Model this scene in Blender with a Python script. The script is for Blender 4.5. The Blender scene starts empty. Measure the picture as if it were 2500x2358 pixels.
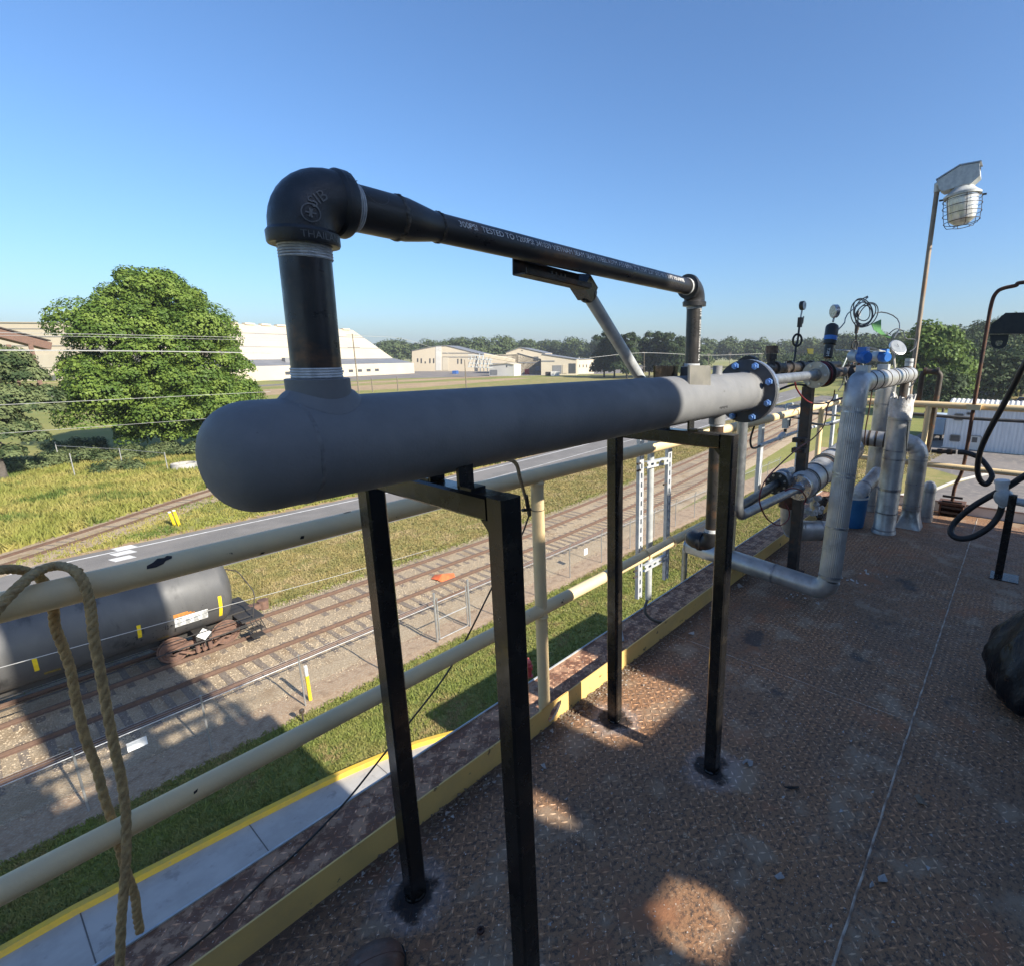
import bpy, math, random
import numpy as np
from mathutils import Vector, Matrix
from mathutils.bvhtree import BVHTree
random.seed(7); RNG = np.random.default_rng(7)
sc = bpy.context.scene
COL = sc.collection
rad = math.radians

# ---------------------------------------------------------------- camera
# World: x runs along the railing (away to the right), y outwards over the
# tracks, z up; the steel deck is z = 0, the yard is z = -10.
FP, CX, CY, HORIZ, RVX = 1290., 1490., 1179., 866., 2515.
CAMP = np.array([0., 0., 1.6])
PITCH = math.atan((CY - HORIZ) / FP)
HEAD = math.atan((RVX - CX) / (FP*math.cos(PITCH) + (CY - HORIZ)*math.sin(PITCH)))
_h = np.array([math.cos(HEAD), math.sin(HEAD), 0.]); _z = np.array([0., 0., 1.])
AR = np.array([math.sin(HEAD), -math.cos(HEAD), 0.])
AW = _h*math.cos(PITCH) - _z*math.sin(PITCH)
AU = _h*math.sin(PITCH) + _z*math.cos(PITCH)
cam_d = bpy.data.cameras.new('camera'); cam = bpy.data.objects.new('camera', cam_d); COL.objects.link(cam)
cam.matrix_world = Matrix(((AR[0], AU[0], -AW[0], CAMP[0]), (AR[1], AU[1], -AW[1], CAMP[1]),
                           (AR[2], AU[2], -AW[2], CAMP[2]), (0, 0, 0, 1)))
cam_d.sensor_fit = 'HORIZONTAL'; cam_d.sensor_width = 36
cam_d.lens = FP/2500*36; cam_d.shift_x = -(CX - 1250)/2500
cam_d.clip_start = .02; cam_d.clip_end = 6000
sc.camera = cam

# ---------------------------------------------------------------- light
SUN_EL, SUN_AZ = rad(31.0), rad(4.5)
L = Vector((-math.sin(SUN_AZ)*math.cos(SUN_EL), math.cos(SUN_AZ)*math.cos(SUN_EL), -math.sin(SUN_EL)))
wd = bpy.data.worlds.new('World'); sc.world = wd; wd.use_nodes = True
nt = wd.node_tree; bg = nt.nodes['Background']
sky = nt.nodes.new('ShaderNodeTexSky'); sky.sky_type = 'NISHITA'; sky.sun_disc = False
sky.sun_elevation = SUN_EL; sky.sun_rotation = rad(180) - SUN_AZ
sky.altitude = 150; sky.air_density = 1.15; sky.dust_density = 1.45; sky.ozone_density = 8.5
nt.links.new(sky.outputs[0], bg.inputs[0]); bg.inputs[1].default_value = .098
sl = bpy.data.lights.new('sun', 'SUN'); sl.energy = 5.0; sl.angle = rad(.53); sl.color = (1, .93, .80)
so = bpy.data.objects.new('sun', sl); COL.objects.link(so); so.location = (5, -30, 30)
so.rotation_euler = L.to_track_quat('-Z', 'Y').to_euler()
sc.view_settings.view_transform = 'Standard'; sc.view_settings.look = 'None'
sc.view_settings.exposure = 1.02; sc.view_settings.gamma = 1
sc.render.engine = 'CYCLES'
sc.cycles.max_bounces = 6; sc.cycles.transparent_max_bounces = 8

# ---------------------------------------------------------------- pixel -> place helpers (photo pixels, 2500 wide)
G0 = -10.0
def ray(px, py): return AW + AR*(px - CX)/FP - AU*(py - CY)/FP
def atz(px, py, z=G0): d = ray(px, py); return CAMP + d*((z - CAMP[2])/d[2])
def aty(px, py, y): d = ray(px, py); return CAMP + d*((y - CAMP[1])/d[1])
def atx(px, py, x): d = ray(px, py); return CAMP + d*((x - CAMP[0])/d[0])
def dd(x, y): return x/.7952, y/.7952            # full-view display pixels -> photo pixels
def up(px, py, p):                               # height above plan point p where the pixel's ray passes
    d = ray(px, py); t = math.hypot(p[0]-CAMP[0], p[1]-CAMP[1])/math.hypot(d[0], d[1]); return CAMP[2] + d[2]*t
def V(*a): return Vector(a if len(a) > 1 else [float(q) for q in a[0]])

# ---------------------------------------------------------------- mesh helpers
class MB:
    def __init__(s): s.v = []; s.f = []
    def add(s, vs, fs):
        o = len(s.v); s.v += [tuple(p) for p in vs]; s.f += [tuple(i+o for i in q) for q in fs]; return s
    def box(s, c, size, rot=None):
        c = Vector(c); x, y, z = [q/2 for q in size]
        vs = [Vector(p) for p in ((-x,-y,-z),(x,-y,-z),(x,y,-z),(-x,y,-z),(-x,-y,z),(x,-y,z),(x,y,z),(-x,y,z))]
        if rot is not None: vs = [rot @ p for p in vs]
        return s.add([p + c for p in vs], [(0,3,2,1),(4,5,6,7),(0,1,5,4),(1,2,6,5),(2,3,7,6),(3,0,4,7)])
    def bbox(s, a, b):
        a = Vector(a); b = Vector(b); return s.box((a+b)/2, [abs(q) for q in (b-a)])
    def beam(s, a, b, w, h, upv=(0,0,1)):
        a = Vector(a); b = Vector(b); d = (b-a).normalized(); u = Vector(upv)
        r = d.cross(u).normalized(); u = r.cross(d)
        R = Matrix((d, r, u)).transposed()
        return s.box((a+b)/2, ((b-a).length, w, h), R)
    def tube(s, pts, r, seg=12, caps=True, closed=False):
        pts = [Vector(p) for p in pts]; n = len(pts)
        rs = r if isinstance(r, (list, tuple)) else [r]*n
        tang = []
        for i in range(n):
            if closed: t = pts[(i+1) % n] - pts[i-1]
            elif i == 0: t = pts[1]-pts[0]
            elif i == n-1: t = pts[-1]-pts[-2]
            else: t = (pts[i+1]-pts[i]).normalized() + (pts[i]-pts[i-1]).normalized()
            tang.append(t.normalized() if t.length > 1e-9 else Vector((0,0,1)))
        a = Vector((0,0,1)) if abs(tang[0].z) < .9 else Vector((1,0,0))
        nrm = (a - tang[0]*a.dot(tang[0])).normalized()
        vs = []; fs = []
        for i in range(n):
            nrm = (nrm - tang[i]*nrm.dot(tang[i])).normalized(); bn = tang[i].cross(nrm)
            k = 1.0
            if 0 < i < n-1 and not closed:
                k = 1/max(.5, ((pts[i+1]-pts[i]).normalized().dot(tang[i])))
            for j in range(seg):
                an = 2*math.pi*j/seg
                vs.append(pts[i] + (nrm*math.cos(an) + bn*math.sin(an))*rs[i]*k)
        for i in range(n if closed else n-1):
            for j in range(seg):
                a0 = i*seg+j; a1 = i*seg+(j+1) % seg; b0 = ((i+1) % n)*seg+j; b1 = ((i+1) % n)*seg+(j+1) % seg
                fs.append((a0, a1, b1, b0))
        if caps and not closed:
            fs.append(tuple(range(seg-1, -1, -1))); fs.append(tuple(range((n-1)*seg, n*seg)))
        return s.add(vs, fs)
    def lathe(s, o, d, prof, seg=24, capa=True, capb=True):      # prof: (along, radius)
        o = Vector(o); d = Vector(d).normalized(); a = Vector((0,0,1)) if abs(d.z) < .9 else Vector((1,0,0))
        u = (a - d*a.dot(d)).normalized(); w = d.cross(u); vs = []; fs = []
        for h, r in prof:
            for j in range(seg):
                an = 2*math.pi*j/seg; vs.append(o + d*h + (u*math.cos(an)+w*math.sin(an))*r)
        for i in range(len(prof)-1):
            for j in range(seg):
                fs.append((i*seg+j, i*seg+(j+1) % seg, (i+1)*seg+(j+1) % seg, (i+1)*seg+j))
        n = len(prof)
        if capa: fs.append(tuple(range(seg-1, -1, -1)))
        if capb: fs.append(tuple(range((n-1)*seg, n*seg)))
        return s.add(vs, fs)
    def prism(s, poly, ext):                         # planar polygon extruded by a vector
        poly = [Vector(p) for p in poly]; e = Vector(ext); n = len(poly)
        fs = [tuple(range(n-1, -1, -1)), tuple(range(n, 2*n))]
        fs += [(i, (i+1) % n, n+(i+1) % n, n+i) for i in range(n)]
        return s.add(poly + [p+e for p in poly], fs)
    def quad(s, a, b, c, d): return s.add([a, b, c, d], [(0,1,2,3)])
    def build(s, name, mat, parent=None, base=None, smooth=30, kind=None):
        o0 = Vector((0,0,0))
        if parent is not None: o0 = Vector(parent['_o'])
        elif base is not None: o0 = Vector(base)
        me = bpy.data.meshes.new(name)
        me.from_pydata([(p[0]-o0.x, p[1]-o0.y, p[2]-o0.z) for p in s.v], [], s.f); me.update()
        fix_normals(me)
        if smooth: me.shade_smooth(); me.set_sharp_from_angle(angle=rad(smooth))
        ob = bpy.data.objects.new(name, me); COL.objects.link(ob); me.materials.append(mat)
        if parent is not None: ob.parent = parent
        else: ob.location = o0
        ob['_o'] = tuple(o0)
        if kind: ob['kind'] = kind
        return ob
import bmesh
def fix_normals(me):
    if len(me.polygons) > 60000: return
    bm = bmesh.new(); bm.from_mesh(me); bmesh.ops.recalc_face_normals(bm, faces=bm.faces); bm.to_mesh(me); bm.free()
def thing(name, label, cat, base, group=None):
    o = bpy.data.objects.new(name, None); COL.objects.link(o); o.location = base; o.empty_display_size = .1
    o['_o'] = tuple(float(q) for q in base); o['label'] = label; o['category'] = cat
    if group: o['group'] = group
    return o
def tag(o, label, cat, group=None):
    o['label'] = label; o['category'] = cat
    if group: o['group'] = group
    return o
def struct(o): o['kind'] = 'structure'; return o
def copies(src, parent, locs, name=None):            # linked-data copies of a one-mesh part at offsets
    out = []
    for p in locs:
        c = src.copy(); COL.objects.link(c); c.parent = parent; c.location = p; out.append(c)
    return out
def npmesh(name, verts, nper, mat, parent=None, kind=None, base=None):    # verts (n, nper, 3): n separate faces
    verts = np.asarray(verts, dtype=np.float32); n = len(verts); o0 = np.zeros(3)
    if parent is not None: o0 = np.array(parent['_o'])
    elif base is not None: o0 = np.array(base, dtype=float)
    me = bpy.data.meshes.new(name)
    me.vertices.add(n*nper); me.vertices.foreach_set('co', (verts.reshape(-1, 3)-o0).astype(np.float32).ravel())
    me.loops.add(n*nper); me.loops.foreach_set('vertex_index', np.arange(n*nper, dtype=np.int32))
    me.polygons.add(n); me.polygons.foreach_set('loop_start', np.arange(0, n*nper, nper, dtype=np.int32))
    me.polygons.foreach_set('loop_total', np.full(n, nper, dtype=np.int32))
    me.update(calc_edges=True); me.materials.append(mat)
    ob = bpy.data.objects.new(name, me); COL.objects.link(ob)
    if parent is not None: ob.parent = parent
    else: ob.location = o0
    ob['_o'] = tuple(float(q) for q in o0)
    if kind: ob['kind'] = kind
    return ob
def arc(p0, p1, p2, r, n=6):                         # fillet of radius r at corner p1
    p0, p1, p2 = Vector(p0), Vector(p1), Vector(p2); a = (p0-p1).normalized(); b = (p2-p1).normalized()
    ang = a.angle(b); t = r/math.tan(ang/2); c = p1 + (a+b).normalized()*(r/math.sin(ang/2))
    s = p1+a*t; e = p1+b*t; out = []
    for i in range(n+1):
        k = i/n; v = ((s-c).normalized()*(1-k) + (e-c).normalized()*k)
        th = (s-c).angle(e-c); sn = math.sin(th)
        v = (s-c)*(math.sin((1-k)*th)/sn) + (e-c)*(math.sin(k*th)/sn); out.append(c+v)
    return out
def path(pts, r, n=6):
    out = [Vector(pts[0])]
    for i in range(1, len(pts)-1): out += arc(pts[i-1], pts[i], pts[i+1], r if not isinstance(r, (list, tuple)) else r[i-1], n)
    return out + [Vector(pts[-1])]
def spline(pts, n=8):                                # Catmull-Rom
    P = [Vector(p) for p in pts]; P = [P[0]*2-P[1]] + P + [P[-1]*2-P[-2]]; out = []
    for i in range(1, len(P)-2):
        for k in range(n):
            t = k/n; a, b, c, d = P[i-1], P[i], P[i+1], P[i+2]
            out.append(.5*((2*b) + (c-a)*t + (2*a-5*b+4*c-d)*t*t + (3*b-a-3*c+d)*t**3))
    return out + [P[-2]]
def wire(name, pts, r, mat, label=None, cat='cable', parent=None, seg=8, n=8, group=None):
    b = MB().tube(spline(pts, n), r, seg); ob = b.build(name, mat, parent, base=None if parent else pts[0], smooth=60)
    if label: tag(ob, label, cat, group)
    return ob

# ---------------------------------------------------------------- materials
def lk(nt, a, b): nt.links.new(a, b)
def mat(name, c1, c2=None, scale=6., rough=.6, metal=0., bump=0., bscale=60., rust=None, rust_scale=8., rust_at=.62, rust_soft=.06,
        spec=.5, coat=0., stretch=None, detail=6., rvar=.12, coord='pos', c3=None, s3=.7, t3=.5, translucent=0., wave=None):
    m = bpy.data.materials.new(name); m.use_nodes = True; t = m.node_tree; N = t.nodes; b = N['Principled BSDF']
    if coord == 'pos': g = N.new('ShaderNodeNewGeometry'); src = g.outputs['Position']
    else: g = N.new('ShaderNodeTexCoord'); src = g.outputs['Object']
    if stretch:
        mp = N.new('ShaderNodeMapping'); mp.inputs['Scale'].default_value = stretch; lk(t, src, mp.inputs[0]); src = mp.outputs[0]
    def noise(s, det=detail, ro=.6):
        n = N.new('ShaderNodeTexNoise'); n.inputs['Scale'].default_value = s; n.inputs['Detail'].default_value = det
        n.inputs['Roughness'].default_value = ro; lk(t, src, n.inputs['Vector']); return n.outputs['Fac']
    def ramp(f, lo, hi):
        r = N.new('ShaderNodeMapRange'); r.interpolation_type = 'SMOOTHSTEP'; lk(t, f, r.inputs[0])
        r.inputs[1].default_value = lo; r.inputs[2].default_value = hi; return r.outputs[0]
    def mix(f, a, c):
        x = N.new('ShaderNodeMix'); x.data_type = 'RGBA'; lk(t, f, x.inputs[0])
        for k, q in ((6, a), (7, c)):
            if hasattr(q, 'is_linked'): lk(t, q, x.inputs[k])
            else: x.inputs[k].default_value = (*q, 1)
        return x.outputs[2]
    col = None
    if c2 is None: c2 = tuple(q*.8 for q in c1)
    n1 = noise(scale); col = mix(ramp(n1, .35, .65), c1, c2)
    if c3 is not None: col = mix(ramp(noise(s3, 4), t3-.06, t3+.06), col, c3)
    if rust is not None:
        f = ramp(noise(rust_scale, 8, .65), rust_at-rust_soft, rust_at+rust_soft); col = mix(f, col, rust)
    lk(t, col, b.inputs['Base Color'])
    b.inputs['Metallic'].default_value = metal; b.inputs['Specular IOR Level'].default_value = spec
    r = N.new('ShaderNodeMapRange'); lk(t, noise(scale*2.3), r.inputs[0]); r.inputs[1].default_value = .3; r.inputs[2].default_value = .7
    r.inputs[3].default_value = max(0, rough-rvar); r.inputs[4].default_value = min(1, rough+rvar); lk(t, r.outputs[0], b.inputs['Roughness'])
    if coat: b.inputs['Coat Weight'].default_value = coat; b.inputs['Coat Roughness'].default_value = .15
    if bump:
        bp = N.new('ShaderNodeBump'); bp.inputs['Strength'].default_value = 1; bp.inputs['Distance'].default_value = bump
        lk(t, noise(bscale, 4), bp.inputs['Height']); lk(t, bp.outputs[0], b.inputs['Normal'])
    if translucent:
        tr = N.new('ShaderNodeBsdfTranslucent'); lk(t, col, tr.inputs[0]); ms = N.new('ShaderNodeMixShader'); ms.inputs[0].default_value = translucent
        lk(t, b.outputs[0], ms.inputs[1]); lk(t, tr.outputs[0], ms.inputs[2]); lk(t, ms.outputs[0], N['Material Output'].inputs[0])
    return m
M = {}
M['primer'] = mat('grey_primer', (.160,.163,.170), (.188,.190,.194), 9, .60, bump=.0006, bscale=210, spec=.35, rust=(.075,.072,.072), rust_scale=24, rust_at=.715, rust_soft=.015, c3=(.205,.206,.208), s3=3.2, t3=.60)
M['weldprimer'] = mat('painted_weld', (.11,.112,.118), (.18,.182,.186), 45, .6, bump=.001, bscale=200)
M['black_pipe'] = mat('black_pipe_steel', (.036,.036,.039), (.058,.054,.051), 12, .34, metal=.45, bump=.0004, bscale=180, rust=(.15,.085,.05), rust_scale=9, rust_at=.60, rust_soft=.09, stretch=(.5,1,1))
M['black_iron'] = mat('black_cast_iron', (.034,.035,.038), (.050,.050,.054), 20, .38, metal=.4, bump=.0006, bscale=420)
M['black_paint'] = mat('gloss_black_paint', (.007,.007,.008), (.012,.011,.010), 8, .24, spec=.55, bump=.0002, bscale=90, rust=(.045,.035,.025), rust_scale=11, rust_at=.62, rust_soft=.1)
M['tape'] = mat('white_thread_tape', (.62,.63,.63), (.42,.43,.44), 60, .6, bump=.0006, bscale=300)
M['weld'] = mat('weld_bead', (.10,.085,.07), (.035,.03,.028), 90, .45, metal=.6, bump=.001, bscale=300)
M['rail'] = mat('yellow_rail_paint', (.80,.60,.33), (.71,.55,.32), 7, .55, bump=.0006, bscale=160, rust=(.10,.055,.03), rust_scale=14, rust_at=.70, rust_soft=.015)
M['toe'] = mat('yellow_toe_paint', (.78,.52,.17), (.68,.46,.17), 6, .6, bump=.0005, bscale=120, rust=(.12,.075,.045), rust_scale=13, rust_at=.635, rust_soft=.03)
M['galv'] = mat('galvanised_steel', (.52,.54,.53), (.40,.42,.43), 26, .45, metal=.2, rvar=.1)
M['steelpipe'] = mat('bare_steel_pipe', (.36,.37,.38), (.26,.27,.28), 18, .38, metal=.7)
M['pole'] = mat('weathered_pole', (.30,.24,.18), (.22,.19,.16), 9, .6, metal=.3, rust=(.26,.15,.08), rust_scale=3, rust_at=.55, rust_soft=.12)
M['strut'] = mat('strut_zinc', (.58,.60,.62), (.46,.48,.51), 30, .42, metal=.25)
M['plate'] = mat('bare_plate', (.42,.39,.34), (.33,.31,.28), 14, .42, metal=.7, rust=(.22,.14,.08), rust_scale=22, rust_at=.68)
M['flange'] = mat('machined_flange', (.52,.53,.55), (.42,.43,.45), 40, .30, metal=.85)
M['flange_dark'] = mat('dark_flange_face', (.040,.043,.052), (.055,.058,.066), 18, .55)
M['bolt'] = mat('blue_coated_bolt', (.08,.20,.55), (.25,.42,.75), 60, .35, metal=.5)
M['alu'] = mat('aluminium_jacket', (.52,.515,.50), (.37,.365,.355), 7, .42, metal=.6, bump=.0015, bscale=14, rust=(.17,.16,.145), rust_scale=4, rust_at=.64, rust_soft=.12)
M['alu_band'] = mat('jacket_band', (.40,.41,.43), (.28,.29,.31), 16, .36, metal=.85)
M['plaster'] = mat('white_insulation_cement', (.62,.61,.60), (.42,.41,.40), 14, .9, bump=.006, bscale=40)
M['dirty_steel'] = mat('dirty_dark_steel', (.045,.04,.036), (.075,.06,.05), 18, .6, metal=.3, bump=.001, bscale=120, rust=(.11,.055,.03), rust_scale=14, rust_at=.6)
M['rusty'] = mat('rusted_steel', (.115,.052,.030), (.060,.032,.024), 16, .85, bump=.0012, bscale=140, rust=(.035,.024,.022), rust_scale=6, rust_at=.58)
M['rubber'] = mat('black_rubber', (.014,.015,.017), (.022,.022,.022), 20, .5)
M['cable_grey'] = mat('grey_conduit', (.07,.075,.08), (.10,.10,.105), 20, .5)
M['red_wire'] = mat('dark_red_wire', (.16,.012,.015), (.10,.010,.012), 20, .5)
M['rope'] = mat('tan_rope', (.56,.38,.17), (.36,.24,.11), 55, .95, bump=.004, bscale=220, rust=(.36,.27,.13), rust_scale=75, rust_at=.6)
M['blue'] = mat('blue_paint', (.03,.16,.50), (.025,.12,.40), 14, .4)
M['glass'] = mat('gauge_glass', (.28,.30,.32), (.22,.24,.26), 20, .15)
M['white'] = mat('white_paint', (.72,.72,.70), (.62,.62,.60), 6, .6)
M['green'] = mat('green_cloth', (.10,.28,.09), (.07,.20,.07), 20, .8, translucent=.3)
M['orange'] = mat('orange_paint', (.70,.28,.03), (.55,.20,.02), 14, .5)
M['leather'] = mat('brown_leather', (.15,.066,.040), (.085,.042,.028), 20, .55, bump=.0012, bscale=160, rust=(.17,.12,.09), rust_scale=18, rust_at=.66)
M['sole'] = mat('boot_sole', (.02,.018,.017), (.03,.026,.022), 20, .8)
M['bag'] = mat('black_plastic', (.006,.006,.008), (.009,.009,.011), 12, .33, spec=.38, bump=.012, bscale=22, stretch=(1,1,.35))
M['bucket'] = mat('blue_bucket', (.02,.13,.30), (.03,.16,.34), 10, .5)
M['concrete'] = mat('concrete_walk', (.40,.38,.35), (.33,.315,.29), 1.2, .9, bump=.002, bscale=60, rust=(.26,.245,.225), rust_scale=2.2, rust_at=.62)
M['kerb'] = mat('yellow_kerb', (.66,.42,.035), (.55,.36,.06), 4, .75, rust=(.33,.28,.20), rust_scale=6, rust_at=.68)
# ================================================================ setting: yard
def bend(x):
    s = np.maximum(0, np.asarray(x, dtype=float)-20); return .128*(s-12*(1-np.exp(-s/12)))
def gmat(name, cols, scales, rough=.95, bump=.02, bscale=6., fine=40.):
    # layered ground: cols[0] mixed with the rest by noises of the given scales / thresholds
    m = bpy.data.materials.new(name); m.use_nodes = True; t = m.node_tree; N = t.nodes; b = N['Principled BSDF']
    g = N.new('ShaderNodeNewGeometry'); src = g.outputs['Position']
    def noise(s, d=6., r=.62):
        n = N.new('ShaderNodeTexNoise'); n.inputs['Scale'].default_value = s; n.inputs['Detail'].default_value = d; n.inputs['Roughness'].default_value = r
        lk(t, src, n.inputs[0]); return n.outputs[0]
    prev = None
    for i, c in enumerate(cols):
        if i == 0: prev = c; continue
        s, at, sof = scales[i-1]
        r = N.new('ShaderNodeMapRange'); r.interpolation_type = 'SMOOTHSTEP'; lk(t, noise(s), r.inputs[0]); r.inputs[1].default_value = at-sof; r.inputs[2].default_value = at+sof
        x = N.new('ShaderNodeMix'); x.data_type = 'RGBA'; lk(t, r.outputs[0], x.inputs[0])
        if hasattr(prev, 'is_linked'): lk(t, prev, x.inputs[6])
        else: x.inputs[6].default_value = (*prev, 1)
        x.inputs[7].default_value = (*c, 1); prev = x.outputs[2]
    lk(t, prev, b.inputs['Base Color']); b.inputs['Roughness'].default_value = rough; b.inputs['Specular IOR Level'].default_value = .2
    bp = N.new('ShaderNodeBump'); bp.inputs['Distance'].default_value = bump; lk(t, noise(bscale, 6, .7), bp.inputs['Height']); lk(t, bp.outputs[0], b.inputs['Normal'])
    return m
M['field'] = gmat('field_grass', [(.25,.235,.075),(.17,.19,.05),(.34,.265,.13),(.21,.205,.065)], [(.06,.52,.1),(.035,.60,.06),(2.,.55,.1)], bump=.06, bscale=3)
M['lawn'] = gmat('lawn_grass', [(.20,.205,.055),(.14,.17,.042),(.30,.235,.10),(.17,.18,.05)], [(.7,.5,.1),(.45,.61,.07),(14.,.55,.1)], bump=.03, bscale=16)
M['verge'] = gmat('verge_grass', [(.29,.235,.09),(.18,.185,.055),(.37,.28,.135),(.22,.195,.075)], [(.45,.5,.1),(.30,.60,.08),(10.,.52,.1)], bump=.03, bscale=14)
M['blade'] = mat('grass_blades', (.19,.225,.045), (.265,.25,.075), 1.2, .8, c3=(.30,.23,.10), s3=.5, t3=.60, translucent=.25)
M['blade_dry'] = mat('dry_grass_blades', (.32,.255,.10), (.22,.20,.068), .9, .8, c3=(.36,.28,.14), s3=.4, t3=.56, translucent=.25)
M['blade_field'] = mat('field_blades', (.24,.25,.050), (.36,.31,.09), .35, .8, c3=(.10,.15,.025), s3=.2, t3=.58, translucent=.3)
M['ballast'] = gmat('ballast_stone', [(.345,.268,.178),(.44,.355,.25),(.215,.165,.112),(.29,.21,.132)], [(16.,.52,.06),(26.,.60,.05),(.7,.58,.1)], bump=.05, bscale=18)
M['stone'] = mat('loose_stone', (.42,.34,.24), (.26,.205,.145), 9, .9)
M['gravel'] = gmat('fence_gravel', [(.37,.26,.17),(.44,.35,.25),(.27,.185,.12)], [(14.,.54,.08),(3.,.58,.1)], bump=.03, bscale=30)
M['dirt'] = gmat('bare_dirt', [(.36,.25,.145),(.29,.205,.12),(.42,.33,.21)], [(.15,.5,.1),(1.2,.58,.1)], bump=.02)
M['asphalt'] = gmat('road_asphalt', [(.195,.182,.170),(.150,.142,.134),(.235,.22,.205)], [(.35,.5,.12),(40.,.56,.08)], rough=.85, bump=.004, bscale=60)
M['lot'] = gmat('lot_asphalt', [(.21,.185,.165),(.15,.138,.13),(.25,.22,.19)], [(.12,.5,.12),(1.6,.58,.1)], rough=.9, bump=.004, bscale=30)
M['tie'] = mat('sleeper_wood', (.15,.118,.09), (.21,.17,.132), 5, .95, bump=.006, bscale=24, stretch=(4,1,4))
M['track_rail'] = mat('rail_steel', (.16,.098,.07), (.125,.08,.058), 6, .7, metal=.25)

def strip(name, x0, x1, yfn0, yfn1, z, m, n=40):
    b = MB(); xs = np.linspace(x0, x1, n)
    vs = []
    for x in xs: vs += [(x, float(yfn0(x)), z), (x, float(yfn1(x)), z)]
    return struct(b.add(vs, [(2*i, 2*i+2, 2*i+3, 2*i+1) for i in range(n-1)]).build(name, m, smooth=0))
def slab(name, poly, z, m): return struct(MB().add([(p[0], p[1], z) for p in poly], [tuple(range(len(poly)))]).build(name, m, smooth=0))

gb = MB(); gx = [-2500,-600,-200,-60,0,60,150,300,600,2500]; gy = [-2500,-600,-100,-20,20,60,150,300,600,2500]
gv = [(x, y, G0) for y in gy for x in gx]; gf = [(j*10+i, j*10+i+1, (j+1)*10+i+1, (j+1)*10+i) for j in range(9) for i in range(9)]
struct(gb.add(gv, gf).build('ground', M['field'], smooth=0))
strip('grass_verge', -30, 130, lambda x: 26.4+bend(x), lambda x: 34.2+bend(x), G0+.004, M['verge'])
slab('lawn', [(-30,8),(24,8),(27,17.35),(-30,17.35)], G0+.005, M['lawn'])
slab('dry_lawn', [(24,2),(80,4),(80,20),(70,17.35),(27,17.35)], G0+.0045, M['verge'])
strip('fence_gravel_strip', -30, 70, lambda x: 17.3, lambda x: 19.6, G0+.009, M['gravel'], 4)
# ballast: a low raised bed under the two tracks
bb = MB(); xs = np.linspace(-30, 130, 60); prof = [(18.9,.0),(19.7,.10),(26.0,.12),(26.9,.0)]
for i, x in enumerate(xs):
    o = float(bend(x)); bb.v += [(x, y+o, G0+.012+h) for y, h in prof]
for i in range(59):
    for j in range(3): bb.f.append((i*4+j, (i+1)*4+j, (i+1)*4+j+1, i*4+j+1))
struct(bb.build('ballast_bed', M['ballast'], smooth=50))
# loose stones that catch the light
st = []
base_t = np.array([[1,0,0],[-.5,.86,0],[-.5,-.86,0],[0,0,1]])
n = 26000; sx = RNG.uniform(-3, 40, n)**1.0; sy = RNG.uniform(18.6, 26.6, n); sz = RNG.uniform(.018, .05, n); ra = RNG.uniform(0, 6.28, n)
for k in ((0,1,3),(1,2,3),(2,0,3)):
    tri = np.zeros((n,3,3))
    for q, vi in enumerate(k):
        x, y, zz = base_t[vi]; tri[:,q,0] = sx+sz*(x*np.cos(ra)-y*np.sin(ra)); tri[:,q,1] = sy+bend(sx)+sz*(x*np.sin(ra)+y*np.cos(ra))*.8
        tri[:,q,2] = G0+np.where(sy < 19.6, .02, .12)+zz*sz*.8
    st.append(tri)
npmesh('ballast_stones', np.concatenate(st), 3, M['stone'], kind='stuff')
tag(bpy.data.objects['ballast_stones'], 'loose pale ballast stones spread between and beside the tracks', 'gravel')

def tufts(name, label, xr, yr, n, h, m, yoff=None, keep=None, w=.02, zoff=.0, near=None):
    x = RNG.uniform(*xr, n) if near is None else xr[0]+(xr[1]-xr[0])*RNG.uniform(0, 1, n)**near
    y = RNG.uniform(*yr, n)
    if yoff is not None: y = y+yoff(x)
    if keep is not None: k = keep(x, y); x, y = x[k], y[k]; n = len(x)
    blades = []
    for q in range(3):
        a = RNG.uniform(0, 6.28, n); hh = h*RNG.uniform(.5, 1.25, n); ox = x+RNG.normal(0, h*.35, n); oy = y+RNG.normal(0, h*.35, n)
        lx = RNG.normal(0, .45, n)*hh; ly = RNG.normal(0, .45, n)*hh; tri = np.zeros((n,3,3)); ww = w*(1+(x-x.min())*.02)
        tri[:,0] = np.stack([ox-ww*np.cos(a), oy-ww*np.sin(a), np.full(n, G0+zoff)], 1)
        tri[:,1] = np.stack([ox+ww*np.cos(a), oy+ww*np.sin(a), np.full(n, G0+zoff)], 1)
        tri[:,2] = np.stack([ox+lx, oy+ly, G0+zoff+hh], 1); blades.append(tri)
    o = npmesh(name, np.concatenate(blades), 3, m, kind='stuff'); tag(o, label, 'grass'); return o
def kerb_y(x): return np.interp(x, [-30,0,3,5,6.2,7.2,8.2,9.5], [15.2,14.42,14.05,13.75,13.45,13.1,12.6,11.6])
tufts('lawn_grass', 'short green mown grass between the yellow kerb and the wire fence', (-2, 45), (12.2, 17.4), 42000, .085, M['blade'], keep=lambda x, y: y > kerb_y(x)+.22, near=1.6)
tufts('dry_lawn_grass', 'dry patchy grass beyond the low block towards the lot', (24, 75), (6, 17.3), 26000, .12, M['blade_dry'], w=.03, near=1.5, keep=lambda x, y: y > 12-.11*(x-24))
tufts('verge_grass', 'short straw coloured grass between the tracks and the road', (-3, 90), (26.5, 34.1), 42000, .11, M['blade_dry'], yoff=bend, w=.03, near=1.6)
tufts('field_grass', 'tall yellow green meadow grass beyond the curved spur track', (-30, 34), (46, 82), 46000, .55, M['blade_field'], keep=lambda x, y: (y > 47.2+.72*(x-1.7)) & (y < 79), w=.05)
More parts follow.
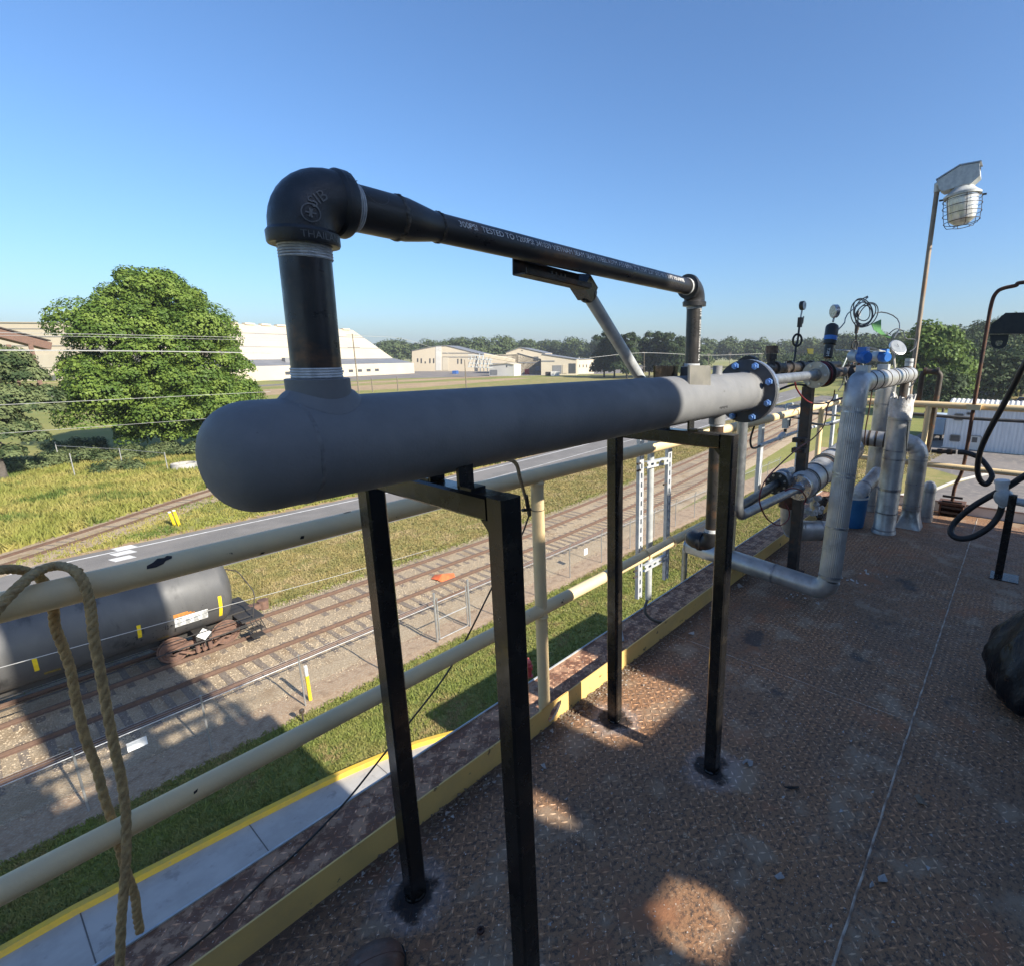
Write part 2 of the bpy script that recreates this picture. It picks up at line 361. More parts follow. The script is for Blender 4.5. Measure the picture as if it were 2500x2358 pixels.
tufts('trackside_weeds', 'green weeds growing along the far edge of the ballast', (-3, 40), (25.9, 27.0), 2600, .16, M['blade'], yoff=bend, w=.03)
tufts('spur_grass', 'rough grass bank between the spur track and the road', (1, 60), (43.2, 60), 20000, .22, M['blade_field'], yoff=bend, keep=lambda x, y: (y < 44.6+.72*(x-1.7)) & (y > 43+bend(x)), w=.04)

# road with painted lines
strip('road', -60, 210, lambda x: 34.35+bend(x), lambda x: 43.0+bend(x), G0+.008, M['asphalt'], 90)
M['line'] = mat('road_line_paint', (.68,.67,.64), (.50,.49,.47), 3, .7)
for nm, y0, y1 in (('road_edge_line',34.95,35.12),('road_edge_line',42.1,42.26),('road_centre_line',38.75,38.86)):
    strip(nm, -60, 150, lambda x, y=y0: y+bend(x), lambda x, y=y1: y+bend(x), G0+.013, M['line'], 60)
for k in range(3):                                   # broad stop bars of the rail crossing
    y = 40.0+k*1.12; slab('crossing_bar', [(5.15+.25*k,y),(6.1+.25*k,y),(5.9+.25*k,y+.8),(4.95+.25*k,y+.8)], G0+.0135, M['line'])
strip('road_shoulder', -30, 90, lambda x: 43.0+bend(x), lambda x: 43.7+bend(x)+.15*np.sin(x), G0+.006, M['dirt'], 80)
# far ground cover
slab('dirt_flat', [(60,175),(110,172),(190,196),(190,205),(120,200),(70,205)], G0+.006, M['dirt'])
slab('dirt_flat', [(70,222),(130,214),(215,228),(260,205),(265,212),(215,240),(130,230)], G0+.006, M['dirt'])
slab('grass_flat', [(70,150),(150,140),(330,150),(330,205),(200,190),(110,165)], G0+.004, M['verge'])
slab('far_yard_pavement', [(95,268),(250,205),(420,200),(520,420),(240,420)], G0+.010, M['lot'])
slab('far_road_pavement', [(20,215),(70,222),(150,250),(215,262),(215,270),(150,258),(70,232),(20,225)], G0+.013, M['lot'])
slab('side_road', [(66,33),(92,28),(160,38),(160,46),(100,44),(72,38)], G0+.011, M['lot'])
slab('side_parking_pavement', [(95,58),(190,66),(330,120),(330,150),(200,118),(110,78)], G0+.011, M['lot'])
slab('yard_lot', [(44,-60),(76,-60),(79,6.6),(79,12),(66,9),(60,2.9),(52,5.2),(49,7.2),(40,9),(30,9),(30,-60)], G0+.012, M['lot'])
slab('yard_lot_beyond', [(79,-60),(180,-60),(180,8),(100,11),(79,12)], G0+.009, M['lot'])
lot_kerb = MB().tube([(48,7.6,G0+.08),(52.4,5.1,G0+.08),(57.4,4.0,G0+.08),(61.8,2.4,G0+.08),(66,.5,G0+.08)], .13, 6)
struct(lot_kerb.build('lot_kerb', M['concrete']))

# walk and yellow kerb below the deck
wb = MB(); xs = [-30,-6,-3,0,3,6,9]
slab('walk', [(-30,6)]+[(9.4,6)]+[(x, float(kerb_y(x))-.06) for x in (9.4,8.2,7.2,6.2,5,3,0,-30)], G0+.02, M['concrete'])
M['joint'] = mat('dark_joint', (.10,.09,.085), (.13,.12,.11), 8, .95)  # dark strips for the joints in the walk
for x in (-3.0, .05, 3.1, 6.15):
    slab('walk_joint', [(x-.012,8),(x+.012,8),(x+.012,float(kerb_y(x))-.07),(x-.012,float(kerb_y(x))-.07)], G0+.024, M['joint'])
kb = MB(); kx = np.concatenate([np.linspace(-30, 0, 8), np.linspace(.6, 9.4, 18)]); pr = [(-.07,.0),(-.06,.15),(.10,.15),(.12,.0)]
for x in kx: kb.v += [(x, float(kerb_y(x))+a, G0+.02+h) for a, h in pr]
for i in range(len(kx)-1):
    for j in range(3): kb.f.append((i*4+j, (i+1)*4+j, (i+1)*4+j+1, i*4+j+1))
struct(kb.build('kerb', M['kerb'], smooth=30))

# ---------------------------------------------------------------- railway tracks
def track(name, label, cfn, xs_s, railx, gauge=1.5, z=.13, tie_len=2.55, start=True):
    """cfn(s) -> centre point and unit direction on plan"""
    root = struct(thing(name, label, 'track', (0,0,0))); del root['category']; del root['label']
    for sg in (-1, 1):
        b = MB(); pts = []
        for s in railx:
            p, d = cfn(s); nrm = (-d[1], d[0]); pts.append((p[0]+nrm[0]*sg*gauge/2, p[1]+nrm[1]*sg*gauge/2))
        prof = [(-.07,0),(-.07,.02),(-.012,.035),(-.012,.11),(-.036,.12),(-.036,.155),(.036,.155),(.036,.12),(.012,.11),(.012,.035),(.07,.02),(.07,0)]
        n = len(prof)
        for i, s in enumerate(railx):
            p, d = cfn(s); nrm = (-d[1], d[0])
            for a, h in prof: b.v.append((pts[i][0]+nrm[0]*a, pts[i][1]+nrm[1]*a, G0+z+h))
        for i in range(len(railx)-1):
            for j in range(n): b.f.append((i*n+j, (i+1)*n+j, (i+1)*n+(j+1) % n, i*n+(j+1) % n))
        b.f.append(tuple(range(n))); b.f.append(tuple(range((len(railx)-1)*n, len(railx)*n)))
        b.build('rail', M['track_rail'], root)
    me = None
    for i, s in enumerate(xs_s):
        p, d = cfn(s)
        if me is None:
            src = MB().box((0,0,0), (.22, tie_len, .14)).build('sleeper', M['tie'], root); ob = src; me = src.data
        else:
            ob = bpy.data.objects.new('sleeper', me); COL.objects.link(ob); ob.parent = root
        ob.location = (p[0], p[1], G0+z-.065+random.uniform(-.012,.006)); ob.rotation_euler[2] = math.atan2(d[1], d[0])+random.uniform(-.03,.03)
        ob.scale = (random.uniform(.85,1.1), random.uniform(.96,1.03), 1)
    return root
def straight(y0):
    def fn(s):
        y = y0+float(bend(s)); e = float(bend(s+.5)-bend(s-.5)); l = math.hypot(1, e); return (s, y), (1/l, e/l)
    return fn
rx = list(np.linspace(-20, 20, 5))+list(np.linspace(24, 130, 28))
track('near_railway_track', 'x', straight(21.42), np.arange(-4, 85, .56), rx)
track('far_railway_track', 'x', straight(24.78), np.arange(-4, 85, .56), rx)
sp = [(-14,36.5),(-6,40.6),(1.7,45.2),(5.9,48.1),(10.4,51.5),(13.8,53.8),(24,60.5),(40,69),(62,78)]
SPL = spline([(a,b,0) for a,b in sp], 10); LEN = [0]
for i in range(1, len(SPL)): LEN.append(LEN[-1]+(SPL[i]-SPL[i-1]).length)
def spur(s):
    x = float(np.interp(s, LEN, [p.x for p in SPL])); y = float(np.interp(s, LEN, [p.y for p in SPL]))
    x2 = float(np.interp(s+.5, LEN, [p.x for p in SPL])); y2 = float(np.interp(s+.5, LEN, [p.y for p in SPL]))
    l = math.hypot(x2-x, y2-y) or 1; return (x, y), ((x2-x)/l, (y2-y)/l)
track('spur_railway_track', 'x', spur, np.arange(17, LEN[-1]-2, .62), np.linspace(2, LEN[-1]-1.5, 60), z=.06)
b = MB(); ss = np.linspace(2, LEN[-1]-2, 60)
for s in ss:
    p, d = spur(s); b.v += [(p[0]-d[1]*a, p[1]+d[0]*a, G0+.014+h) for a, h in ((-2.3,0),(-1.5,.05),(1.5,.05),(2.1,0))]
for i in range(59):
    for j in range(3): b.f.append((i*4+j, (i+1)*4+j, (i+1)*4+j+1, i*4+j+1))
struct(b.build('spur_ballast_bed', M['ballast'], smooth=50))
p0, p1 = atz(282,1153), atz(479,1118); dv = (p1-p0)/np.linalg.norm(p1-p0)
def spur2(s): q = p0+dv*s; return (q[0], q[1]), (dv[0], dv[1])
track('siding_railway_track', 'x', spur2, np.arange(-6, 24, .62), np.linspace(-8, 24, 4), z=.06)
b = MB()
for s in (-8, 24):
    q, d = spur2(s); b.v += [(q[0]-d[1]*a, q[1]+d[0]*a, G0+.02) for a in (-2,2)]
b.f = [(0,2,3,1)]; struct(b.build('siding_ballast_bed', M['dirt'], smooth=0))
# ================================================================ steel deck
LEGS = [(.64,1.25),(.64,.755),(1.645,1.25),(1.655,.765)]
def deck_mat(name, bright=1., lug=False):
    m = bpy.data.materials.new(name); m.use_nodes = True; t = m.node_tree; N = t.nodes; b = N['Principled BSDF']
    g = N.new('ShaderNodeNewGeometry'); src = g.outputs['Position']
    def noise(s, d=7., r=.62):
        n = N.new('ShaderNodeTexNoise'); n.inputs['Scale'].default_value = s; n.inputs['Detail'].default_value = d; n.inputs['Roughness'].default_value = r
        lk(t, src, n.inputs[0]); return n.outputs[0]
    def rng(f, lo, hi, o0=0., o1=1.):
        r = N.new('ShaderNodeMapRange'); r.interpolation_type = 'SMOOTHSTEP'; lk(t, f, r.inputs[0])
        for k, q in ((1,lo),(2,hi),(3,o0),(4,o1)): r.inputs[k].default_value = q
        return r.outputs[0]
    def mix(f, a, c):
        x = N.new('ShaderNodeMix'); x.data_type = 'RGBA'; lk(t, f, x.inputs[0])
        for k, q in ((6,a),(7,c)):
            if hasattr(q, 'is_linked'): lk(t, q, x.inputs[k])
            else: x.inputs[k].default_value = (*q, 1)
        return x.outputs[2]
    def math_(op, a, c):
        x = N.new('ShaderNodeMath'); x.operation = op
        for k, q in ((0,a),(1,c)):
            if hasattr(q, 'is_linked'): lk(t, q, x.inputs[k])
            else: x.inputs[k].default_value = q
        return x.outputs[0]
    k = bright
    c = mix(rng(noise(1.6), .40, .62), (.222*k,.120*k,.063*k), (.170*k,.101*k,.059*k))
    c = mix(rng(noise(62., 5, .75), .47, .60), c, (.070*k,.046*k,.034*k))
    c = mix(rng(noise(38., 6, .75), .57, .68), c, (.33*k,.24*k,.16*k))
    c = mix(rng(noise(5.), .52, .66), c, (.215*k,.155*k,.105*k))                 # dusty areas
    c = mix(rng(noise(2.2, 8), .57, .66), c, (.21*k,.098*k,.050*k))              # fresh rust
    c = mix(rng(noise(3.1, 8), .60, .68), c, (.065*k,.048*k,.038*k))             # old dark coating
    sp = N.new('ShaderNodeSeparateXYZ'); lk(t, src, sp.inputs[0])
    led = rng(sp.outputs[1], 1.46, 1.47)                                          # ledge outside the toe board is paler and flaking
    lc = mix(rng(noise(13., 9, .7), .44, .54), (.31*k,.180*k,.110*k), (.135*k,.066*k,.040*k))
    c = mix(led, c, lc)
    g2 = rng(math_('ADD', sp.outputs[1], math_('MULTIPLY', noise(7.), .10)), 1.36, 1.50); g3 = math_('SUBTRACT', 1., led)
    c = mix(math_('MULTIPLY', math_('MULTIPLY', g2, g3), .75), c, (.05*k,.04*k,.035*k))   # darker band towards the toe board
    c = mix(rng(noise(120., 3), .655, .70), c, (.46*k,.41*k,.35*k))                # grit
    jit = math_('MULTIPLY', math_('SUBTRACT', noise(14., 6), .5), .17)
    for (lx, ly) in LEGS:                                                         # black paint and bare ring round the feet
        d = N.new('ShaderNodeVectorMath'); d.operation = 'DISTANCE'; lk(t, src, d.inputs[0]); d.inputs[1].default_value = (lx, ly, 0)
        dj = math_('ADD', d.outputs['Value'], jit)
        ring = math_('MULTIPLY', rng(dj, .14, .075), rng(dj, .05, .07)); c = mix(math_('MULTIPLY', ring, .28), c, (.30*k,.30*k,.31*k))
        c = mix(math_('MULTIPLY', rng(dj, .085, .045), .92), c, (.014,.014,.017))
    lk(t, c, b.inputs['Base Color']); lk(t, rng(noise(11.), .3, .7, .55, .85), b.inputs['Roughness']); b.inputs['Specular IOR Level'].default_value = .35
    bp = N.new('ShaderNodeBump'); bp.inputs['Distance'].default_value = .0036; lk(t, noise(120., 5, .75), bp.inputs['Height']); lk(t, bp.outputs[0], b.inputs['Normal'])
    return m
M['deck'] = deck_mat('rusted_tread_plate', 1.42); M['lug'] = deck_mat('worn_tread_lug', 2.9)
deck = struct(thing('deck', 'x', 'deck', (0,0,0))); del deck['label']; del deck['category']
def plate(x0, x1, y0, y1): MB().bbox((x0,y0,-.012), (x1,y1,0)).build('deck_plate', M['deck'], deck)
plate(-4, 2.45, .185, 1.75); plate(2.454, 6.46, .185, 1.75); plate(-4, 6.46, -1.3, .181); plate(-4, 6.46, -6.2, -1.304)  # rearmost plate extended out of view to shade the walk below
M['seam'] = mat('weld_seam', (.52,.45,.37), (.20,.14,.10), 16, .7, bump=.001, bscale=150)
MB().tube([(x,.183+.0015*math.sin(x*31),-.0002) for x in np.linspace(-1, 6.3, 90)], .0042, 6).build('seam_weld', M['seam'], deck)
MB().tube([(2.452,y,-.0012) for y in np.linspace(.2, 1.44, 20)], .0028, 6).build('seam_weld', M['seam'], deck)
edge = MB().bbox((-4,1.75,-.09), (6.46,1.758,.006)); edge.build('edge_angle', M['galv'], deck)
MB().bbox((6.46,-6.2,-.09), (6.468,1.75,.006)).build('edge_angle', M['rusty'], deck)
for y in (1.6,.2,-1.4,-2.9): MB().bbox((-4,y-.06,-.30), (6.3,y+.06,-.014)).build('deck_beam', M['dirty_steel'], deck)
for x in (-3.4,1.2,5.8):
    for y in (1.55,-2.9): MB().bbox((x-.1,y-.1,G0), (x+.1,y+.1,-.302)).build('deck_column', M['dirty_steel'], deck)
# raised tread lugs
P_ = .0285
gxs = np.arange(0.0, 5.1, P_); gys = np.arange(-.42, 1.745, P_); ii, jj = np.meshgrid(np.arange(len(gxs)), np.arange(len(gys)), indexing='ij')
lx = gxs[ii].ravel(); ly = gys[jj].ravel(); par = ((ii+jj) % 2).ravel(); keep = (RNG.uniform(size=lx.size) > .10) & (np.abs(ly-.183) > .012) & (np.abs(ly-1.457) > .016)
lx, ly, par = lx[keep], ly[keep], par[keep]; vis = lx*math.cos(HEAD)+ly*math.sin(HEAD); ok = vis > .75; lx, ly, par = lx[ok], ly[ok], par[ok]
A6 = np.array([(1,0,0),(0,1,0),(-1,0,0),(0,-1,0),(.55,0,1),(-.55,0,1)]); T6 = [(0,1,4),(1,5,4),(1,2,5),(2,3,5),(3,4,5),(3,0,4)]
LH, LW, HZ = .0132, .0036, .0024
dist = np.hypot(lx, ly); scr = np.argsort(dist + 100*((np.array([abs(q) for q in (ly-.9)]) > .8) | (lx < .55)))
own, rest = scr[:300], scr[300:]
fac = []
ang = np.where(par == 0, math.pi/4, -math.pi/4)+RNG.normal(0, .04, lx.size); wv = .5+(np.sin(2.1*lx+3.3*ly+1)+np.sin(4.7*lx-2.9*ly+2)+np.sin(-3.1*lx+5.9*ly)+.8*np.sin(11*lx+7*ly)+.8*np.sin(9*ly-8*lx+1))/6+.35*np.exp(-((lx-1.75)**2+(ly-.05)**2)/.12)+.3*(ly > 1.46)+.25*np.exp(-((lx-.7)**2+(ly-1.1)**2)/.2)
hs = HZ*RNG.uniform(.6, 1.15, lx.size)*np.clip((wv-.18)*1.9, .08, 1.15)
for tr in T6:
    q = np.zeros((len(rest), 3, 3))
    for k, vi in enumerate(tr):
        a = A6[vi]; u = a[0]*LH; w = a[1]*LW; an = ang[rest]
        q[:,k,0] = lx[rest]+u*np.cos(an)-w*np.sin(an); q[:,k,1] = ly[rest]+u*np.sin(an)+w*np.cos(an); q[:,k,2] = a[2]*hs[rest]-.0002
    fac.append(q)
npmesh('tread_lugs', np.concatenate(fac), 3, M['lug'], parent=deck, kind='stuff')
l0 = None
for i in own:
    if l0 is None:
        l0 = MB().add([(a[0]*LH, a[1]*LW, a[2]*HZ) for a in A6], T6).build('tread_lug', M['lug'], deck, smooth=0); ob = l0
    else: ob = l0.copy(); COL.objects.link(ob)
    ob.location = (lx[i], ly[i], -.0002); ob.rotation_euler[2] = ang[i]; ob.scale = (1, 1, hs[i]/HZ)

# ---------------------------------------------------------------- railing along the edge
RY = 1.517
rl = thing('guard_railing', 'yellow pipe guard railing with toe board along the deck edge', 'railing', (0,RY,0))
MB().tube([(x,RY,1.122) for x in (-4,-1,1,3,4.5,6.08)], .030, 20).build('top_rail', M['rail'], rl)
MB().tube([(x,RY,.528) for x in (-4,-1,1,3,4.5,6.08)], .0275, 20).build('mid_rail', M['rail'], rl)
for x in (-.42, 1.475, 3.40, 5.3):
    pb = MB().tube([(x,RY,.002),(x,RY,.55),(x,RY,1.125)], .0262, 18); pb.build('post', M['rail'], rl)
    for z, r in ((.528,.0262),(1.122,.0262)):
        MB().lathe((x,RY,z-.045), (0,0,1), [(0,r+.0002),(.012,r+.004),(.016,r+.004),(.02,r+.001)], 18, False, False).build('weld_bead', M['rail'], rl)
tb = MB(); hx0, hx1 = 1.40, 1.56
tb.bbox((-4,1.455,0), (hx0,1.461,.10)); tb.bbox((hx1,1.455,0), (6.33,1.461,.10))
hole = [(1.432,.035),(1.455,.064),(1.495,.088),(1.520,.086),(1.516,.066),(1.495,.040),(1.466,.020),(1.443,.016)]
rect = [(hx0,.05),(hx0,.10),(1.48,.10),(hx1,.10),(hx1,.05),(hx1,0),(1.48,0),(hx0,0)]
for y in (1.455,1.461):
    o = len(tb.v); tb.v += [(a,y,b) for a, b in rect]+[(a,y,b) for a, b in hole]
    tb.f += [(o+i, o+(i+1) % 8, o+8+(i+1) % 8, o+8+i) for i in range(8)]
tb.build('toe_board', M['toe'], rl, smooth=0)
hr = MB()
for i in range(8):
    a, b2 = hole[i], hole[(i+1) % 8]; hr.quad((a[0],1.453,a[1]), (b2[0],1.453,b2[1]), (b2[0],1.463,b2[1]), (a[0],1.463,a[1]))
hr.build('torn_edge', M['plate'], rl, smooth=0)
def rail_chip(px, py, pts, z, r, name='paint_chip'):      # flaked patch showing dark steel
    c0 = aty(px, py, RY-r*.8); b = MB()
    for dx, da in pts: a = math.asin(max(-1, min(1, (c0[2]-z)/r)))+da; b.v.append((c0[0]+dx, RY-math.cos(a)*(r+.0006), z+math.sin(a)*(r+.0006)))
    b.f = [(0, i, i+1) for i in range(1, len(pts)-1)]+[(0, len(pts)-1, 1)]; b.build(name, M['chipdark'], rl, smooth=0)
M['chipdark'] = mat('bare_dark_steel', (.018,.013,.011), (.03,.018,.014), 60, .7)
rail_chip(392, 1372, [(.0,.02),(-.026,-.30),(-.024,-.05),(-.012,.10),(-.002,.38),(.010,.30),(.016,.46),(.024,.30),(.022,.08),(.010,-.02),(.004,-.22),(-.010,-.34)], 1.122, .030)
rail_chip(855, 1250, [(0,0),(-.012,-.1),(0,.12),(.014,.1),(.012,-.1)], 1.122, .030)
rail_chip(735, 1310, [(0,0),(-.006,-.12),(-.002,.14),(.006,.1),(.004,-.15)], 1.122, .030); rail_chip(640, 1350, [(0,0),(-.006,-.12),(-.002,.14),(.006,.1),(.004,-.15)], 1.122, .030)
rail_chip(475, 1932, [(0,0),(-.003,-.12),(-.002,.1),(.008,.2),(.004,-.05)], .528, .0275)
rl2 = thing('guard_railing', 'yellow pipe guard railing crossing behind the vertical jacketed pipes', 'railing', (6.08,.5,0))
MB().tube([(6.08,1.5,1.122),(6.08,.6,1.122),(6.08,-.6,1.122),(6.08,-2.8,1.122)], .030, 18).build('top_rail', M['rail'], rl2)
MB().tube([(6.08,1.5,.528),(6.08,.6,.528),(6.08,-.6,.528),(6.08,-2.8,.528)], .0275, 18).build('mid_rail', M['rail'], rl2)
for y in (.72,-1.0): MB().tube([(6.08,y,.002),(6.08,y,1.12)], .0262, 16).build('post', M['rail'], rl2)
MB().bbox((6.36,-3,0), (6.366,1.44,.10)).build('toe_board', M['white'], rl2, smooth=0)
MB().bbox((6.345,-3,.10), (6.382,1.44,.106)).build('toe_cap', M['rusty'], rl2, smooth=0)

# ---------------------------------------------------------------- siding screen and tower slab added out of view to shade the deck and yard
M['siding'] = mat('grey_siding', (.30,.31,.32), (.24,.25,.26), 3, .6, metal=.2, stretch=(6,1,.4))
scr_ = thing('shade_screen', 'unseen siding screen added behind the deck, cut out for sun patches', 'wall', (2,-3,0))
def opening(x, z):                                      # gaps shaped to drop sun patches on deck, rails and vessel
    if 1.84 < x < 2.36 and 2.44+.25*max(0,1.98-x) < z < 3.12: return True
    if 1.98 < x < 2.90 and 2.95 < z < 4.24: return True
    if 1.82 < x < 3.60 and 3.56 < z < 4.24: return True
    if ((x-1.375)/.105)**2+((z-2.13)/.085)**2 < 1: return True
    if ((x-1.43)/.05)**2+((z-2.50)/.075)**2 < 1: return True
    return 4.35 < x < 5.9 and 3.25 < z < 4.30
sb = MB(); sb.bbox((-6,-3.02,0), (6.15,-2.98,2.0)); sb.bbox((-6,-3.02,4.31), (6.15,-2.98,4.42)); z = 2.0
while z < 4.309:
    run = -6.; x = 1.2; inside = False
    while x < 6.15:
        o = opening(x, z+.015)
        if o and not inside: sb.bbox((run,-3.02,z), (x,-2.98,z+.03)); inside = True
        if not o and inside: run = x; inside = False
        x += .02
    if not inside: sb.bbox((run,-3.02,z), (6.15,-2.98,z+.03))
    z += .03
sb.build('siding', M['siding'], scr_, smooth=0)
for x in (-5.8,-1.5,1.66,3.9,6.0): MB().bbox((x-.05,-3.14,0), (x+.05,-3.022,4.4)).build('column', M['dirty_steel'], scr_)
tw = thing('shade_tower', 'unseen thin clad slab added behind the deck for the tower shadow', 'tower', (4.2,-3.2,4.4))
MB().bbox((2.26,-3.4,4.43), (6.15,-2.99,13.2)).build('cladding', M['siding'], tw, smooth=0)
MB().bbox((2.16,-3.5,13.2), (6.25,-2.9,13.35)).build('roof', M['dirty_steel'], tw, smooth=0)
lb = thing('low_building', 'low flat roofed block standing on the lawn below the deck', 'building', (13,1,G0))
MB().bbox((8.95,-6,G0), (17.9,6,-5.25)).build('wall', M['white'], lb, smooth=0)
MB().bbox((8.90,-6.05,-5.25), (17.95,6.05,-5.06)).build('roof', M['dirty_steel'], lb, smooth=0)
# ================================================================ grey vessel on its two frames
def va(x): return Vector((x, .89+.045*x, 1.452-.006*x))
def vp(px, py): d = ray(px, py); t = .89/(d[1]-.045*d[0]); return CAMP+d*t       # pixel -> vertical plane through the vessel axis
EV = (va(1)-va(0)).normalized(); NV = Vector((EV.y, -EV.x, 0)).normalized()       # NV points to the camera side
VR = .0842
def text_mesh(s, size, extrude=0.):
    cu = bpy.data.curves.new('t', 'FONT'); cu.body = s; cu.size = size; cu.extrude = extrude; cu.resolution_u = 3
    ob = bpy.data.objects.new('t', cu); COL.objects.link(ob); bpy.context.view_layer.update()
    me = bpy.data.meshes.new_from_object(ob.evaluated_get(bpy.context.evaluated_depsgraph_get())); bpy.data.objects.remove(ob)
    vs = [tuple(v.co) for v in me.vertices]; fs = [tuple(p.vertices) for p in me.polygons]; return vs, fs
def text_on_pipe(name, s, size, o, d, ref, r, m, parent, wear=0.):
    """letters wrapped round a pipe: run along d from o, their up direction turns round the axis starting at ref"""
    vs, fs = text_mesh(s, size); o = Vector(o); d = Vector(d).normalized(); ref = Vector(ref); ref = (ref-d*ref.dot(d)).normalized(); w = ref.cross(d)*-1
    out = []
    for x, y, z in vs:
        a = y/r; out.append(o+d*x+(ref*math.cos(a)-d.cross(ref)*math.sin(a))*(r+.0006))
    b = MB(); b.add(out, fs); return b.build(name, m, parent, smooth=0)

vs_ = thing('grey_vessel', 'long grey primed pipe vessel with domed end resting on two black frames', 'pressure vessel', va(1.2))
cap = [(.304-.078*math.cos(rad(a))**.82, VR*math.sin(rad(a))**.86) for a in (.5,4,9,15,22,30,38,46,55,64,73,82,90)]
XE = float(vp(1640+1215/6.627, 860+600/6.627)[0]); 
sh = MB().lathe(va(0), EV, cap+[(x, VR) for x in (.5,.9,1.4,1.9)]+[(XE-.03, VR)], 48); sh.build('shell', M['primer'], vs_)
def bead(x, r, w, amp, n=72, m='primer', par=vs_, name='weld_bead', o=None, d=None):
    o = va(x) if o is None else Vector(o); d = EV if d is None else Vector(d).normalized(); b = MB(); a = Vector((0,0,1)) if abs(d.z) < .9 else Vector((1,0,0))
    u = (a-d*a.dot(d)).normalized(); q = d.cross(u)
    for i in range(n):
        an = 2*math.pi*i/n; k = random.uniform(.5, 1.2); sft = random.uniform(-.25,.25)*w
        for t, h in ((-1,-.0012),(-.45,amp*k),(.45,amp*k*random.uniform(.7,1)),(1,-.0012)): b.v.append(o+d*(t*w+sft)+(u*math.cos(an)+q*math.sin(an))*(r+h))
    for i in range(n):
        for j in range(3): b.f.append((i*4+j, ((i+1) % n)*4+j, ((i+1) % n)*4+j+1, i*4+j+1))
    return b.build(name, M[m], par, smooth=40)
bead(.352, VR, .0048, .0011, m='weldprimer'); bead(XE-.032, VR, .006, .003)
# inlet coupling with saddle weld
nz = vp(*dd(618,745)); NX = float(nz[0]); n0 = va(NX)
cp = MB().lathe(n0, (0,0,1), [(.06,.0475),(.112,.0475),(.113,.046),(.113,.037)], 40, False, False); cp.build('coupling', M['primer'], vs_)
sd = MB()
for i in range(60):
    an = 2*math.pi*i/60; cx_, sx_ = math.cos(an), math.sin(an)
    for rr, h in ((.0475,.012),(.053,.007+random.uniform(0,.002)),(.061,.0005)):
        p = n0+EV*(cx_*rr)+NV*(sx_*rr); lat = sx_*rr; sd.v.append((p.x, p.y, n0.z+math.sqrt(max(0, VR**2-lat**2))+h))
for i in range(60):
    for j in range(2): sd.f.append((i*3+j, ((i+1) % 60)*3+j, ((i+1) % 60)*3+j+1, i*3+j+1))
sd.build('saddle_weld', M['primer'], vs_, smooth=50)
# flange and blind
fl = MB().lathe(va(XE-.03), EV, [(0,VR+.004),(.002,VR+.006),(.004,.1397),(.026,.1397),(.027,.138)], 56); fl.build('flange', M['flange_dark'], vs_)
MB().lathe(va(XE-.001), EV, [(0,.108),(.003,.108)], 48).build('gasket', M['dirty_steel'], vs_)
bl = MB().lathe(va(XE+.003), EV, [(0,.138),(.001,.1397),(.026,.1397),(.028,.137)], 56); bl.build('blind_flange', M['flange'], vs_)
for k in range(8):
    an = rad(22.5+45*k); u = Vector((0,0,1))*math.cos(an)+NV*math.sin(an)
    c0 = va(XE-.028)+u*.1207
    b = MB().lathe(c0, EV, [(-.030,.0078),(.09,.0078)], 12); b.lathe(c0, EV, [(-.019,.0150),(-.001,.0150)], 6); b.lathe(c0, EV, [(.058,.0150),(.076,.0150)], 6)
    b.build('stud_bolt', M['bolt'], vs_)
# small couplings and gusset plates at the far riser
q = vp(1640+740/6.627, 860+310/6.627); MB().lathe(va(q[0])+Vector((0,0,VR-.008)), (0,0,1), [(0,.024),(.012,.019),(.040,.019),(.040,.011)], 24, False, True).build('top_coupling', M['primer'], vs_)
q = vp(1640+730/6.627, 860+1150/6.627); DX = float(q[0])
MB().lathe(va(DX)-Vector((0,0,VR-.012)), (0,0,-1), [(0,.034),(.045,.034),(.046,.026)], 28).build('drain_coupling', M['primer'], vs_)
def plate4(name, pts, th, nrm, m, par): return MB().prism(pts, Vector(nrm)*th).build(name, m, par, smooth=0)
fy = .89+.045*1.75-VR*.80
c4 = [aty(1684,893,fy), aty(1735,893,fy), aty(1735,950,fy), aty(1684,951,fy)]; plate4('gusset_plate', c4, .008, (0,1,0), M['plate'], vs_)
fy2 = .89+.045*1.75+VR*.80
c4 = [aty(1595,893,fy2), aty(1650,893,fy2), aty(1650,940,fy2), aty(1595,940,fy2)]; plate4('gusset_plate', c4, .008, (0,-1,0), M['black_paint'], vs_)
RX = float(vp(*dd(1346,650))[0])
MB().lathe(va(RX)+Vector((0,0,.06)), (0,0,1), [(0,.042),(.055,.042),(.056,.032)], 28).build('outlet_coupling', M['flange_dark'], vs_)
# handwritten paint-marker note on the shell (illegible strokes)
for (px, py, wdt) in ((1640+400/6.627, 860+900/6.627, .05),):
    b = MB(); d0 = ray(px, py)
    for k in range(9):
        p = va(1.72+k*.006)+NV*(VR*.83)-Vector((0,0,VR*.555)); p = Vector((va(1.70+k*.0075).x, 0, 0)); a = rad(24)
        c = va(1.83+k*.0085)+(NV*math.cos(a)-Vector((0,0,1))*math.sin(a))*(VR+.0004); b.beam(c+Vector((0,0,-.004-.002*(k % 3))), c+Vector((.002,0,.003+.002*(k % 2))), .0004, .0018, NV)
    b.build('marker_note', M['flange_dark'], vs_, smooth=0)

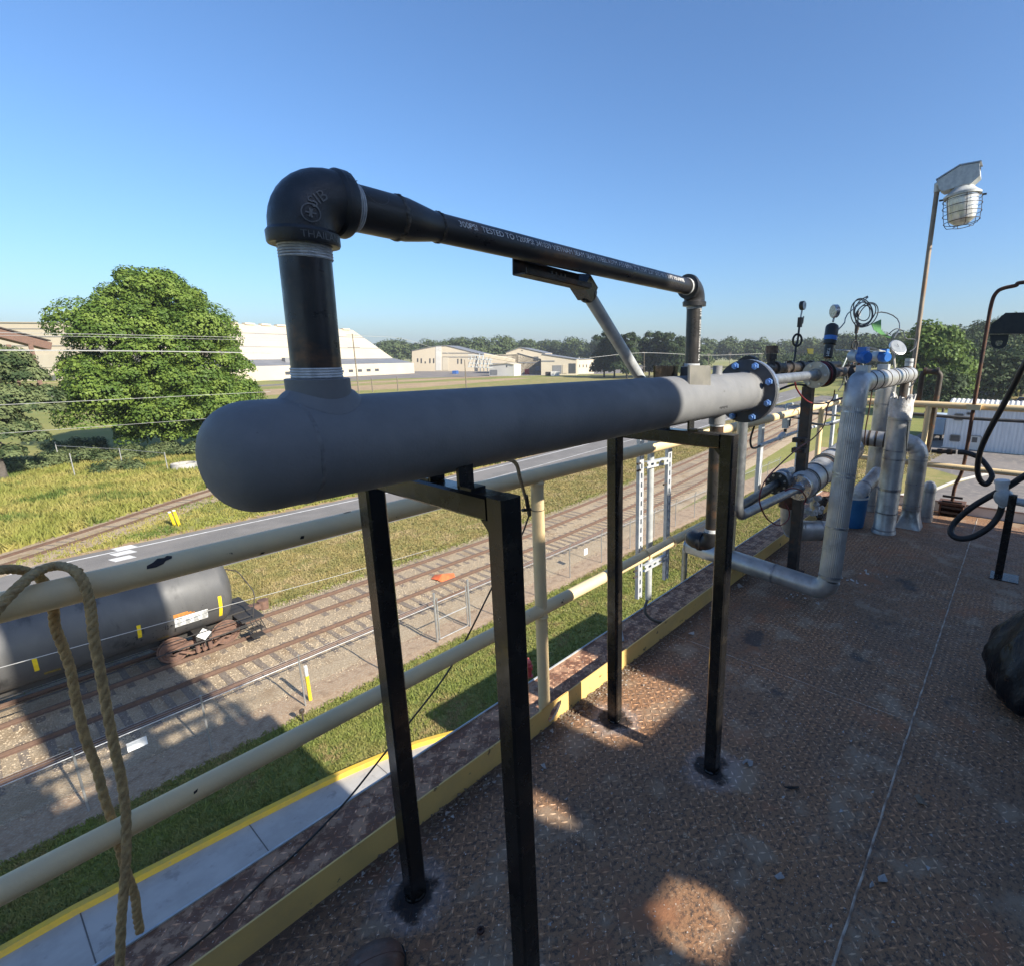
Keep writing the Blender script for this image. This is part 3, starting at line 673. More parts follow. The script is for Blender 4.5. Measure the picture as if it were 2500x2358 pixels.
# frames
def frame(x, y0, y1, label):
    f = thing('pipe_support_frame', label, 'frame', (x,(y0+y1)/2,0), 'black square-tube frames under the vessel')
    zt = 1.338
    for y in (y0, y1):
        b = MB(); s_, c_ = .025, .005; zz0, zz1 = .001, (zt if y == y0 else zt-.0502)
        prof = [(-s_+c_,-s_),(s_-c_,-s_),(s_,-s_+c_),(s_,s_-c_),(s_-c_,s_),(-s_+c_,s_),(-s_,s_-c_),(-s_,-s_+c_)]
        b.prism([(x+a, y+q, zz0) for a, q in prof], (0,0,zz1-zz0)); b.build('leg', M['black_paint'], f, smooth=0)
        bead(0, .030, .006, .002, 28, 'black_paint', f, 'foot_weld', (x,y,.004), (0,0,1))
    b = MB(); s_, c_ = .025, .005; prof = [(-s_+c_,-s_),(s_-c_,-s_),(s_,-s_+c_),(s_,s_-c_),(s_-c_,s_),(-s_+c_,s_),(-s_,s_-c_),(-s_,-s_+c_)]
    b.prism([(x+a, y0+.0255, zt-.025+q) for a, q in prof], (0, y1+.025-y0-.0255, 0)); b.build('crossbar', M['black_paint'], f, smooth=0)
    MB().add([(x-.02,y0+.0252,zt-.05),(x+.02,y0+.0252,zt-.05),(x+.02,y0+.0252,zt-.072),(x-.02,y0+.0252,zt-.072),(x-.02,y0+.047,zt-.0503),(x+.02,y0+.047,zt-.0503)],
        [(3,2,5,4),(0,4,5,1),(0,3,4),(1,5,2)]).build('corner_weld', M['black_paint'], f, smooth=0)
    for sg in (-1, 1):                                # angle clips that hold the vessel
        c = va(x); yy = c.y+sg*.050; b = MB(); b.bbox((x-.018,yy-.004,zt+.0005), (x+.018,yy+.004,zt+.052)); b.bbox((x-.018,min(yy,yy+sg*.04),zt+.0005), (x+.018,max(yy,yy+sg*.04),zt+.0065))
        b.build('angle_clip', M['black_paint'], f, smooth=0)
    return f
frame(.645, .755, 1.25, 'black square-tube frame under the domed end of the vessel')
frame(1.65, .765, 1.25, 'black square-tube frame under the flanged end of the vessel')

# ================================================================ black pipe loop above the vessel
pl = thing('pipe_loop', 'black threaded steel pipe loop with cast elbows rising from the grey vessel', 'pipe', va(NX)+Vector((0,0,.1)))
HZ_ = 1.834; RB = .0365; RS = .0265
ra0 = va(NX); rt = Vector((ra0.x+.006, ra0.y, HZ_-.052))
MB().tube([ra0+Vector((0,0,.108)), rt], RB, 32).build('riser', M['black_pipe'], pl)
def tape(o, d, r, n, w, par=pl):
    prof = []
    for k in range(n): prof += [(k*w, r+.0003), (k*w+w*.45, r+.0017), (k*w+w*.9, r+.0006)]
    return MB().lathe(o, d, prof, 32, False, False).build('thread_tape', M['tape'], par, smooth=60)
tape(ra0+Vector((0,0,.1135)), (0,0,1), RB, 4, .0042); tape(rt-Vector((.000,0,.040)), (0,0,1), RB, 5, .0042)
ec = Vector((rt.x, rt.y, HZ_)); BR = .050
elp = [Vector((ec.x, ec.y, HZ_-BR-.018))]+[Vector((ec.x,ec.y,HZ_))+EV*(BR*(1-math.cos(rad(a))))-Vector((0,0,BR*(1-math.sin(rad(a))))) for a in range(0,91,9)]+[ec+EV*(BR+.018)]
eb = MB().tube(elp, .0463, 40)
elbow = eb.build('elbow', M['black_iron'], pl)
for o, d in ((Vector((ec.x,ec.y,HZ_-BR-.022)), (0,0,1)), (ec+EV*(BR+.022), -EV)):
    MB().lathe(o, d, [(0,.040),(0,.0490),(.003,.0505),(.017,.0505),(.022,.0466)], 40, True, False).build('elbow_band', M['black_iron'], elbow)
bvh = BVHTree.FromPolygons([Vector(v) for v in eb.v], [list(f) for f in eb.f])
def emboss(s, size, px, py, rot, name='cast_lettering', flat=None):
    vs, fs = (text_mesh(s, size, .0) if flat is None else flat); d = Vector(ray(px, py)).normalized(); up_ = Vector((0,0,1)); rt_ = d.cross(up_).normalized(); up_ = rt_.cross(d)
    cx0 = (min(v[0] for v in vs)+max(v[0] for v in vs))/2; cy0 = (min(v[1] for v in vs)+max(v[1] for v in vs))/2; out = []; o = Vector(CAMP)
    ctr = bvh.ray_cast(o, d)[0]
    if ctr is None: return None
    for x, y, z in vs:
        x -= cx0; y -= cy0; x, y = x*math.cos(rot)-y*math.sin(rot), x*math.sin(rot)+y*math.cos(rot)
        tgt = ctr+rt_*x+up_*y; h = bvh.ray_cast(o, (tgt-o).normalized())
        if h[0] is None: return None
        out.append(h[0]+h[1]*.0018 if h[1].dot(d) < 0 else h[0]-h[1]*.0018)
    b = MB(); b.add(out, fs); n = len(out)
    return b.build(name, M['emboss'], elbow, smooth=0)
M['emboss'] = mat('highlight_cast_letters', (.15,.152,.156), (.09,.092,.096), 60, .40, metal=.3)  # paler than the iron: highlights on the raised letters put into the colour
emboss('SIB', .021, 600+497/2.84, 350+385/2.84, rad(35))
ringv = []; ringf = []
for i in range(28):
    an = 2*math.pi*i/28; ringv += [(.0128*math.cos(an), .0128*math.sin(an), 0), (.0110*math.cos(an), .0110*math.sin(an), 0)]
for i in range(28): ringf.append((2*i, 2*((i+1) % 28), 2*((i+1) % 28)+1, 2*i+1))
emboss('', 0, 600+450/2.84, 350+485/2.84, 0, 'cast_mark_ring', (ringv, ringf))
for k, (x0, y0, x1, y1) in enumerate(((-.006,.006,-.002,-.006),(-.002,-.006,.001,.004),(.001,.004,.004,-.005),(.004,-.005,.007,.006),(-.007,0,.007,.001))):
    dx, dy = x1-x0, y1-y0; l = math.hypot(dx, dy); nx, ny = -dy/l*.0011, dx/l*.0011
    emboss('', 0, 600+450/2.84, 350+485/2.84, rad(-10), 'cast_mark', ([(x0+nx,y0+ny,0),(x1+nx,y1+ny,0),(x1-nx,y1-ny,0),(x0-nx,y0-ny,0)], [(0,1,2,3)]))
text_on_pipe('cast_band_lettering', 'THAILAND', .0165, Vector((ec.x,ec.y,HZ_-BR-.017)), (0,0,1), NV, .0520, M['emboss'], elbow) if False else None
def band_text(s, size, z, r, a0, par):                  # letters running round the lower band
    vs, fs = text_mesh(s, size); out = []
    for x, y, zz in vs:
        a = a0+x/r; out.append((ec.x+math.cos(a)*(r+.0007), ec.y+math.sin(a)*(r+.0007), z+y))
    return MB().add(out, fs).build('cast_lettering', M['emboss'], par, smooth=0)
band_text('THAILAND', .0145, HZ_-BR-.0175, .0506, rad(-118), elbow)
vs_t, fs_t = text_mesh('-EMJ-', .0135); ob_ = []
for x, y, zz in vs_t:
    a = rad(60)-x/.0506; u = Vector((0,0,1))*math.sin(a)+NV*math.cos(a); ob_.append(ec+EV*(BR+.005+.0145-y)+u*(.0506+.0007))
MB().add(ob_, fs_t).build('cast_lettering', M['emboss'], elbow, smooth=0)
# horizontal run: nipple, reducer, long pipe
h0 = ec+EV*(BR+.016); tape(ec+EV*(BR+.0225), EV, RB, 4, .0040)
xw1 = (vp(600+1040/2.84, 350+490/2.84)[0]-ec.x); xw2 = (vp(600+1330/2.84, 350+580/2.84)[0]-ec.x); xe = RX-ec.x
MB().lathe(ec, EV, [(BR+.016,RB),(xw1,RB)], 36).build('nipple', M['black_pipe'], pl)
MB().lathe(ec, EV, [(xw1,RB),(xw1+.018,RB-.0003),(xw1+(xw2-xw1)*.55,(RB+RS)/2),(xw2-.012,RS+.0003),(xw2,RS)], 36, False, False).build('reducer', M['black_pipe'], pl)
bead(0, RB, .006, .0022, 60, 'weld', pl, 'weld_bead', ec+EV*xw1, EV); bead(0, RS, .005, .002, 60, 'weld', pl, 'weld_bead', ec+EV*xw2, EV)
lp = MB().lathe(ec, EV, [(xw2,RS),((xw2+xe)/2,RS),(xe-.04,RS)], 36); lp.build('long_pipe', M['black_pipe'], pl)
M['stencil'] = mat('white_stencil', (.74,.74,.72), (.52,.51,.50), 120, .6)
text_on_pipe('pipe_stencil', '300PSI  TESTED TO 1200PSI 341039 VIETNAM SEAM SEAM STEEL ASTM A53 ERW 2" X .154" 2.37" STD 40 X 21FT VINAPIPE', .0175, ec+EV*(xw2+.03)+Vector((0,0,0)), EV, NV+Vector((0,0,.17)), RS, M['stencil'], pl)
# chalk circle on the nipple
cb = MB(); cc = ec+EV*(BR+.062)
for i in range(26):
    a = 2*math.pi*i/26; a2 = 2*math.pi*(i+.8)/26; pts = []
    for q in (a, a2):
        for rr in (.0185,.0192): th = rad(38)+rr*math.sin(q)/RB; pts.append(cc+EV*(rr*math.cos(q)*1.1)+(NV*math.cos(th)+Vector((0,0,1))*math.sin(th))*(RB+.0004))
    cb.quad(pts[0], pts[1], pts[3], pts[2])
M['chalk'] = mat('chalk', (.16,.16,.165), (.10,.10,.10), 100, .9)
cb.build('chalk_ring', M['chalk'], pl, smooth=0)
# far elbow and riser
fc = ec+EV*xe; fz = fc.z
fp = [fc-EV*(.040+.014)]+[fc-EV*(.04*(1-math.sin(rad(a))))-Vector((0,0,.04*(1-math.cos(rad(a))))) for a in range(0,91,10)]+[fc-Vector((0,0,.056))]
e2 = MB().tube(fp, .0365, 30).build('elbow', M['black_iron'], pl)
MB().lathe(fc-EV*.058, EV, [(0,.030),(0,.041),(.014,.042),(.018,.037)], 30, True, False).build('elbow_band', M['black_iron'], e2)
MB().lathe(fc-Vector((0,0,.060)), (0,0,1), [(0,.030),(0,.041),(.014,.042),(.018,.037)], 30, True, False).build('elbow_band', M['black_iron'], e2)
tape(fc-EV*.066, EV, RS, 2, .004); tape(fc-Vector((0,0,.070)), (0,0,1), RS, 3, .0035)
cr = va(RX); MB().tube([fc-Vector((0,0,.05)), Vector((fc.x,fc.y,cr.z+.10))], RS, 28).build('riser', M['black_pipe'], pl)
tape(Vector((fc.x,fc.y,cr.z+.116)), (0,0,1), RS, 3, .0035)
vs, fs = text_mesh('TO 1200PSI 341039  51E174', .0175); out = []
for x, y, zz in vs:
    a = y/RS; out.append(Vector((fc.x,fc.y,cr.z+.135+x))+((NV*math.cos(a-.25)-EV*math.sin(a-.25)))*(RS+.0006))
MB().add(out, fs).build('pipe_stencil', M['stencil'], pl, smooth=0)

# ---------------------------------------------------------------- kicker brace under the long pipe
kb_ = thing('kicker_brace', 'galvanised pipe brace with dark channel clamp under the black pipe', 'brace', aty(*dd(1243,735),1.13))
kt = Vector(aty(*dd(1138,566),1.02)); kq = Vector(aty(*dd(1243,735),1.12)); kd = (kq-kt).normalized()
MB().tube([kt-kd*.02, kq+kd*.30], .0195, 20).build('brace_tube', M['galv'], kb_)
ca = Vector(aty(1252,652,1.0)); cb2 = Vector(aty(1412,690,1.0)); cd = (cb2-ca).normalized()
cm = MB(); w_, h_, th = .041, .036, .0035
cm.beam(ca, cb2, th, h_); cm.beam(ca+Vector((0,-w_/2,-h_/2)), cb2+Vector((0,-w_/2,-h_/2)), w_, th); cm.beam(ca+Vector((0,-w_*.08,h_/2)), cb2+Vector((0,-w_*.08,h_/2)), w_*.2, th)
cm.beam(ca+Vector((0,-w_-.004,-h_/2+.006)), cb2+Vector((0,-w_-.004,-h_/2+.006)), th, .012)
cm.build('channel', M['dirty_steel'], kb_, smooth=0)
for k in range(4):
    c = ca+cd*((cb2-ca).length*(.55+.07*k)); MB().box(c+Vector((0,-.003,0)), (.005,.002,.022)).build('channel_slot', M['plate'], kb_)
MB().beam(kt-kd*.045, kt+kd*.012, .046, .05, (0,1,0)).build('clamp', M['black_paint'], kb_, smooth=0)
MB().lathe(kt+kd*.006, kd, [(0,.026),(.01,.027),(.018,.023)], 20).build('clamp_collar', M['black_paint'], kb_)
# ================================================================ piping to the right of the vessel
def C1(x, y): return (1800+x/2.84, 700+y/2.84)
def C2(x, y): return (1500+x/3.313, 950+y/3.313)
def C3(x, y): return (1900+x/3.313, 350+y/3.313)
def C4(x, y): return (2000+x/3.972, 850+y/3.972)
def C5(x, y): return (1830+x/6.627, 880+y/6.627)
def Y(q, y): return Vector(aty(*q, y))
def X(q, x): return Vector(atx(*q, x))
def band(par, o, d, r, w=.012, m='alu_band', h=.0035):
    return MB().lathe(Vector(o)-Vector(d).normalized()*w/2, d, [(0,r),(0,r+h),(w,r+h),(w,r)], 28, False, False).build('jacket_band', M[m], par)
def boltflange(par, o, d, r, th, nb, m, br=None, bm='flange', name='flange'):
    d = Vector(d).normalized(); f = MB().lathe(o, d, [(0,r*.99),(.001,r),(th,r),(th+.001,r*.99)], 36).build(name, M[m], par)
    a = Vector((0,0,1)); u = (a-d*a.dot(d)).normalized(); w = d.cross(u); br = br or r*.78
    for k in range(nb):
        an = 2*math.pi*(k+.5)/nb; c = Vector(o)+(u*math.cos(an)+w*math.sin(an))*br
        MB().lathe(c, d, [(-.011,.009),(th+.011,.009)], 6).build('bolt', M[bm], f)
    return f
# outlet pipe from the blind flange to the next flanged valve
F2 = Y(C5(1060,240), 1.055); XD = Vector((1,.045,-.004)).normalized()
b0 = va(XE+.031); b0 = Vector((b0.x, b0.y, Y(C5(300,330), b0.y).z))
op = thing('outlet_pipe', 'bare steel pipe from the blind flange to a bolted flange and valve', 'pipe', F2-Vector((0,0,.1)))
od = (F2-b0).normalized()
MB().tube([b0, F2], .0265, 24).build('tube', M['steelpipe'], op)
MB().lathe(b0, od, [(0,.038),(.006,.036),(.014,.028)], 24, False, False).build('weld_collar', M['flange'], op)
boltflange(op, F2, od, .082, .022, 6, 'plate')
MB().lathe(F2-od*.02, od, [(0,.030),(.02,.040)], 24, True, False).build('hub', M['plate'], op)
vb = MB().lathe(F2+od*.023, od, [(0,.050),(.03,.058),(.07,.066),(.11,.066),(.15,.055),(.17,.045)], 28); vb.build('valve_body', M['dirty_steel'], op)
boltflange(op, F2+od*.20, od, .085, .02, 6, 'dirty_steel', bm='dirty_steel'); MB().tube([F2+od*.22, F2+od*1.1], .035, 20).build('tube', M['dirty_steel'], op)
# dark header beyond with its fittings
hd = thing('dark_header', 'dark rusty pipe header with valves behind the vessel flange', 'pipe', Y((1860,905),1.42)-Vector((0,0,.1)))
ha = Y((1820,903),1.42); hb = Y((2010,893),1.50); hdv = (hb-ha).normalized()
MB().tube([ha, hb+hdv*.6], .033, 20).build('tube', M['dirty_steel'], hd)
boltflange(hd, ha+hdv*.03, hdv, .085, .022, 6, 'rubber', bm='dirty_steel'); boltflange(hd, ha+hdv*.058, hdv, .085, .022, 6, 'dirty_steel', bm='dirty_steel')
for t in (.30,.48,.62,.78): MB().lathe(ha+(hb-ha)*t, hdv, [(-.03,.036),(-.026,.047),(.026,.047),(.03,.036)], 20).build('union', M['dirty_steel'], hd)
vq = Y(C1(232,560), 1.44); vtop = Y(C1(232,410), 1.44); MB().lathe(vq, (0,0,1), [(0,.030),((vtop.z-vq.z)*.35,.030),((vtop.z-vq.z)*.36,.038),((vtop.z-vq.z)*.62,.039)], 8).build('valve_bonnet', M['dirty_steel'], hd)
M['tarwood'] = mat('rusty_cap', (.17,.115,.08), (.11,.075,.055), 30, .9, bump=.002, bscale=100)
MB().lathe(vq+Vector((0,0,(vtop.z-vq.z)*.63)), (0,0,1), [(0,.038),(.0,.042),((vtop.z-vq.z)*.36,.043)], 10).build('valve_cap', M['tarwood'], hd)
# square post under the valve
pp = Vector(atz(*C2(1440,1480), 0)); ptop = X(C5(1005,500), pp.x)
po = thing('support_post', 'dark square steel post standing under the outlet valve', 'post', (pp.x,pp.y,0))
MB().bbox((pp.x-.034,pp.y-.034,.008), (pp.x+.034,pp.y+.034,ptop.z+.03)).build('shaft', M['dirty_steel'], po, smooth=0)
MB().bbox((pp.x-.07,pp.y-.07,0), (pp.x+.07,pp.y+.07,.008)).build('base_plate', M['rusty'], po, smooth=0)
# gauges
def gauge(label, base, top, dial_r, facing, m_case, pigtail=False, body=None):
    g = thing('pressure_gauge', label, 'gauge', base, 'pressure gauges on the headers'); base = Vector(base); top = Vector(top); d = (top-base).normalized(); ln = (top-base).length
    if pigtail:
        pts = []; rr = .036; c = base+d*ln*.42
        loop = [c+Vector((EV.x*.6,EV.y*.6-.6,0)).normalized()*(rr*(math.sin(a)))+Vector((0,0,1))*(rr*(-math.cos(a))*1.25) for a in np.linspace(-.2, 6.1, 22)]
        MB().tube([base, base+d*ln*.18]+loop+[c+Vector((.012,0,.0)), base+d*ln*.66], .0085, 8).build('pigtail', M['rubber'], g)
        MB().box(base+d*ln*.72, (.030,.030,ln*.16)).build('needle_valve', M['dirty_steel'], g)
        MB().beam(base+d*ln*.70+Vector((.02,-.015,0)), base+d*ln*.82+Vector((.02,-.015,0)), .008, .014).build('valve_handle', M['plate'], g)
    if body: body(g, base, d, ln)
    MB().tube([base+d*ln*.78, top-Vector((0,0,dial_r*.9))], .007, 8).build('stem', M['plate'], g)
    f = Vector(facing).normalized()
    cs = MB().lathe(top-f*.016, f, [(0,dial_r*.9),(.004,dial_r),(.030,dial_r),(.032,dial_r*.94)], 28, True, True).build('case', m_case, g)
    MB().lathe(top+f*.0165, f, [(0,dial_r*.93),(.0012,dial_r*.92)], 28).build('dial', M['glass'], cs)
    MB().beam(top+f*.0185-Vector((0,0,dial_r*.2)), top+f*.0185+Vector((.4*dial_r,-.2*dial_r,dial_r*.5)), .002, .0015).build('needle', M['rubber'], cs)
    return g
gauge('small black dial gauge on looped siphon tube nearest the vessel flange', Y(C1(390,545),1.46), Y(C1(452,133),1.46), .034, (-.1,-1,.05), M['rubber'], True)
gauge('half hidden siphon tube valve behind the black transmitter', Y(C1(800,560),1.50), Y(C1(838,190),1.50), .030, (-.2,-1,0), M['rubber'], True)
def tx(g, base, d, ln):
    r_ = .040; a = base+d*ln*.0; o = base
    MB().lathe(base, d, [(0,.020),(ln*.02,.030),(ln*.30,.030),(ln*.305,.041),(ln*.36,.043),(ln*.66,.043),(ln*.70,.038),(ln*.74,.02)], 24).build('housing', M['rubber'], g)
    MB().lathe(base+d*ln*.385, d, [(0,.0435),(.028,.0435)], 24, False, False).build('blue_label', M['blue'], g)
    f = (Vector(CAMP)-base).normalized(); f.z = 0; f.normalize(); sd_ = f.cross(Vector((0,0,1)))
    MB().box(base+d*ln*.16+f*.031, (.001,.001,.001)).build('tag_edge', M['white'], g)
    vs, fs = text_mesh('MKT', .026); out = []
    R = Matrix((sd_, d, f)).transposed()
    for x, y, z in vs: out.append(base+d*ln*.05+(d*x*1.05)+(sd_*-1*(y-.010))+f*.0305)
    MB().add(out, fs).build('white_lettering', M['white'], g, smooth=0)
gauge('steel cased gauge on a black transmitter with blue label and white letters', Y(C1(625,500),1.09), Y(C1(675,172),1.09), .043, (.75,-.66,.05), M['flange'], False, tx)

# jacketed pipe A: out over the edge, up, then away to the right
A0 = Vector((3.40,1.86,.185)); A1 = Vector((3.31,.805,.135)); A2 = Y(C1(828,690), .80); A2 = Vector((A2.x, A2.y, 1.435)); A3 = X(C1(1195,612), 5.35)
RA = .0655
pa = thing('jacketed_pipe', 'ribbed aluminium jacketed pipe rising from the deck and turning right', 'pipe', (3.31,.82,0))
MB().tube([A0, A1+(A0-A1).normalized()*.075], RA, 28).build('lower_run', M['alu'], pa)
ep = arc(A0, A1, A2, .078, 3); MB().tube(ep, RA+.002, 28).build('lower_elbow', M['alu'], pa)
s0 = ep[-1]; up_d = (A2-A1).normalized()
rb = MB(); nseg = 72; e2p = arc(A1, A2, A3, .11, 8); top_s = e2p[0]
ln_ = (top_s-s0).length; u = Vector((1,0,0)); u = (u-up_d*u.dot(up_d)).normalized(); w = up_d.cross(u)
for h in (0, ln_):
    for j in range(nseg):
        an = 2*math.pi*j/nseg; r_ = RA+(.0016 if j % 2 else -.0008); rb.v.append(s0+up_d*h+(u*math.cos(an)+w*math.sin(an))*r_)
for j in range(nseg): rb.f.append((j, (j+1) % nseg, nseg+(j+1) % nseg, nseg+j))
rb.build('riser_jacket', M['alu'], pa, smooth=0)
MB().tube([top_s-up_d*.05]+e2p, RA+.003, 28).build('upper_elbow', M['alu'], pa)
d3 = (A3-A2).normalized(); MB().tube([e2p[-1], A3], RA, 28).build('upper_run', M['alu'], pa)
for t in (.02,.30,.58,.60,.93): band(pa, s0+up_d*ln_*t, up_d, RA+.001)
band(pa, A0+(A1-A0)*.28, A1-A0, RA); band(pa, A0+(A1-A0)*.66, A1-A0, RA)
for t in (.10,.22,.36,.50,.66,.72,.86,.97): band(pa, A2+d3*((A3-A2).length*t+.05), d3, RA, .014, 'dirty_steel', .003)
MB().tube([A0+Vector((0,0,-.02)), A0+Vector((0,.035,-.05)), A0+Vector((0,.04,-.5))], .022, 14).build('drain_leg', M['alu_band'], pa)
MB().lathe(A0+(A0-A1).normalized()*.0, A0-A1, [(0,RA+.003),(.012,RA+.003)], 28).build('end_cap', M['alu_band'], pa)
# jacketed pipe B with torn top
Bb = Vector(atz(*C1(1012,1700), 0)); Bt = X(C1(1150,760), Bb.x); Bt = Vector((Bb.x-.02, Bt.y, Bt.z))
pbn = thing('jacketed_pipe', 'tall aluminium jacketed pipe with torn white insulation at its open top', 'pipe', (Bb.x,Bb.y,0))
bd = (Bt-Bb).normalized(); bl_ = (Bt-Bb).length; RBp = .093
MB().lathe(Bb, bd, [(0,RBp+.012),(.02,RBp+.010),(.04,RBp),(bl_*.86,RBp)], 32, True, False).build('jacket', M['alu'], pbn)
tt = MB(); nn = 40; u = Vector((1,0,0)); w = bd.cross(u).normalized(); u = w.cross(bd)
for k, (h, dr, jt) in enumerate(((.855,.001,0),(.90,.004,.0),(.955,.002,.006),(1.0,.006,.03),(.985,-.022,.03),(.93,-.045,.0))):
    for j in range(nn):
        an = 2*math.pi*j/nn; r_ = RBp+dr+random.uniform(-.004,.004); tt.v.append(Bb+bd*(bl_*h+random.uniform(-jt,jt))+(u*math.cos(an)+w*math.sin(an))*r_)
for k in range(5):
    for j in range(nn): tt.f.append((k*nn+j, k*nn+(j+1) % nn, (k+1)*nn+(j+1) % nn, (k+1)*nn+j))
tt.build('torn_insulation', M['plaster'], pbn, smooth=50)
MB().tube([Bb+bd*bl_*.9, Vector((Bb.x,Bt.y+.0,1.50))], .035, 18).build('inner_pipe', M['dirty_steel'], pbn)
for t in (.03,.16,.33,.34,.56,.62,.84): band(pbn, Bb+bd*bl_*t, bd, RBp)
wire('gap_seam', [Bb+bd*bl_*.60+Vector((-.01,-RBp-.002,0)).normalized()*(RBp+.002), Bb+bd*bl_*.72+Vector((-.45,-.9,0)).normalized()*(RBp+.002), Bb+bd*bl_*.83+Vector((-.55,-.83,0)).normalized()*(RBp+.002)], .0028, M['rubber'], parent=pbn)
# pipe C with flared foot and elbow back to the left
Cb = Vector(atz(*C1(1190,1660), 0)); Ce = X(C1(1250,1110), Cb.x); RC = .078
pc = thing('jacketed_pipe', 'aluminium jacketed pipe with flared square foot and wrinkled elbow', 'pipe', (Cb.x,Cb.y,0))
fm = MB(); rings = [(.0,.125,4),(.02,.120,4),(.13,RC+.004,0),(.16,RC,0)]
for z, r_, sq in rings:
    for j in range(32):
        an = 2*math.pi*j/32; k = 1.0
        if sq: k = min(1/max(abs(math.cos(an)),1e-3), 1/max(abs(math.sin(an)),1e-3)); k = min(k, 1.33)*.86
        fm.v.append((Cb.x+math.cos(an)*r_*k, Cb.y+math.sin(an)*r_*k, z))
for k in range(3):
    for j in range(32): fm.f.append((k*32+j, k*32+(j+1) % 32, (k+1)*32+(j+1) % 32, (k+1)*32+j))
fm.build('flared_foot', M['alu'], pc, smooth=40)
C2_ = Vector((Cb.x, Cb.y, Ce.z+.03)); C3_ = Vector((Cb.x-.05, Cb.y+.62, Ce.z+.05))
ce = arc(Cb, C2_, C3_, .125, 10); MB().tube([Vector((Cb.x,Cb.y,.15)), ce[0]], RC, 28).build('jacket', M['alu'], pc)
eb_ = MB().tube([p for p in ce], [RC*(1+.035*math.sin(i*2.1)) for i in range(len(ce))], 28); eb_.build('wrinkled_elbow', M['alu'], pc, smooth=50)
MB().tube([ce[-1], C3_], RC*.95, 28).build('branch_run', M['alu'], pc)
for z in (.18,.22,.42,Ce.z-.12): band(pc, (Cb.x,Cb.y,z), (0,0,1), RC)
for t in (.35,.5,.62): band(pc, ce[-1]+(C3_-ce[-1])*t, C3_-ce[-1], RC*.95, .02, 'dirty_steel', .002)
# pipes D and E behind
Db = Vector(atz(*C1(925,1545), 0)); Dt = X(C1(1040,640), Db.x)
pd_ = thing('jacketed_pipe', 'bright aluminium jacketed pipe standing behind the torn pipe', 'pipe', (Db.x,Db.y,0))
dd_ = (Dt-Db).normalized(); MB().tube([Db, Dt], .092, 28).build('jacket', M['alu'], pd_)
for t in (.05,.2,.28,.55,.82): band(pd_, Db+(Dt-Db)*t, dd_, .092)
Eb = Vector(atz(*C1(1300,1620), 0)); Et = X(C1(1310,1370), Eb.x)
pe = thing('jacketed_pipe', 'short capped aluminium pipe beside the flared foot', 'pipe', (Eb.x,Eb.y,0))
MB().lathe((Eb.x,Eb.y,0), (0,0,1), [(0,.062),(Et.z-.04,.062),(Et.z,.056),(Et.z+.03,.035),(Et.z+.04,.004)], 24).build('jacket', M['alu'], pe)
band(pe, (Eb.x,Eb.y,.05), (0,0,1), .062); band(pe, (Eb.x,Eb.y,Et.z-.06), (0,0,1), .062)
# blackened riser at the end of pipe A
Ft = X(C1(1195,500), 5.45); Fb = X(C1(1165,740), 5.45)
pf = thing('stub_pipe', 'small galvanised stub rising at the end of the banded run', 'pipe', Fb)
MB().tube([Fb-Vector((0,0,.1)), Ft], .034, 18).build('tube', M['galv'], pf); band(pf, Ft-Vector((0,0,.03)), (0,0,1), .034)

# insulated line G with flange and the small steel bend in front
G0_ = Y(C2(1490,800), 1.15); gd = Vector((1,.03,.035)).normalized(); RG = .105
pg = thing('insulated_line', 'fat aluminium jacketed line with bare bolted flange running away', 'pipe', G0_-Vector((0,0,.15)))
boltflange(pg, G0_, gd, .088, .022, 8, 'flange'); boltflange(pg, G0_+gd*.028, gd, .088, .022, 8, 'plate')
MB().lathe(G0_+gd*.05, gd, [(0,.07),(.03,.09),(.07,.10),(.12,.095)], 28).build('crumbling_insulation', M['plaster'], pg)
MB().lathe(G0_+gd*.14, gd, [(0,RG),(.5,RG)], 32).build('jacket', M['alu'], pg)
MB().lathe(G0_+gd*.66, gd, [(0,RG+.012),(.9,RG+.012)], 32).build('jacket', M['alu'], pg)
for t in (.16,.36,.62,.68,.9): band(pg, G0_+gd*t, gd, RG+(.012 if t > .64 else 0), .022, 'dirty_steel', .003)
sbn = thing('steel_bend', 'bare steel pipe bent upward from the lower flange', 'pipe', Y(C2(1020,1010),1.13))
e0 = G0_-gd*.01; c_ = Y(C2(985,1040), 1.12); t_ = Y(C2(1035,250), 1.12)
MB().tube(path([e0, c_+Vector((.015,0,0)), Vector((c_.x+.01,1.12,t_.z))], .085, 8), .0275, 22).build('tube', M['steelpipe'], sbn)
MB().lathe(G0_-gd*.012, gd, [(0,.03),(.012,.042)], 22, False, True).build('weld_collar', M['flange'], sbn)
# lower black line with elbows, fed from the vessel drain
dr = thing('drain_line', 'black threaded drain line dropping from the vessel and running to a flange', 'pipe', va(DX)-Vector((0,0,.9)))
v0 = va(DX)-Vector((0,0,VR+.03)); z1 = Y(C2(790,1240), v0.y).z
p1 = Vector((v0.x, v0.y, z1)); yy_ = v0.y+.02
while yy_ < 1.4 and Y(C2(612,1212), yy_).z > z1: yy_ += .005
p2 = Y(C2(612,1212), yy_); p2.z = z1; p3 = Y(C2(1310,765), 1.27)
MB().tube([v0, p1+Vector((0,0,.045))], .0285, 22).build('drop_pipe', M['black_pipe'], dr)
tape(v0-Vector((0,0,.012)), (0,0,1), .0285, 3, .0035, dr); tape(p1+Vector((0,0,.052)), (0,0,1), .0285, 4, .004, dr)
dv1 = (p2-p1).normalized()
e1 = MB().tube([p1+Vector((0,0,.050))]+arc(p1+Vector((0,0,1)), p1, p2, .04, 6)+[p1+dv1*.05], .037, 22).build('elbow', M['black_iron'], dr)
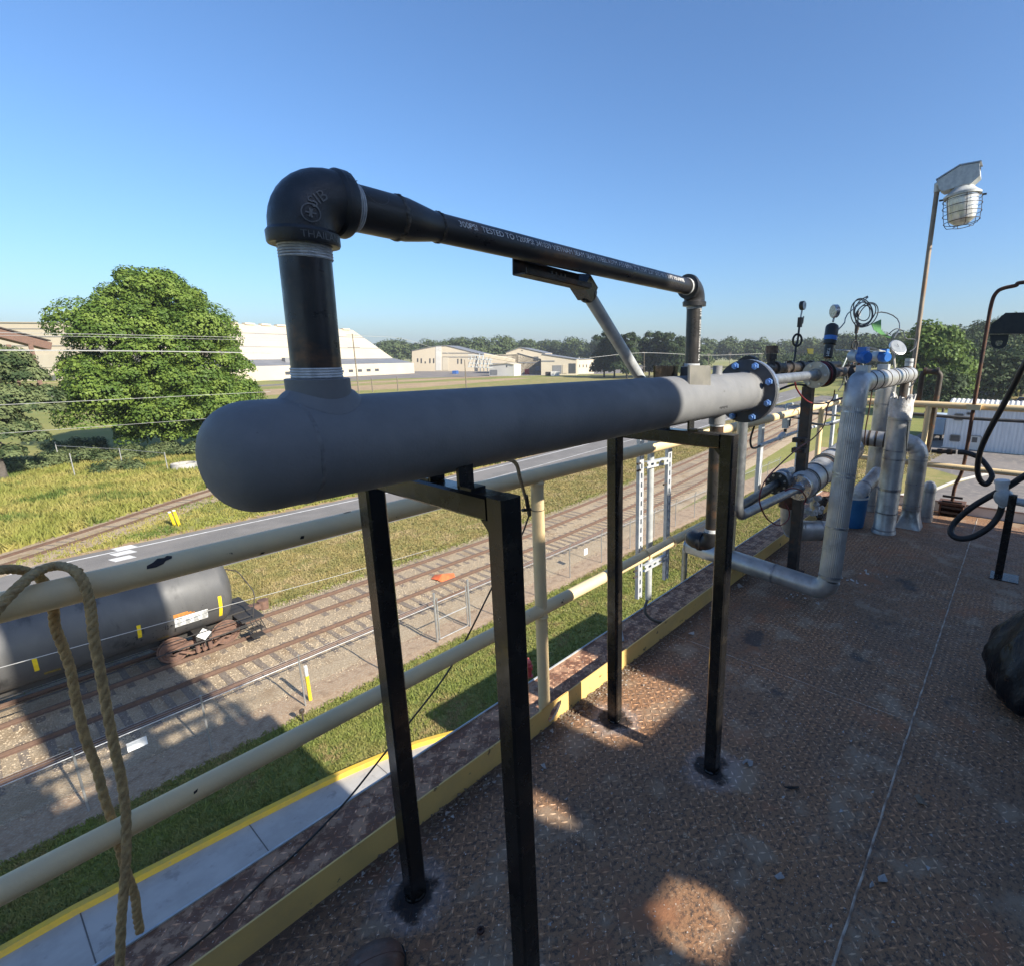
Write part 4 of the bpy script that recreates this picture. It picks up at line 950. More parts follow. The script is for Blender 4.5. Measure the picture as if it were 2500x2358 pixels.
MB().lathe(p1+dv1*.04, dv1, [(0,.041),(.016,.042),(.018,.037)], 22).build('elbow_band', M['black_iron'], e1)
MB().tube([p1+dv1*.05, p2-dv1*.05], .0285, 20).build('nipple', M['black_pipe'], dr); tape(p2-dv1*.075, dv1, .0285, 4, .004, dr)
dv2 = (p3-p2).normalized()
e2_ = MB().tube([p2-dv1*.055]+arc(p1, p2, p3, .045, 6)+[p2+dv2*.055], .037, 22).build('elbow', M['black_iron'], dr)
MB().lathe(p2-dv1*.06, dv1, [(0,.041),(.016,.042),(.018,.037)], 22).build('elbow_band', M['black_iron'], e2_)
MB().tube([p2+dv2*.05, p3], .0285, 20).build('run_pipe', M['black_pipe'], dr)
boltflange(dr, p3, dv2, .078, .022, 8, 'rubber', bm='plate')
MB().lathe(p3+dv2*.025, dv2, [(0,.055),(.04,.060),(.05,.072),(.09,.072),(.10,.060),(.15,.062),(.16,.075),(.22,.075),(.26,.06),(.5,.05)], 26).build('valve_body', M['alu_band'], dr)
# silver elbow H under the line and its drop
Hc = Y(C1(500,1680), 1.16); hp = thing('jacketed_elbow', 'fat wrinkled aluminium elbow low beside the dark post', 'pipe', Hc-Vector((0,0,.1)))
H0 = Y(C1(375,1480), 1.32); H1 = Y(C1(375,1690), 1.32); H2 = Y(C1(620,1690), 1.12)
hpth = arc(H0, H1, H2, .12, 8); MB().tube([H0]+hpth+[H2], [.085]+[.083*(1+.05*math.sin(i*1.9)) for i in range(len(hpth))]+[.080], 26).build('elbow', M['alu'], hp, smooth=50)
MB().tube([H0+Vector((0,0,.10)), H0-Vector((0,0,.05))], .095, 24).build('sleeve', M['rusty'], hp)
band(hp, hpth[4], hpth[5]-hpth[3], .085); band(hp, H2-(H2-H1).normalized()*.08, H2-H1, .082)
lump_ = thing('torn_insulation', 'torn lump of whitish insulation hanging under the bolted flange', 'insulation', Y(C1(530,1560),1.16))
for k in range(16):                                   # crumbled insulation under the flange
    q = Y(C1(random.uniform(470,590), random.uniform(1440,1590)), 1.16)
    MB().lathe(q, (random.uniform(-1,1),random.uniform(-1,1),1), [(0,.012),(random.uniform(.015,.035),random.uniform(.018,.03)),(.05,.006)], 7).build('insulation_lump', M['plaster'], lump_)
# white-capped branch, blue bucket
Wq = Y(C1(845,1440), 1.0); wp = thing('branch_pipe', 'short jacketed branch with white plastered cap above the blue bucket', 'pipe', Wq)
Wa = X(C1(850,1425), 5.25); Wb = X(C1(975,1290), 5.6); wdv = (Wb-Wa).normalized()
MB().tube([Wa+wdv*.06, Wb], .066, 22).build('jacket', M['alu'], wp)
MB().lathe(Wa-wdv*.08, wdv, [(0,.03),(.02,.056),(.06,.068),(.15,.070)], 20).build('plaster_cap', M['plaster'], wp); band(wp, Wa+wdv*.10, wdv, .066)
MB().tube([Wa-wdv*.02, Wa+Vector((0,0,-.22))], .03, 14).build('drop', M['rubber'], wp)
bq = Vector(atz(*C1(795,1655), 0)); bk = thing('bucket', 'blue plastic bucket standing on the deck behind the leaning pipe', 'bucket', (bq.x,bq.y,0))
MB().lathe((bq.x,bq.y,0), (0,0,1), [(0,.095),(.005,.10),(.30,.118),(.30,.112),(.02,.094)], 28, True, False).build('pail', M['bucket'], bk)
MB().lathe((bq.x,bq.y,.285), (0,0,1), [(0,.118),(.0,.123),(.02,.124),(.02,.119)], 28, False, False).build('rim', M['white'], bk)
# blue transmitters above the banded run, bimetal thermometer, green rag
for k, (q, lab) in enumerate(((C1(878,490), 'larger blue round transmitter head over the banded pipe'), (C1(1020,490), 'smaller blue round transmitter head farther along the banded pipe'))):
    c = Y(q, .80+.01*k); r_ = .039-.003*k; tx_ = thing('transmitter', lab, 'transmitter', c-Vector((0,0,.15)), 'blue transmitters'); f = Vector((-.62,-.78,-.06)).normalized()
    MB().lathe(c-f*.03, f, [(0,r_*.8),(.005,r_*1.0),(.05,r_*1.0),(.055,r_*.92),(.066,r_*.80)], 28).build('cover', M['blue'], tx_)
    MB().lathe(c-f*.034, -f, [(0,r_*.95),(.07,r_*.95),(.09,r_*.7)], 24).build('housing', M['galv'], tx_)
    MB().box(c+Vector((.02,.01,r_*1.05)), (.09,.05,.035)).build('junction', M['blue'], tx_)
    MB().tube([c-Vector((-.02,0,.05)), c-Vector((-.02,0,.16))], .016, 12).build('mount', M['dirty_steel'], tx_)
    MB().box(c-Vector((-.02,0,.075)), (.08,.07,.05)).build('manifold', M['galv'], tx_)
tr_ = thing('tray_bracket', 'thin metal bar bracket over the blue transmitters', 'bracket', Y(C1(900,440),.83))
MB().beam(Y(C1(690,440),.90), Y(C1(1050,450),.80), .012, .006).build('bar', M['galv'], tr_, smooth=0); MB().beam(Y(C1(900,420),.86), Y(C1(1050,462),.80), .03, .004).build('bar', M['galv'], tr_, smooth=0)
tc = Y(C1(1112,425), .80); th_ = thing('thermometer', 'tilted round white dial thermometer at the end of the banded pipe', 'thermometer', tc-Vector((0,0,.1))); f = Vector((-.55,-.62,.62)).normalized()
MB().lathe(tc-f*.012, f, [(0,.06),(.004,.066),(.02,.066),(.022,.060)], 30).build('case', M['flange'], th_)
MB().lathe(tc+f*.0105, f, [(0,.060),(.001,.0595)], 30).build('dial', M['glass'], th_); MB().beam(tc+f*.013, tc+f*.013+Vector((-.02,.01,.02)), .003, .001).build('needle', M['rubber'], th_)
MB().tube([tc-f*.012, tc-f*.05, tc-Vector((0,0,.16))], .008, 8).build('stem', M['plate'], th_)
rg = MB(); rp = [C1(930,262),C1(998,230),C1(998,300),C1(1030,335),C1(1078,352),C1(1060,362),C1(1000,335),C1(950,305)]
rv = [Y(q, .95+.02*math.sin(i*1.7)) for i, q in enumerate(rp)]; rg.prism(rv, Vector((.002,.004,.001)))
tag(rg.build('rag', M['green'], base=rv[0], smooth=0), 'green rag caught on the wire coil above the pipes', 'rag')
# ---------------------------------------------------------------- lamp on its pole
lq = Vector(atx(2224, 929, 6.02)); lt = Vector(atx(*C3(1290,340), 6.02)); pz = Vector((lt.x-.02, lq.y, 0))
lamp = thing('work_light', 'caged industrial work light on a tall leaning rusty pole', 'lamp', (6.02,lq.y,0))
MB().tube([(6.02,lq.y-.002,.0), (6.02,lt.y,lt.z-.05)], .021, 14).build('pole', M['pole'], lamp)
hv = X(C3(1480,260), 5.95)-lt; nv = Vector((hv.x,hv.y,0)).normalized()
sl_ = Vector((0,-1,.0)); hdn = sl_
k_ = (X(C3(1310,300),6.0)-X(C3(1630,170),6.0)); hl = abs(k_.y)
p_a = X(C3(1300,335), 6.0); p_b = X(C3(1635,225), 6.0)
tz = p_b.z-p_a.z; dirn = (p_b-p_a).normalized(); upn = Vector((1,0,0)).cross(dirn)*-1; upn = upn if upn.z > 0 else -upn
def HL(a, b_, c=0): return p_a+dirn*(a*(p_b-p_a).length)+upn*b_+Vector((c,0,0))
hs_ = MB(); L_ = .075
pr_ = [(-.02,.020),(.55,.075),(1.0,.050),(1.0,-.055),(.80,-.095),(.10,-.085),(.02,-.06)]
hs_.prism([HL(a, b_, -L_) for a, b_ in pr_], (2*L_,0,0)); hs_.build('ballast_housing', M['galv'], lamp, smooth=0)
lid = MB().prism([HL(a, b_, -L_-.008) for a, b_ in ((-.04,.021),(.55,.077),(1.05,.050),(1.05,.060),(.55,.088),(-.04,.032))], (2*L_+.016,0,0)); lid.build('lid', M['alu_band'], lamp, smooth=0)
for k in range(5): MB().bbox(HL(1.003,.03,-.05+.02*k), HL(1.003,.03,-.05+.02*k)+Vector((.008,-.004,-.06))).build('vent_slot', M['rubber'], lamp)
MB().tube([Vector((6.02,lt.y,lt.z-.06)), Vector((6.02,lt.y,lt.z+.0)), HL(.05,.01)], .026, 12).build('knuckle', M['galv'], lamp)
gc = X(C3(1485,575), 6.0); axis = Vector((0,.10,1)).normalized(); gr = .098; K = 1.42
def sc_(pr): return [(h*K, r*K) for h, r in pr]
MB().lathe(gc+axis*.10*K, axis, sc_([(0,.102),(.012,.104),(.024,.088),(.040,.070),(.052,.060),(.056,.064)]), 32).build('reflector_neck', M['galv'], lamp)
M['lampglass'] = mat('prismatic_glass', (.74,.74,.72), (.60,.60,.58), 40, .18, metal=.35, stretch=(1,1,.15), bump=.002, bscale=60)
MB().lathe(gc+axis*.10*K, -axis, sc_([(0,.088),(.03,.086),(.11,.078),(.135,.070),(.155,.045),(.16,.01)]), 32).build('globe', M['lampglass'], lamp)
cg = MB(); u = Vector((1,0,0)); w = axis.cross(u)
for h, r_ in ((.085,.106),(.045,.107),(.0,.105),(-.045,.098),(-.075,.045)):
    cg.tube([gc+axis*h*K+(u*math.cos(a)+w*math.sin(a))*r_*K for a in np.linspace(0, 2*math.pi, 28, endpoint=False)], .0028, 5, closed=True)
for k in range(6):
    a = 2*math.pi*(k+.3)/6; e = (u*math.cos(a)+w*math.sin(a))*K; ax_ = axis*K
    cg.tube([gc+ax_*.10+e*.104, gc+ax_*.055+e*.107, gc+ax_*.0+e*.105, gc-ax_*.05+e*.097, gc-ax_*.068+e*.085, gc-ax_*.075+e*.045], .0028, 5)
cg.build('wire_cage', M['dirty_steel'], lamp)
for s_ in (-1, 1): MB().box(gc+axis*.098*K+Vector((0,s_*.115*K,0)), (.02,.03,.012)).build('cage_clip', M['rubber'], lamp)

# ---------------------------------------------------------------- things at the far right end
rx_ = 6.03
rp_ = thing('rusty_standpipe', 'kinked rusty thin standpipe rising from a slotted steel box', 'pipe', X(C4(1300,1470), 6.25))
pts = [X(C4(1290,1480),6.22), X(C4(1320,1330),6.18), X(C4(1400,1140),6.12), X(C4(1500,560),rx_), X(C1(1730,300),rx_), X(C1(1765,110),rx_), X(C1(1800,40),rx_), X(C1(1850,12),rx_), X(C1(1930,-6),rx_), X((2500,690),rx_), X((2640,684),rx_), X((2800,682),rx_), X((2850,700),rx_), X((2870,760),rx_), X((2870,1180),rx_)]
MB().tube(spline(pts, 6), .0165, 12).build('tube', M['rusty'], rp_, smooth=60)
MB().box(X(C4(1500,575),6.035), (.06,.11,.05)).build('clamp', M['rail'], rp_)
bxq = Vector(atz(*C4(1275,1610), 0)); bxq.x = 6.25; bw = MB(); zt_ = X(C4(1290,1480),bxq.x).z
for s_ in (-1, 1): bw.bbox((bxq.x-.07,bxq.y+s_*.095-.008,0), (bxq.x+.07,bxq.y+s_*.095+.008,zt_-.03))
bw.bbox((bxq.x+.055,bxq.y-.088,0), (bxq.x+.07,bxq.y+.088,zt_-.03))
bxo = thing('slotted_box', 'dark rusty slotted steel box on the deck under the standpipe', 'box', (bxq.x,bxq.y,0))
bw.build('sides', M['rusty'], bxo, smooth=0); MB().bbox((bxq.x-.085,bxq.y-.115,zt_-.03), (bxq.x+.085,bxq.y+.115,zt_-.005)).build('lid', M['rusty'], bxo, smooth=0)
for k in range(4): MB().bbox((bxq.x-.072,bxq.y-.086,.03+.055*k), (bxq.x-.06,bxq.y+.086,.052+.055*k)).build('bar', M['dirty_steel'], bxo, smooth=0)
lpx = 6.10
lo = thing('pipe_arch', 'blackened pipe arch with two elbows standing behind the railing', 'pipe', X(C4(1090,1000),lpx))
MB().tube(path([X(C4(960,560),lpx+.06), X(C4(1000,225),lpx+.06), X(C4(1180,235),lpx+.06), X(C4(1050,1010),lpx+.06)], .05, 6), .026, 14).build('tube', M['dirty_steel'], lo)
for q in (C4(1030,222), C4(1150,222)): MB().lathe(X(q,lpx+.06)-Vector((0,.012,0)), (0,1,0), [(0,.032),(.024,.032)], 14).build('coupling', M['dirty_steel'], lo)
# grey conduit rail
wire('conduit', [X(C4(905,640),6.2), X(C4(1500,685),6.2), X(C4(1990,712),6.2), X((2620,1035),6.2)], .0165, M['cable_grey'], 'grey conduit running level between the two far rails', 'conduit', n=4)
# hose with valve
hs = thing('air_hose', 'thick black rubber hose looping down from a small valve by the far rail', 'hose', X(C4(1340,1010),5.9))
MB().tube(spline([X(C4(1350,1010),5.9), X(C4(1440,1020),5.88), X(C4(1560,1070),5.85), X(C4(1650,1180),5.82), X(C4(1675,1250),5.8), X(C4(1620,1318),5.78), X(C4(1560,1280),5.75), X(C4(1535,1180),5.7), X(C4(1560,1010),5.6), X(C4(1640,820),5.5), X(C4(1760,600),5.4), X(C4(1900,340),5.3), X((2500,893),5.2), X((2560,800),5.1), X((2640,740),5.05), X((2740,800),5.0), X((2780,1000),5.0), X((2790,1290),5.0)], 8), .0235, 12).build('hose', M['rubber'], hs, smooth=60)
MB().lathe(X(C4(1090,1000),5.92), X(C4(1350,1010),5.9)-X(C4(1090,1000),5.92), [(0,.017),(.05,.017),(.05,.026),(.09,.026),(.09,.02),(.13,.02),(.13,.028),(.17,.028),(.17,.021),(.20,.021)], 12).build('ball_valve', M['dirty_steel'], hs)
MB().beam(X(C4(1180,960),5.90), X(C4(1330,972),5.88), .018, .005).build('lever', M['plate'], hs)
h2 = thing('ground_hose', 'thick black hose looping low over the deck to the grey fitting', 'hose', X(C4(1280,1780),5.0))
MB().tube(spline([X(C4(1780,1500),4.95), X(C4(1740,1620),4.95), X(C4(1640,1740),4.93), X(C4(1480,1830),4.92), X(C4(1340,1840),4.92), X(C4(1275,1780),4.95), X(C4(1320,1680),5.0), X(C4(1480,1540),5.0), X(C4(1680,1420),5.0), X(C4(1850,1330),4.95), X((2500,1163),4.9), X((2580,1120),4.85), X((2680,1130),4.85), X((2750,1250),4.85), X((2760,1330),4.85)], 8), .024, 12).build('hose', M['rubber'], h2, smooth=60)
fq = X(C4(1790,1440), 4.9); ft = thing('grey_fitting', 'grey cast pipe fitting with round cap on the dark right-hand post', 'fitting', fq-Vector((0,0,.1)))
MB().lathe(fq-Vector((.06,0,0)), (1,0,0), [(0,.04),(.01,.06),(.05,.066),(.09,.06),(.11,.04)], 16).build('body', M['cable_grey2'] if 'cable_grey2' in M else M['galv'], ft)
MB().lathe(fq+Vector((0,.02,.05)), (0,.1,1), [(0,.04),(.05,.044),(.05,.05),(.075,.05),(.08,.04)], 20).build('cap', M['white'], ft)
MB().tube([fq+Vector((0,-.05,-.02)), fq+Vector((0,-.2,-.03)), fq+Vector((0,-.5,-.04))], .03, 12).build('arm', M['galv'], ft)
MB().tube([fq+Vector((-.03,0,-.05)), X(C4(1780,1510),4.95)], .03, 12).build('spout', M['galv'], ft)
pq = Vector(atz(1938/.7952, 1118/.7952, 0)); rpst = thing('dark_post', 'dark square post with base plate at the right edge of the deck', 'post', (pq.x,pq.y,0))
ptz = X((1962/.7952, 960/.7952), pq.x).z
MB().bbox((pq.x-.025,pq.y-.025,.006), (pq.x+.025,pq.y+.025,ptz)).build('shaft', M['black_paint'], rpst, smooth=0); MB().bbox((pq.x-.09,pq.y-.12,0), (pq.x+.09,pq.y+.05,.006)).build('base_plate', M['black_paint'], rpst, smooth=0)
# dark hanging bracket
bkx = 4.6; bpts = [C1(1745,328),C1(1760,265),C1(1860,183),C1(2010,180),C1(2700,180),C1(2700,330)]
hb_ = thing('hanging_bracket', 'dark steel bracket with drilled tongue hanging at the right edge', 'bracket', X(C1(1850,330),bkx))
MB().prism([X(q,bkx) for q in bpts], (.08,0,0)).build('beam', M['rubber'], hb_, smooth=0)
tc_ = X(C1(1815,392), bkx); r_ = .021; outer = [X(q, bkx+.03) for q in (C1(1752,334),C1(1755,380),C1(1765,412),C1(1785,428),C1(1815,434),C1(1845,428),C1(1865,410),C1(1876,378),C1(1882,334))]
tg = MB(); nO = len(outer); inner = []
ctr = X(C1(1815,392), bkx+.03)
for p in outer:
    v = p-ctr; v.x = 0; inner.append(ctr+v.normalized()*r_)
for dx in (0,.012):
    o = len(tg.v); tg.v += [p+Vector((dx,0,0)) for p in outer]+[p+Vector((dx,0,0)) for p in inner]; tg.f += [(o+i, o+(i+1) % nO, o+nO+(i+1) % nO, o+nO+i) for i in range(nO)]
for i in range(nO): tg.f.append((nO+i, nO+(i+1) % nO, 3*nO+(i+1) % nO, 3*nO+i)); tg.f.append((i, (i+1) % nO, 2*nO+(i+1) % nO, 2*nO+i))
tg.build('tongue', M['rubber'], hb_, smooth=0)
# ================================================================ slotted struts outside the railing
def strut(par, a, b, w=.041, d=.022, th=.0028, slots=True, face=(0,-1,0), name='channel', pitch=.052):
    """U channel from a to b (vertical or level); the slotted face looks along `face`"""
    a, b = Vector(a), Vector(b); L_ = (b-a).length; e = (b-a).normalized(); f = Vector(face).normalized(); s = e.cross(f).normalized(); m = MB()
    def bx(t0, t1, u0, u1, v0, v1):           # along e, across s, along f
        vs = [a+e*t+s*u+f*v for t in (t0,t1) for u in (u0,u1) for v in (v0,v1)]
        m.add(vs, [(0,1,3,2),(4,6,7,5),(0,4,5,1),(2,3,7,6),(0,2,6,4),(1,5,7,3)])
    sw = .0068
    bx(0, L_, -w/2, -sw, -th, 0); bx(0, L_, sw, w/2, -th, 0)
    if slots:
        t = .012
        while t < L_:
            t1 = min(L_, t+pitch-.029); bx(max(0, t-.0), t1, -sw, sw, -th, 0); t = t1+.029
    else: bx(0, L_, -sw, sw, -th, 0)
    for sg in (-1, 1): bx(0, L_, sg*w/2-(th if sg > 0 else 0), sg*w/2+(th if sg < 0 else 0), -d, -th); 
    return m.build(name, M['strut'], par, smooth=0)
sr = thing('strut_rack', 'pair of slotted zinc strut channels clamped outside the railing', 'strut rack', (2.37,1.60,.2))
SY = 1.585
sa, sb_ = Y(C2(228,330),SY), Y(C2(205,1690),SY); sa.x = sb_.x = (sa.x+sb_.x)/2
strut(sr, sb_, sa); s2a, s2b = Y(C2(470,330),SY), Y(C2(425,1535),SY); s2a.x = s2b.x = (s2a.x+s2b.x)/2-.01
strut(sr, s2b, s2a)
for q0, q1 in ((C2(290,610),C2(440,580)), (C2(270,1440),C2(420,1360))):
    c0, c1 = Y(q0,SY-.004), Y(q1,SY-.004); strut(sr, c0-Vector((.03,0,0)), c1, w=.038, name='cross_channel', face=(0,-1,0), pitch=.055)
for q in (C2(195,605),C2(195,660),C2(165,1470),C2(165,1520),C2(405,770)): MB().lathe(Y(q,SY), (1,0,0), [(-.012,.006),(.02,.006)], 6).build('bolt', M['dirty_steel'], sr)
for q in (C2(252,1240),C2(460,1180)):                 # u-bolts round the mid rail
    c = Y(q, RY); MB().tube([Vector((c.x,RY+.034*math.sin(a)-.0,.528+.034*math.cos(a))) for a in np.linspace(-2.2,2.6,14)], .0035, 6).build('u_bolt', M['rail'], sr)
cq0, cq1 = Y(C2(300,370),SY+.03), Y(C2(265,1700),SY+.03); cq0.x = cq1.x = (cq0.x+cq1.x)/2+.005
cd_ = thing('riser_conduit', 'grey conduit standing beside the lit strut with a cable leaving its foot', 'conduit', (cq1.x,SY+.03,cq1.z))
MB().tube([cq0, cq1], .0195, 18).build('conduit', M['cable_grey3'] if 'cable_grey3' in M else M['galv'], cd_)
MB().tube(spline([cq1+Vector((0,0,.01)), Y(C2(245,1780),SY+.02), Y(C2(290,1850),SY), Y(C2(380,1880),1.56), Vector((2.62,1.50,.012))], 8), .009, 10).build('flex_cable', M['cable_grey'], cd_)
# second tall strut with conduit body and flexible leads
s3 = thing('strut_post', 'zinc strut post carrying the conduit fittings beyond the vessel flange', 'strut', Y(C2(1150,970),1.62))
a3, b3 = Y(C5(275,815),1.60), Y(C2(1145,970),1.60); a3.x = b3.x = (a3.x+b3.x)/2; strut(s3, b3, a3, w=.055, d=.03, slots=False)
lbk = thing('conduit_fittings', 'grey cast conduit tee and access box on the strut post', 'conduit', Y(C5(570,1250),1.58))
MB().tube([Y(C5(160,1385),1.57), Y(C5(400,1290),1.57), Y(C5(850,1130),1.60), Y(C5(1500,960),1.64)], .014, 12).build('conduit', M['galv'], lbk)
MB().lathe(Y(C5(480,1270),1.57), Vector((1,.05,.25)), [(0,.018),(.02,.024),(.10,.024),(.12,.018)], 12).build('tee', M['galv'], lbk)
MB().lathe(Y(C5(830,1140),1.60), Vector((1,.05,.25)), [(0,.018),(.02,.026),(.10,.026),(.12,.018)], 12).build('tee', M['galv'], lbk)
la, lb2 = Y(C5(575,1160),1.57), Y(C5(600,760),1.57); MB().tube([la, la+(lb2-la)*.12], .013, 10).build('nipple', M['dirty_steel'], lbk)
MB().box((la+lb2)/2+Vector((0,0,.0)), (.048,.045,(lb2-la).length*.68)).build('access_box', M['galv'], lbk, smooth=0); MB().box((la+lb2)/2+Vector((.034,-.004,0)), (.018,.05,(lb2-la).length*.55)).build('cover', M['cable_grey'], lbk, smooth=0)
MB().tube(path([lb2-Vector((0,0,.03)), lb2+Vector((0,0,.02)), Y(C5(690,710),1.57)], .016, 5), .013, 10).build('elbow', M['galv'], lbk)
wire('flex_lead', [Y(C5(690,710),1.57), Y(C5(1050,725),1.56), Y(C5(1350,660),1.5), Y(C5(1560,590),1.42)], .0115, M['cable_grey'], parent=lbk)
wire('flex_lead', [Y(C5(650,920),1.57), Y(C5(800,940),1.56), Y(C5(1050,1030),1.5), Y(C5(1300,1040),1.45), Y(C5(1480,980),1.4)], .0105, M['cable_grey'], parent=lbk)
wire('flex_lead', [Y(C5(1010,860),1.55), Y(C5(1250,880),1.55), Y(C5(1450,900),1.55)], .011, M['cable_grey'], parent=lbk)
wire('drop_cable', [Y(C5(130,880),1.50), Y(C5(70,1080),1.52), Y(C5(15,1280),1.55), Y(C5(30,1400),1.56), Y(C5(90,1420),1.57), Y(C5(165,1385),1.57)], .0085, M['rubber'], 'black drop cable hanging behind the vessel flange to the conduit', 'cable')
wire('loop_cable', [Y(C5(300,580),1.3), Y(C5(500,470),1.25), Y(C5(700,400),1.2), Y(C5(860,400),1.12), Y(C5(960,440),1.1)], .0075, M['rubber'], 'dark cable arching from the vessel flange to the valve', 'cable')
wire('red_wire', [Y(C5(735,360),.98), Y(C5(760,460),.98), Y(C5(860,600),.98), Y(C5(1000,690),1.0), Y(C5(1200,700),1.02), Y(C5(1400,640),1.03), Y(C5(1580,600),1.02)], .0045, M['red_wire'], 'dark red wire hanging in a sag below the outlet pipe', 'wire', n=6)
wire('red_wire', [Y(C5(1380,480),1.02), Y(C5(1350,620),1.02), Y(C5(1260,740),1.02), Y(C5(1240,900),1.02), Y(C5(1190,1080),1.02), Y(C5(1020,1270),1.03), Y(C5(780,1430),1.03), Y(C2(1330,620),1.03), Y(C2(1220,740),1.03), Y(C2(1175,860),1.03), Y(C2(1185,950),1.03), Y(C2(1240,1050),1.04), Y(C2(1330,1100),1.05), Y(C2(1400,1060),1.05), Y(C2(1415,990),1.05), Y(C2(1380,920),1.05)], .0040, M['red_wire'], 'long dark red wire looping down in front of the conduit tees', 'wire', n=6)
wire('red_coil', [F2+od*.10+Vector((0,.075*math.cos(a),.075*math.sin(a)))*(1+.06*math.sin(a*2.3))+od*(.02*a/6) for a in np.linspace(0, 15, 40)], .0045, M['red_wire'], 'dark red wire wound round the outlet valve body', 'wire', n=2)
wire('red_wire', [Y(C2(1380,820),1.08), Y(C2(1440,800),1.06), Y(C2(1510,820),1.06), Y(C2(1550,880),1.07), Y(C2(1530,930),1.08)], .0045, M['red_wire'], 'short red wire loop over the lower bolted flange', 'wire', n=6)
# coil of wire on the far gauge
cw = []; cq = Y(C1(880,185), 1.3)
for i in range(120):
    a = i*.36; rr = 1+.16*math.sin(i*.21); cw.append(cq+Vector((.085*math.cos(a)*rr+.03*math.sin(i*.055), -.065*math.cos(a)*rr-.02*math.sin(i*.055), .105*math.sin(a+.35*math.sin(i*.06))*rr+.025*math.cos(i*.083))))
co = [Y(C1(690,310),1.1), Y(C1(745,250),1.2), Y(C1(765,190),1.28)]+cw[4:]+[Y(C1(960,185),1.3), Y(C1(1040,185),1.2), Y(C1(1110,225),1.1), Y(C1(1125,290),1.0), Y(C1(1085,360),.9)]
wire('wire_coil', co, .0050, M['cable_grey'], 'untidy coil of grey wire hung above the valves', 'wire', n=2, seg=6)
wire('thin_lead', [Y(C1(1050,330),1.0), Y(C1(1100,295),.95), Y(C1(1150,310),.9), Y(C1(1168,360),.85), Y(C1(1230,370),.82), Y(C1(1235,420),.8), Y(C1(1195,455),.8)], .004, M['cable_grey'], 'thin grey lead curling above the white dial thermometer', 'wire', n=6, seg=6)
wire('thin_lead', [Y(C1(1195,590),.8), Y(C1(1235,610),.8), Y(C1(1240,640),.8), Y(C1(1215,680),.8), Y(C1(1195,700),.8)], .005, M['rubber'], 'short black lead hooked at the end of the banded pipe', 'wire', n=6, seg=6)
wire('earth_rod', [Y(C1(935,720),.86), Y(C1(915,850),.86), Y(C1(890,990),.86), Y(C1(880,1110),.86)], .005, M['rusty'], 'thin rusty rod hanging behind the ribbed riser', 'rod', n=4, seg=6)
yb = MB().lathe(Y(C1(700,1005),1.25), (0,-1,.1), [(0,.03),(.02,.045),(.06,.045),(.07,.03)], 18); tag(yb.build('yellow_cap', M['orange'], base=Y(C1(700,1005),1.25)), 'orange yellow round cap behind the ribbed riser', 'cap')

# ---------------------------------------------------------------- rope over the rail
def Dp(x, y, yy): return Vector(aty(x/.7952, y/.7952, yy))
def rope(pts, label, r=.0090):
    sp_ = spline(pts, 12); b = MB(); n = len(sp_)
    for k in range(3):                                # three twisted strands
        pp_ = []
        for i, p in enumerate(sp_):
            t = (sp_[min(i+1,n-1)]-sp_[max(i-1,0)]).normalized(); a = Vector((0,1,0)) if abs(t.y) < .8 else Vector((0,0,1)); u = t.cross(a).normalized(); w = t.cross(u)
            s_ = i*(sp_[1]-sp_[0]).length; an = i*.55+k*2.094; pp_.append(p+(u*math.cos(an)+w*math.sin(an))*r*.34)
        b.tube(pp_, r*.74, 8)
    o = b.build('rope', M['rope'], base=pts[0], smooth=70); return tag(o, label, 'rope', 'ropes over the railing')
rope([Dp(-30,1215,1.44), Dp(5,1170,1.455), Dp(45,1130,1.48), Dp(75,1108,1.53), Dp(110,1098,1.55), Dp(140,1104,1.50), Dp(160,1125,1.475), Dp(172,1160,1.468), Dp(178,1200,1.463), Dp(184,1250,1.46), Dp(196,1310,1.46), Dp(208,1380,1.462), Dp(222,1450,1.463), Dp(236,1515,1.463), Dp(244,1580,1.463), Dp(245,1650,1.462), Dp(240,1730,1.46), Dp(235,1800,1.46), Dp(232,1900,1.46)], 'thick tan rope hanging in front of both rails')
rope([Dp(-40,1120,1.50), Dp(0,1106,1.51), Dp(40,1106,1.53), Dp(72,1118,1.555), Dp(92,1140,1.565), Dp(103,1175,1.568), Dp(107,1215,1.572), Dp(122,1255,1.575), Dp(137,1300,1.575), Dp(148,1360,1.575), Dp(165,1430,1.575), Dp(187,1490,1.575), Dp(203,1550,1.575), Dp(222,1605,1.575), Dp(233,1650,1.57), Dp(248,1700,1.57), Dp(262,1740,1.57), Dp(266,1775,1.57), Dp(272,1808,1.57)], 'frayed tan rope hanging behind the mid rail')
# thin black cord along the outside
def Ld(x, y, yy):
    p = Dp(x, y, yy); return p if p.z > .006 else Vector(atz(x/.7952, y/.7952, .006))
wire('cord', [Dp(1027,1000,1.57), Dp(1012,1040,1.6), Dp(985,1080,1.62), Dp(955,1140,1.64), Dp(910,1230,1.66), Dp(865,1310,1.68), Ld(800,1395,1.69), Ld(740,1470,1.70), Ld(680,1545,1.70), Ld(620,1610,1.70), Ld(560,1668,1.69)]+[Vector(atz(x/.7952, y/.7952, .008)) for x, y in ((520,1700),(440,1780),(380,1832),(320,1878),(260,1920))], .0035, M['rubber'], 'thin black cord sagging outside the railing down to the deck edge', 'cord', n=6, seg=6)
cn = thing('cable_connector', 'black cable connector wired to the railing post', 'connector', Dp(1026,985,1.55))
MB().tube(spline([va(.78)+Vector((0,.02,-VR*.9)), Dp(1000,898,1.25), Dp(1010,930,1.42), Dp(1020,965,1.53)], 5), .0065, 8).build('cable', M['rubber'], cn)
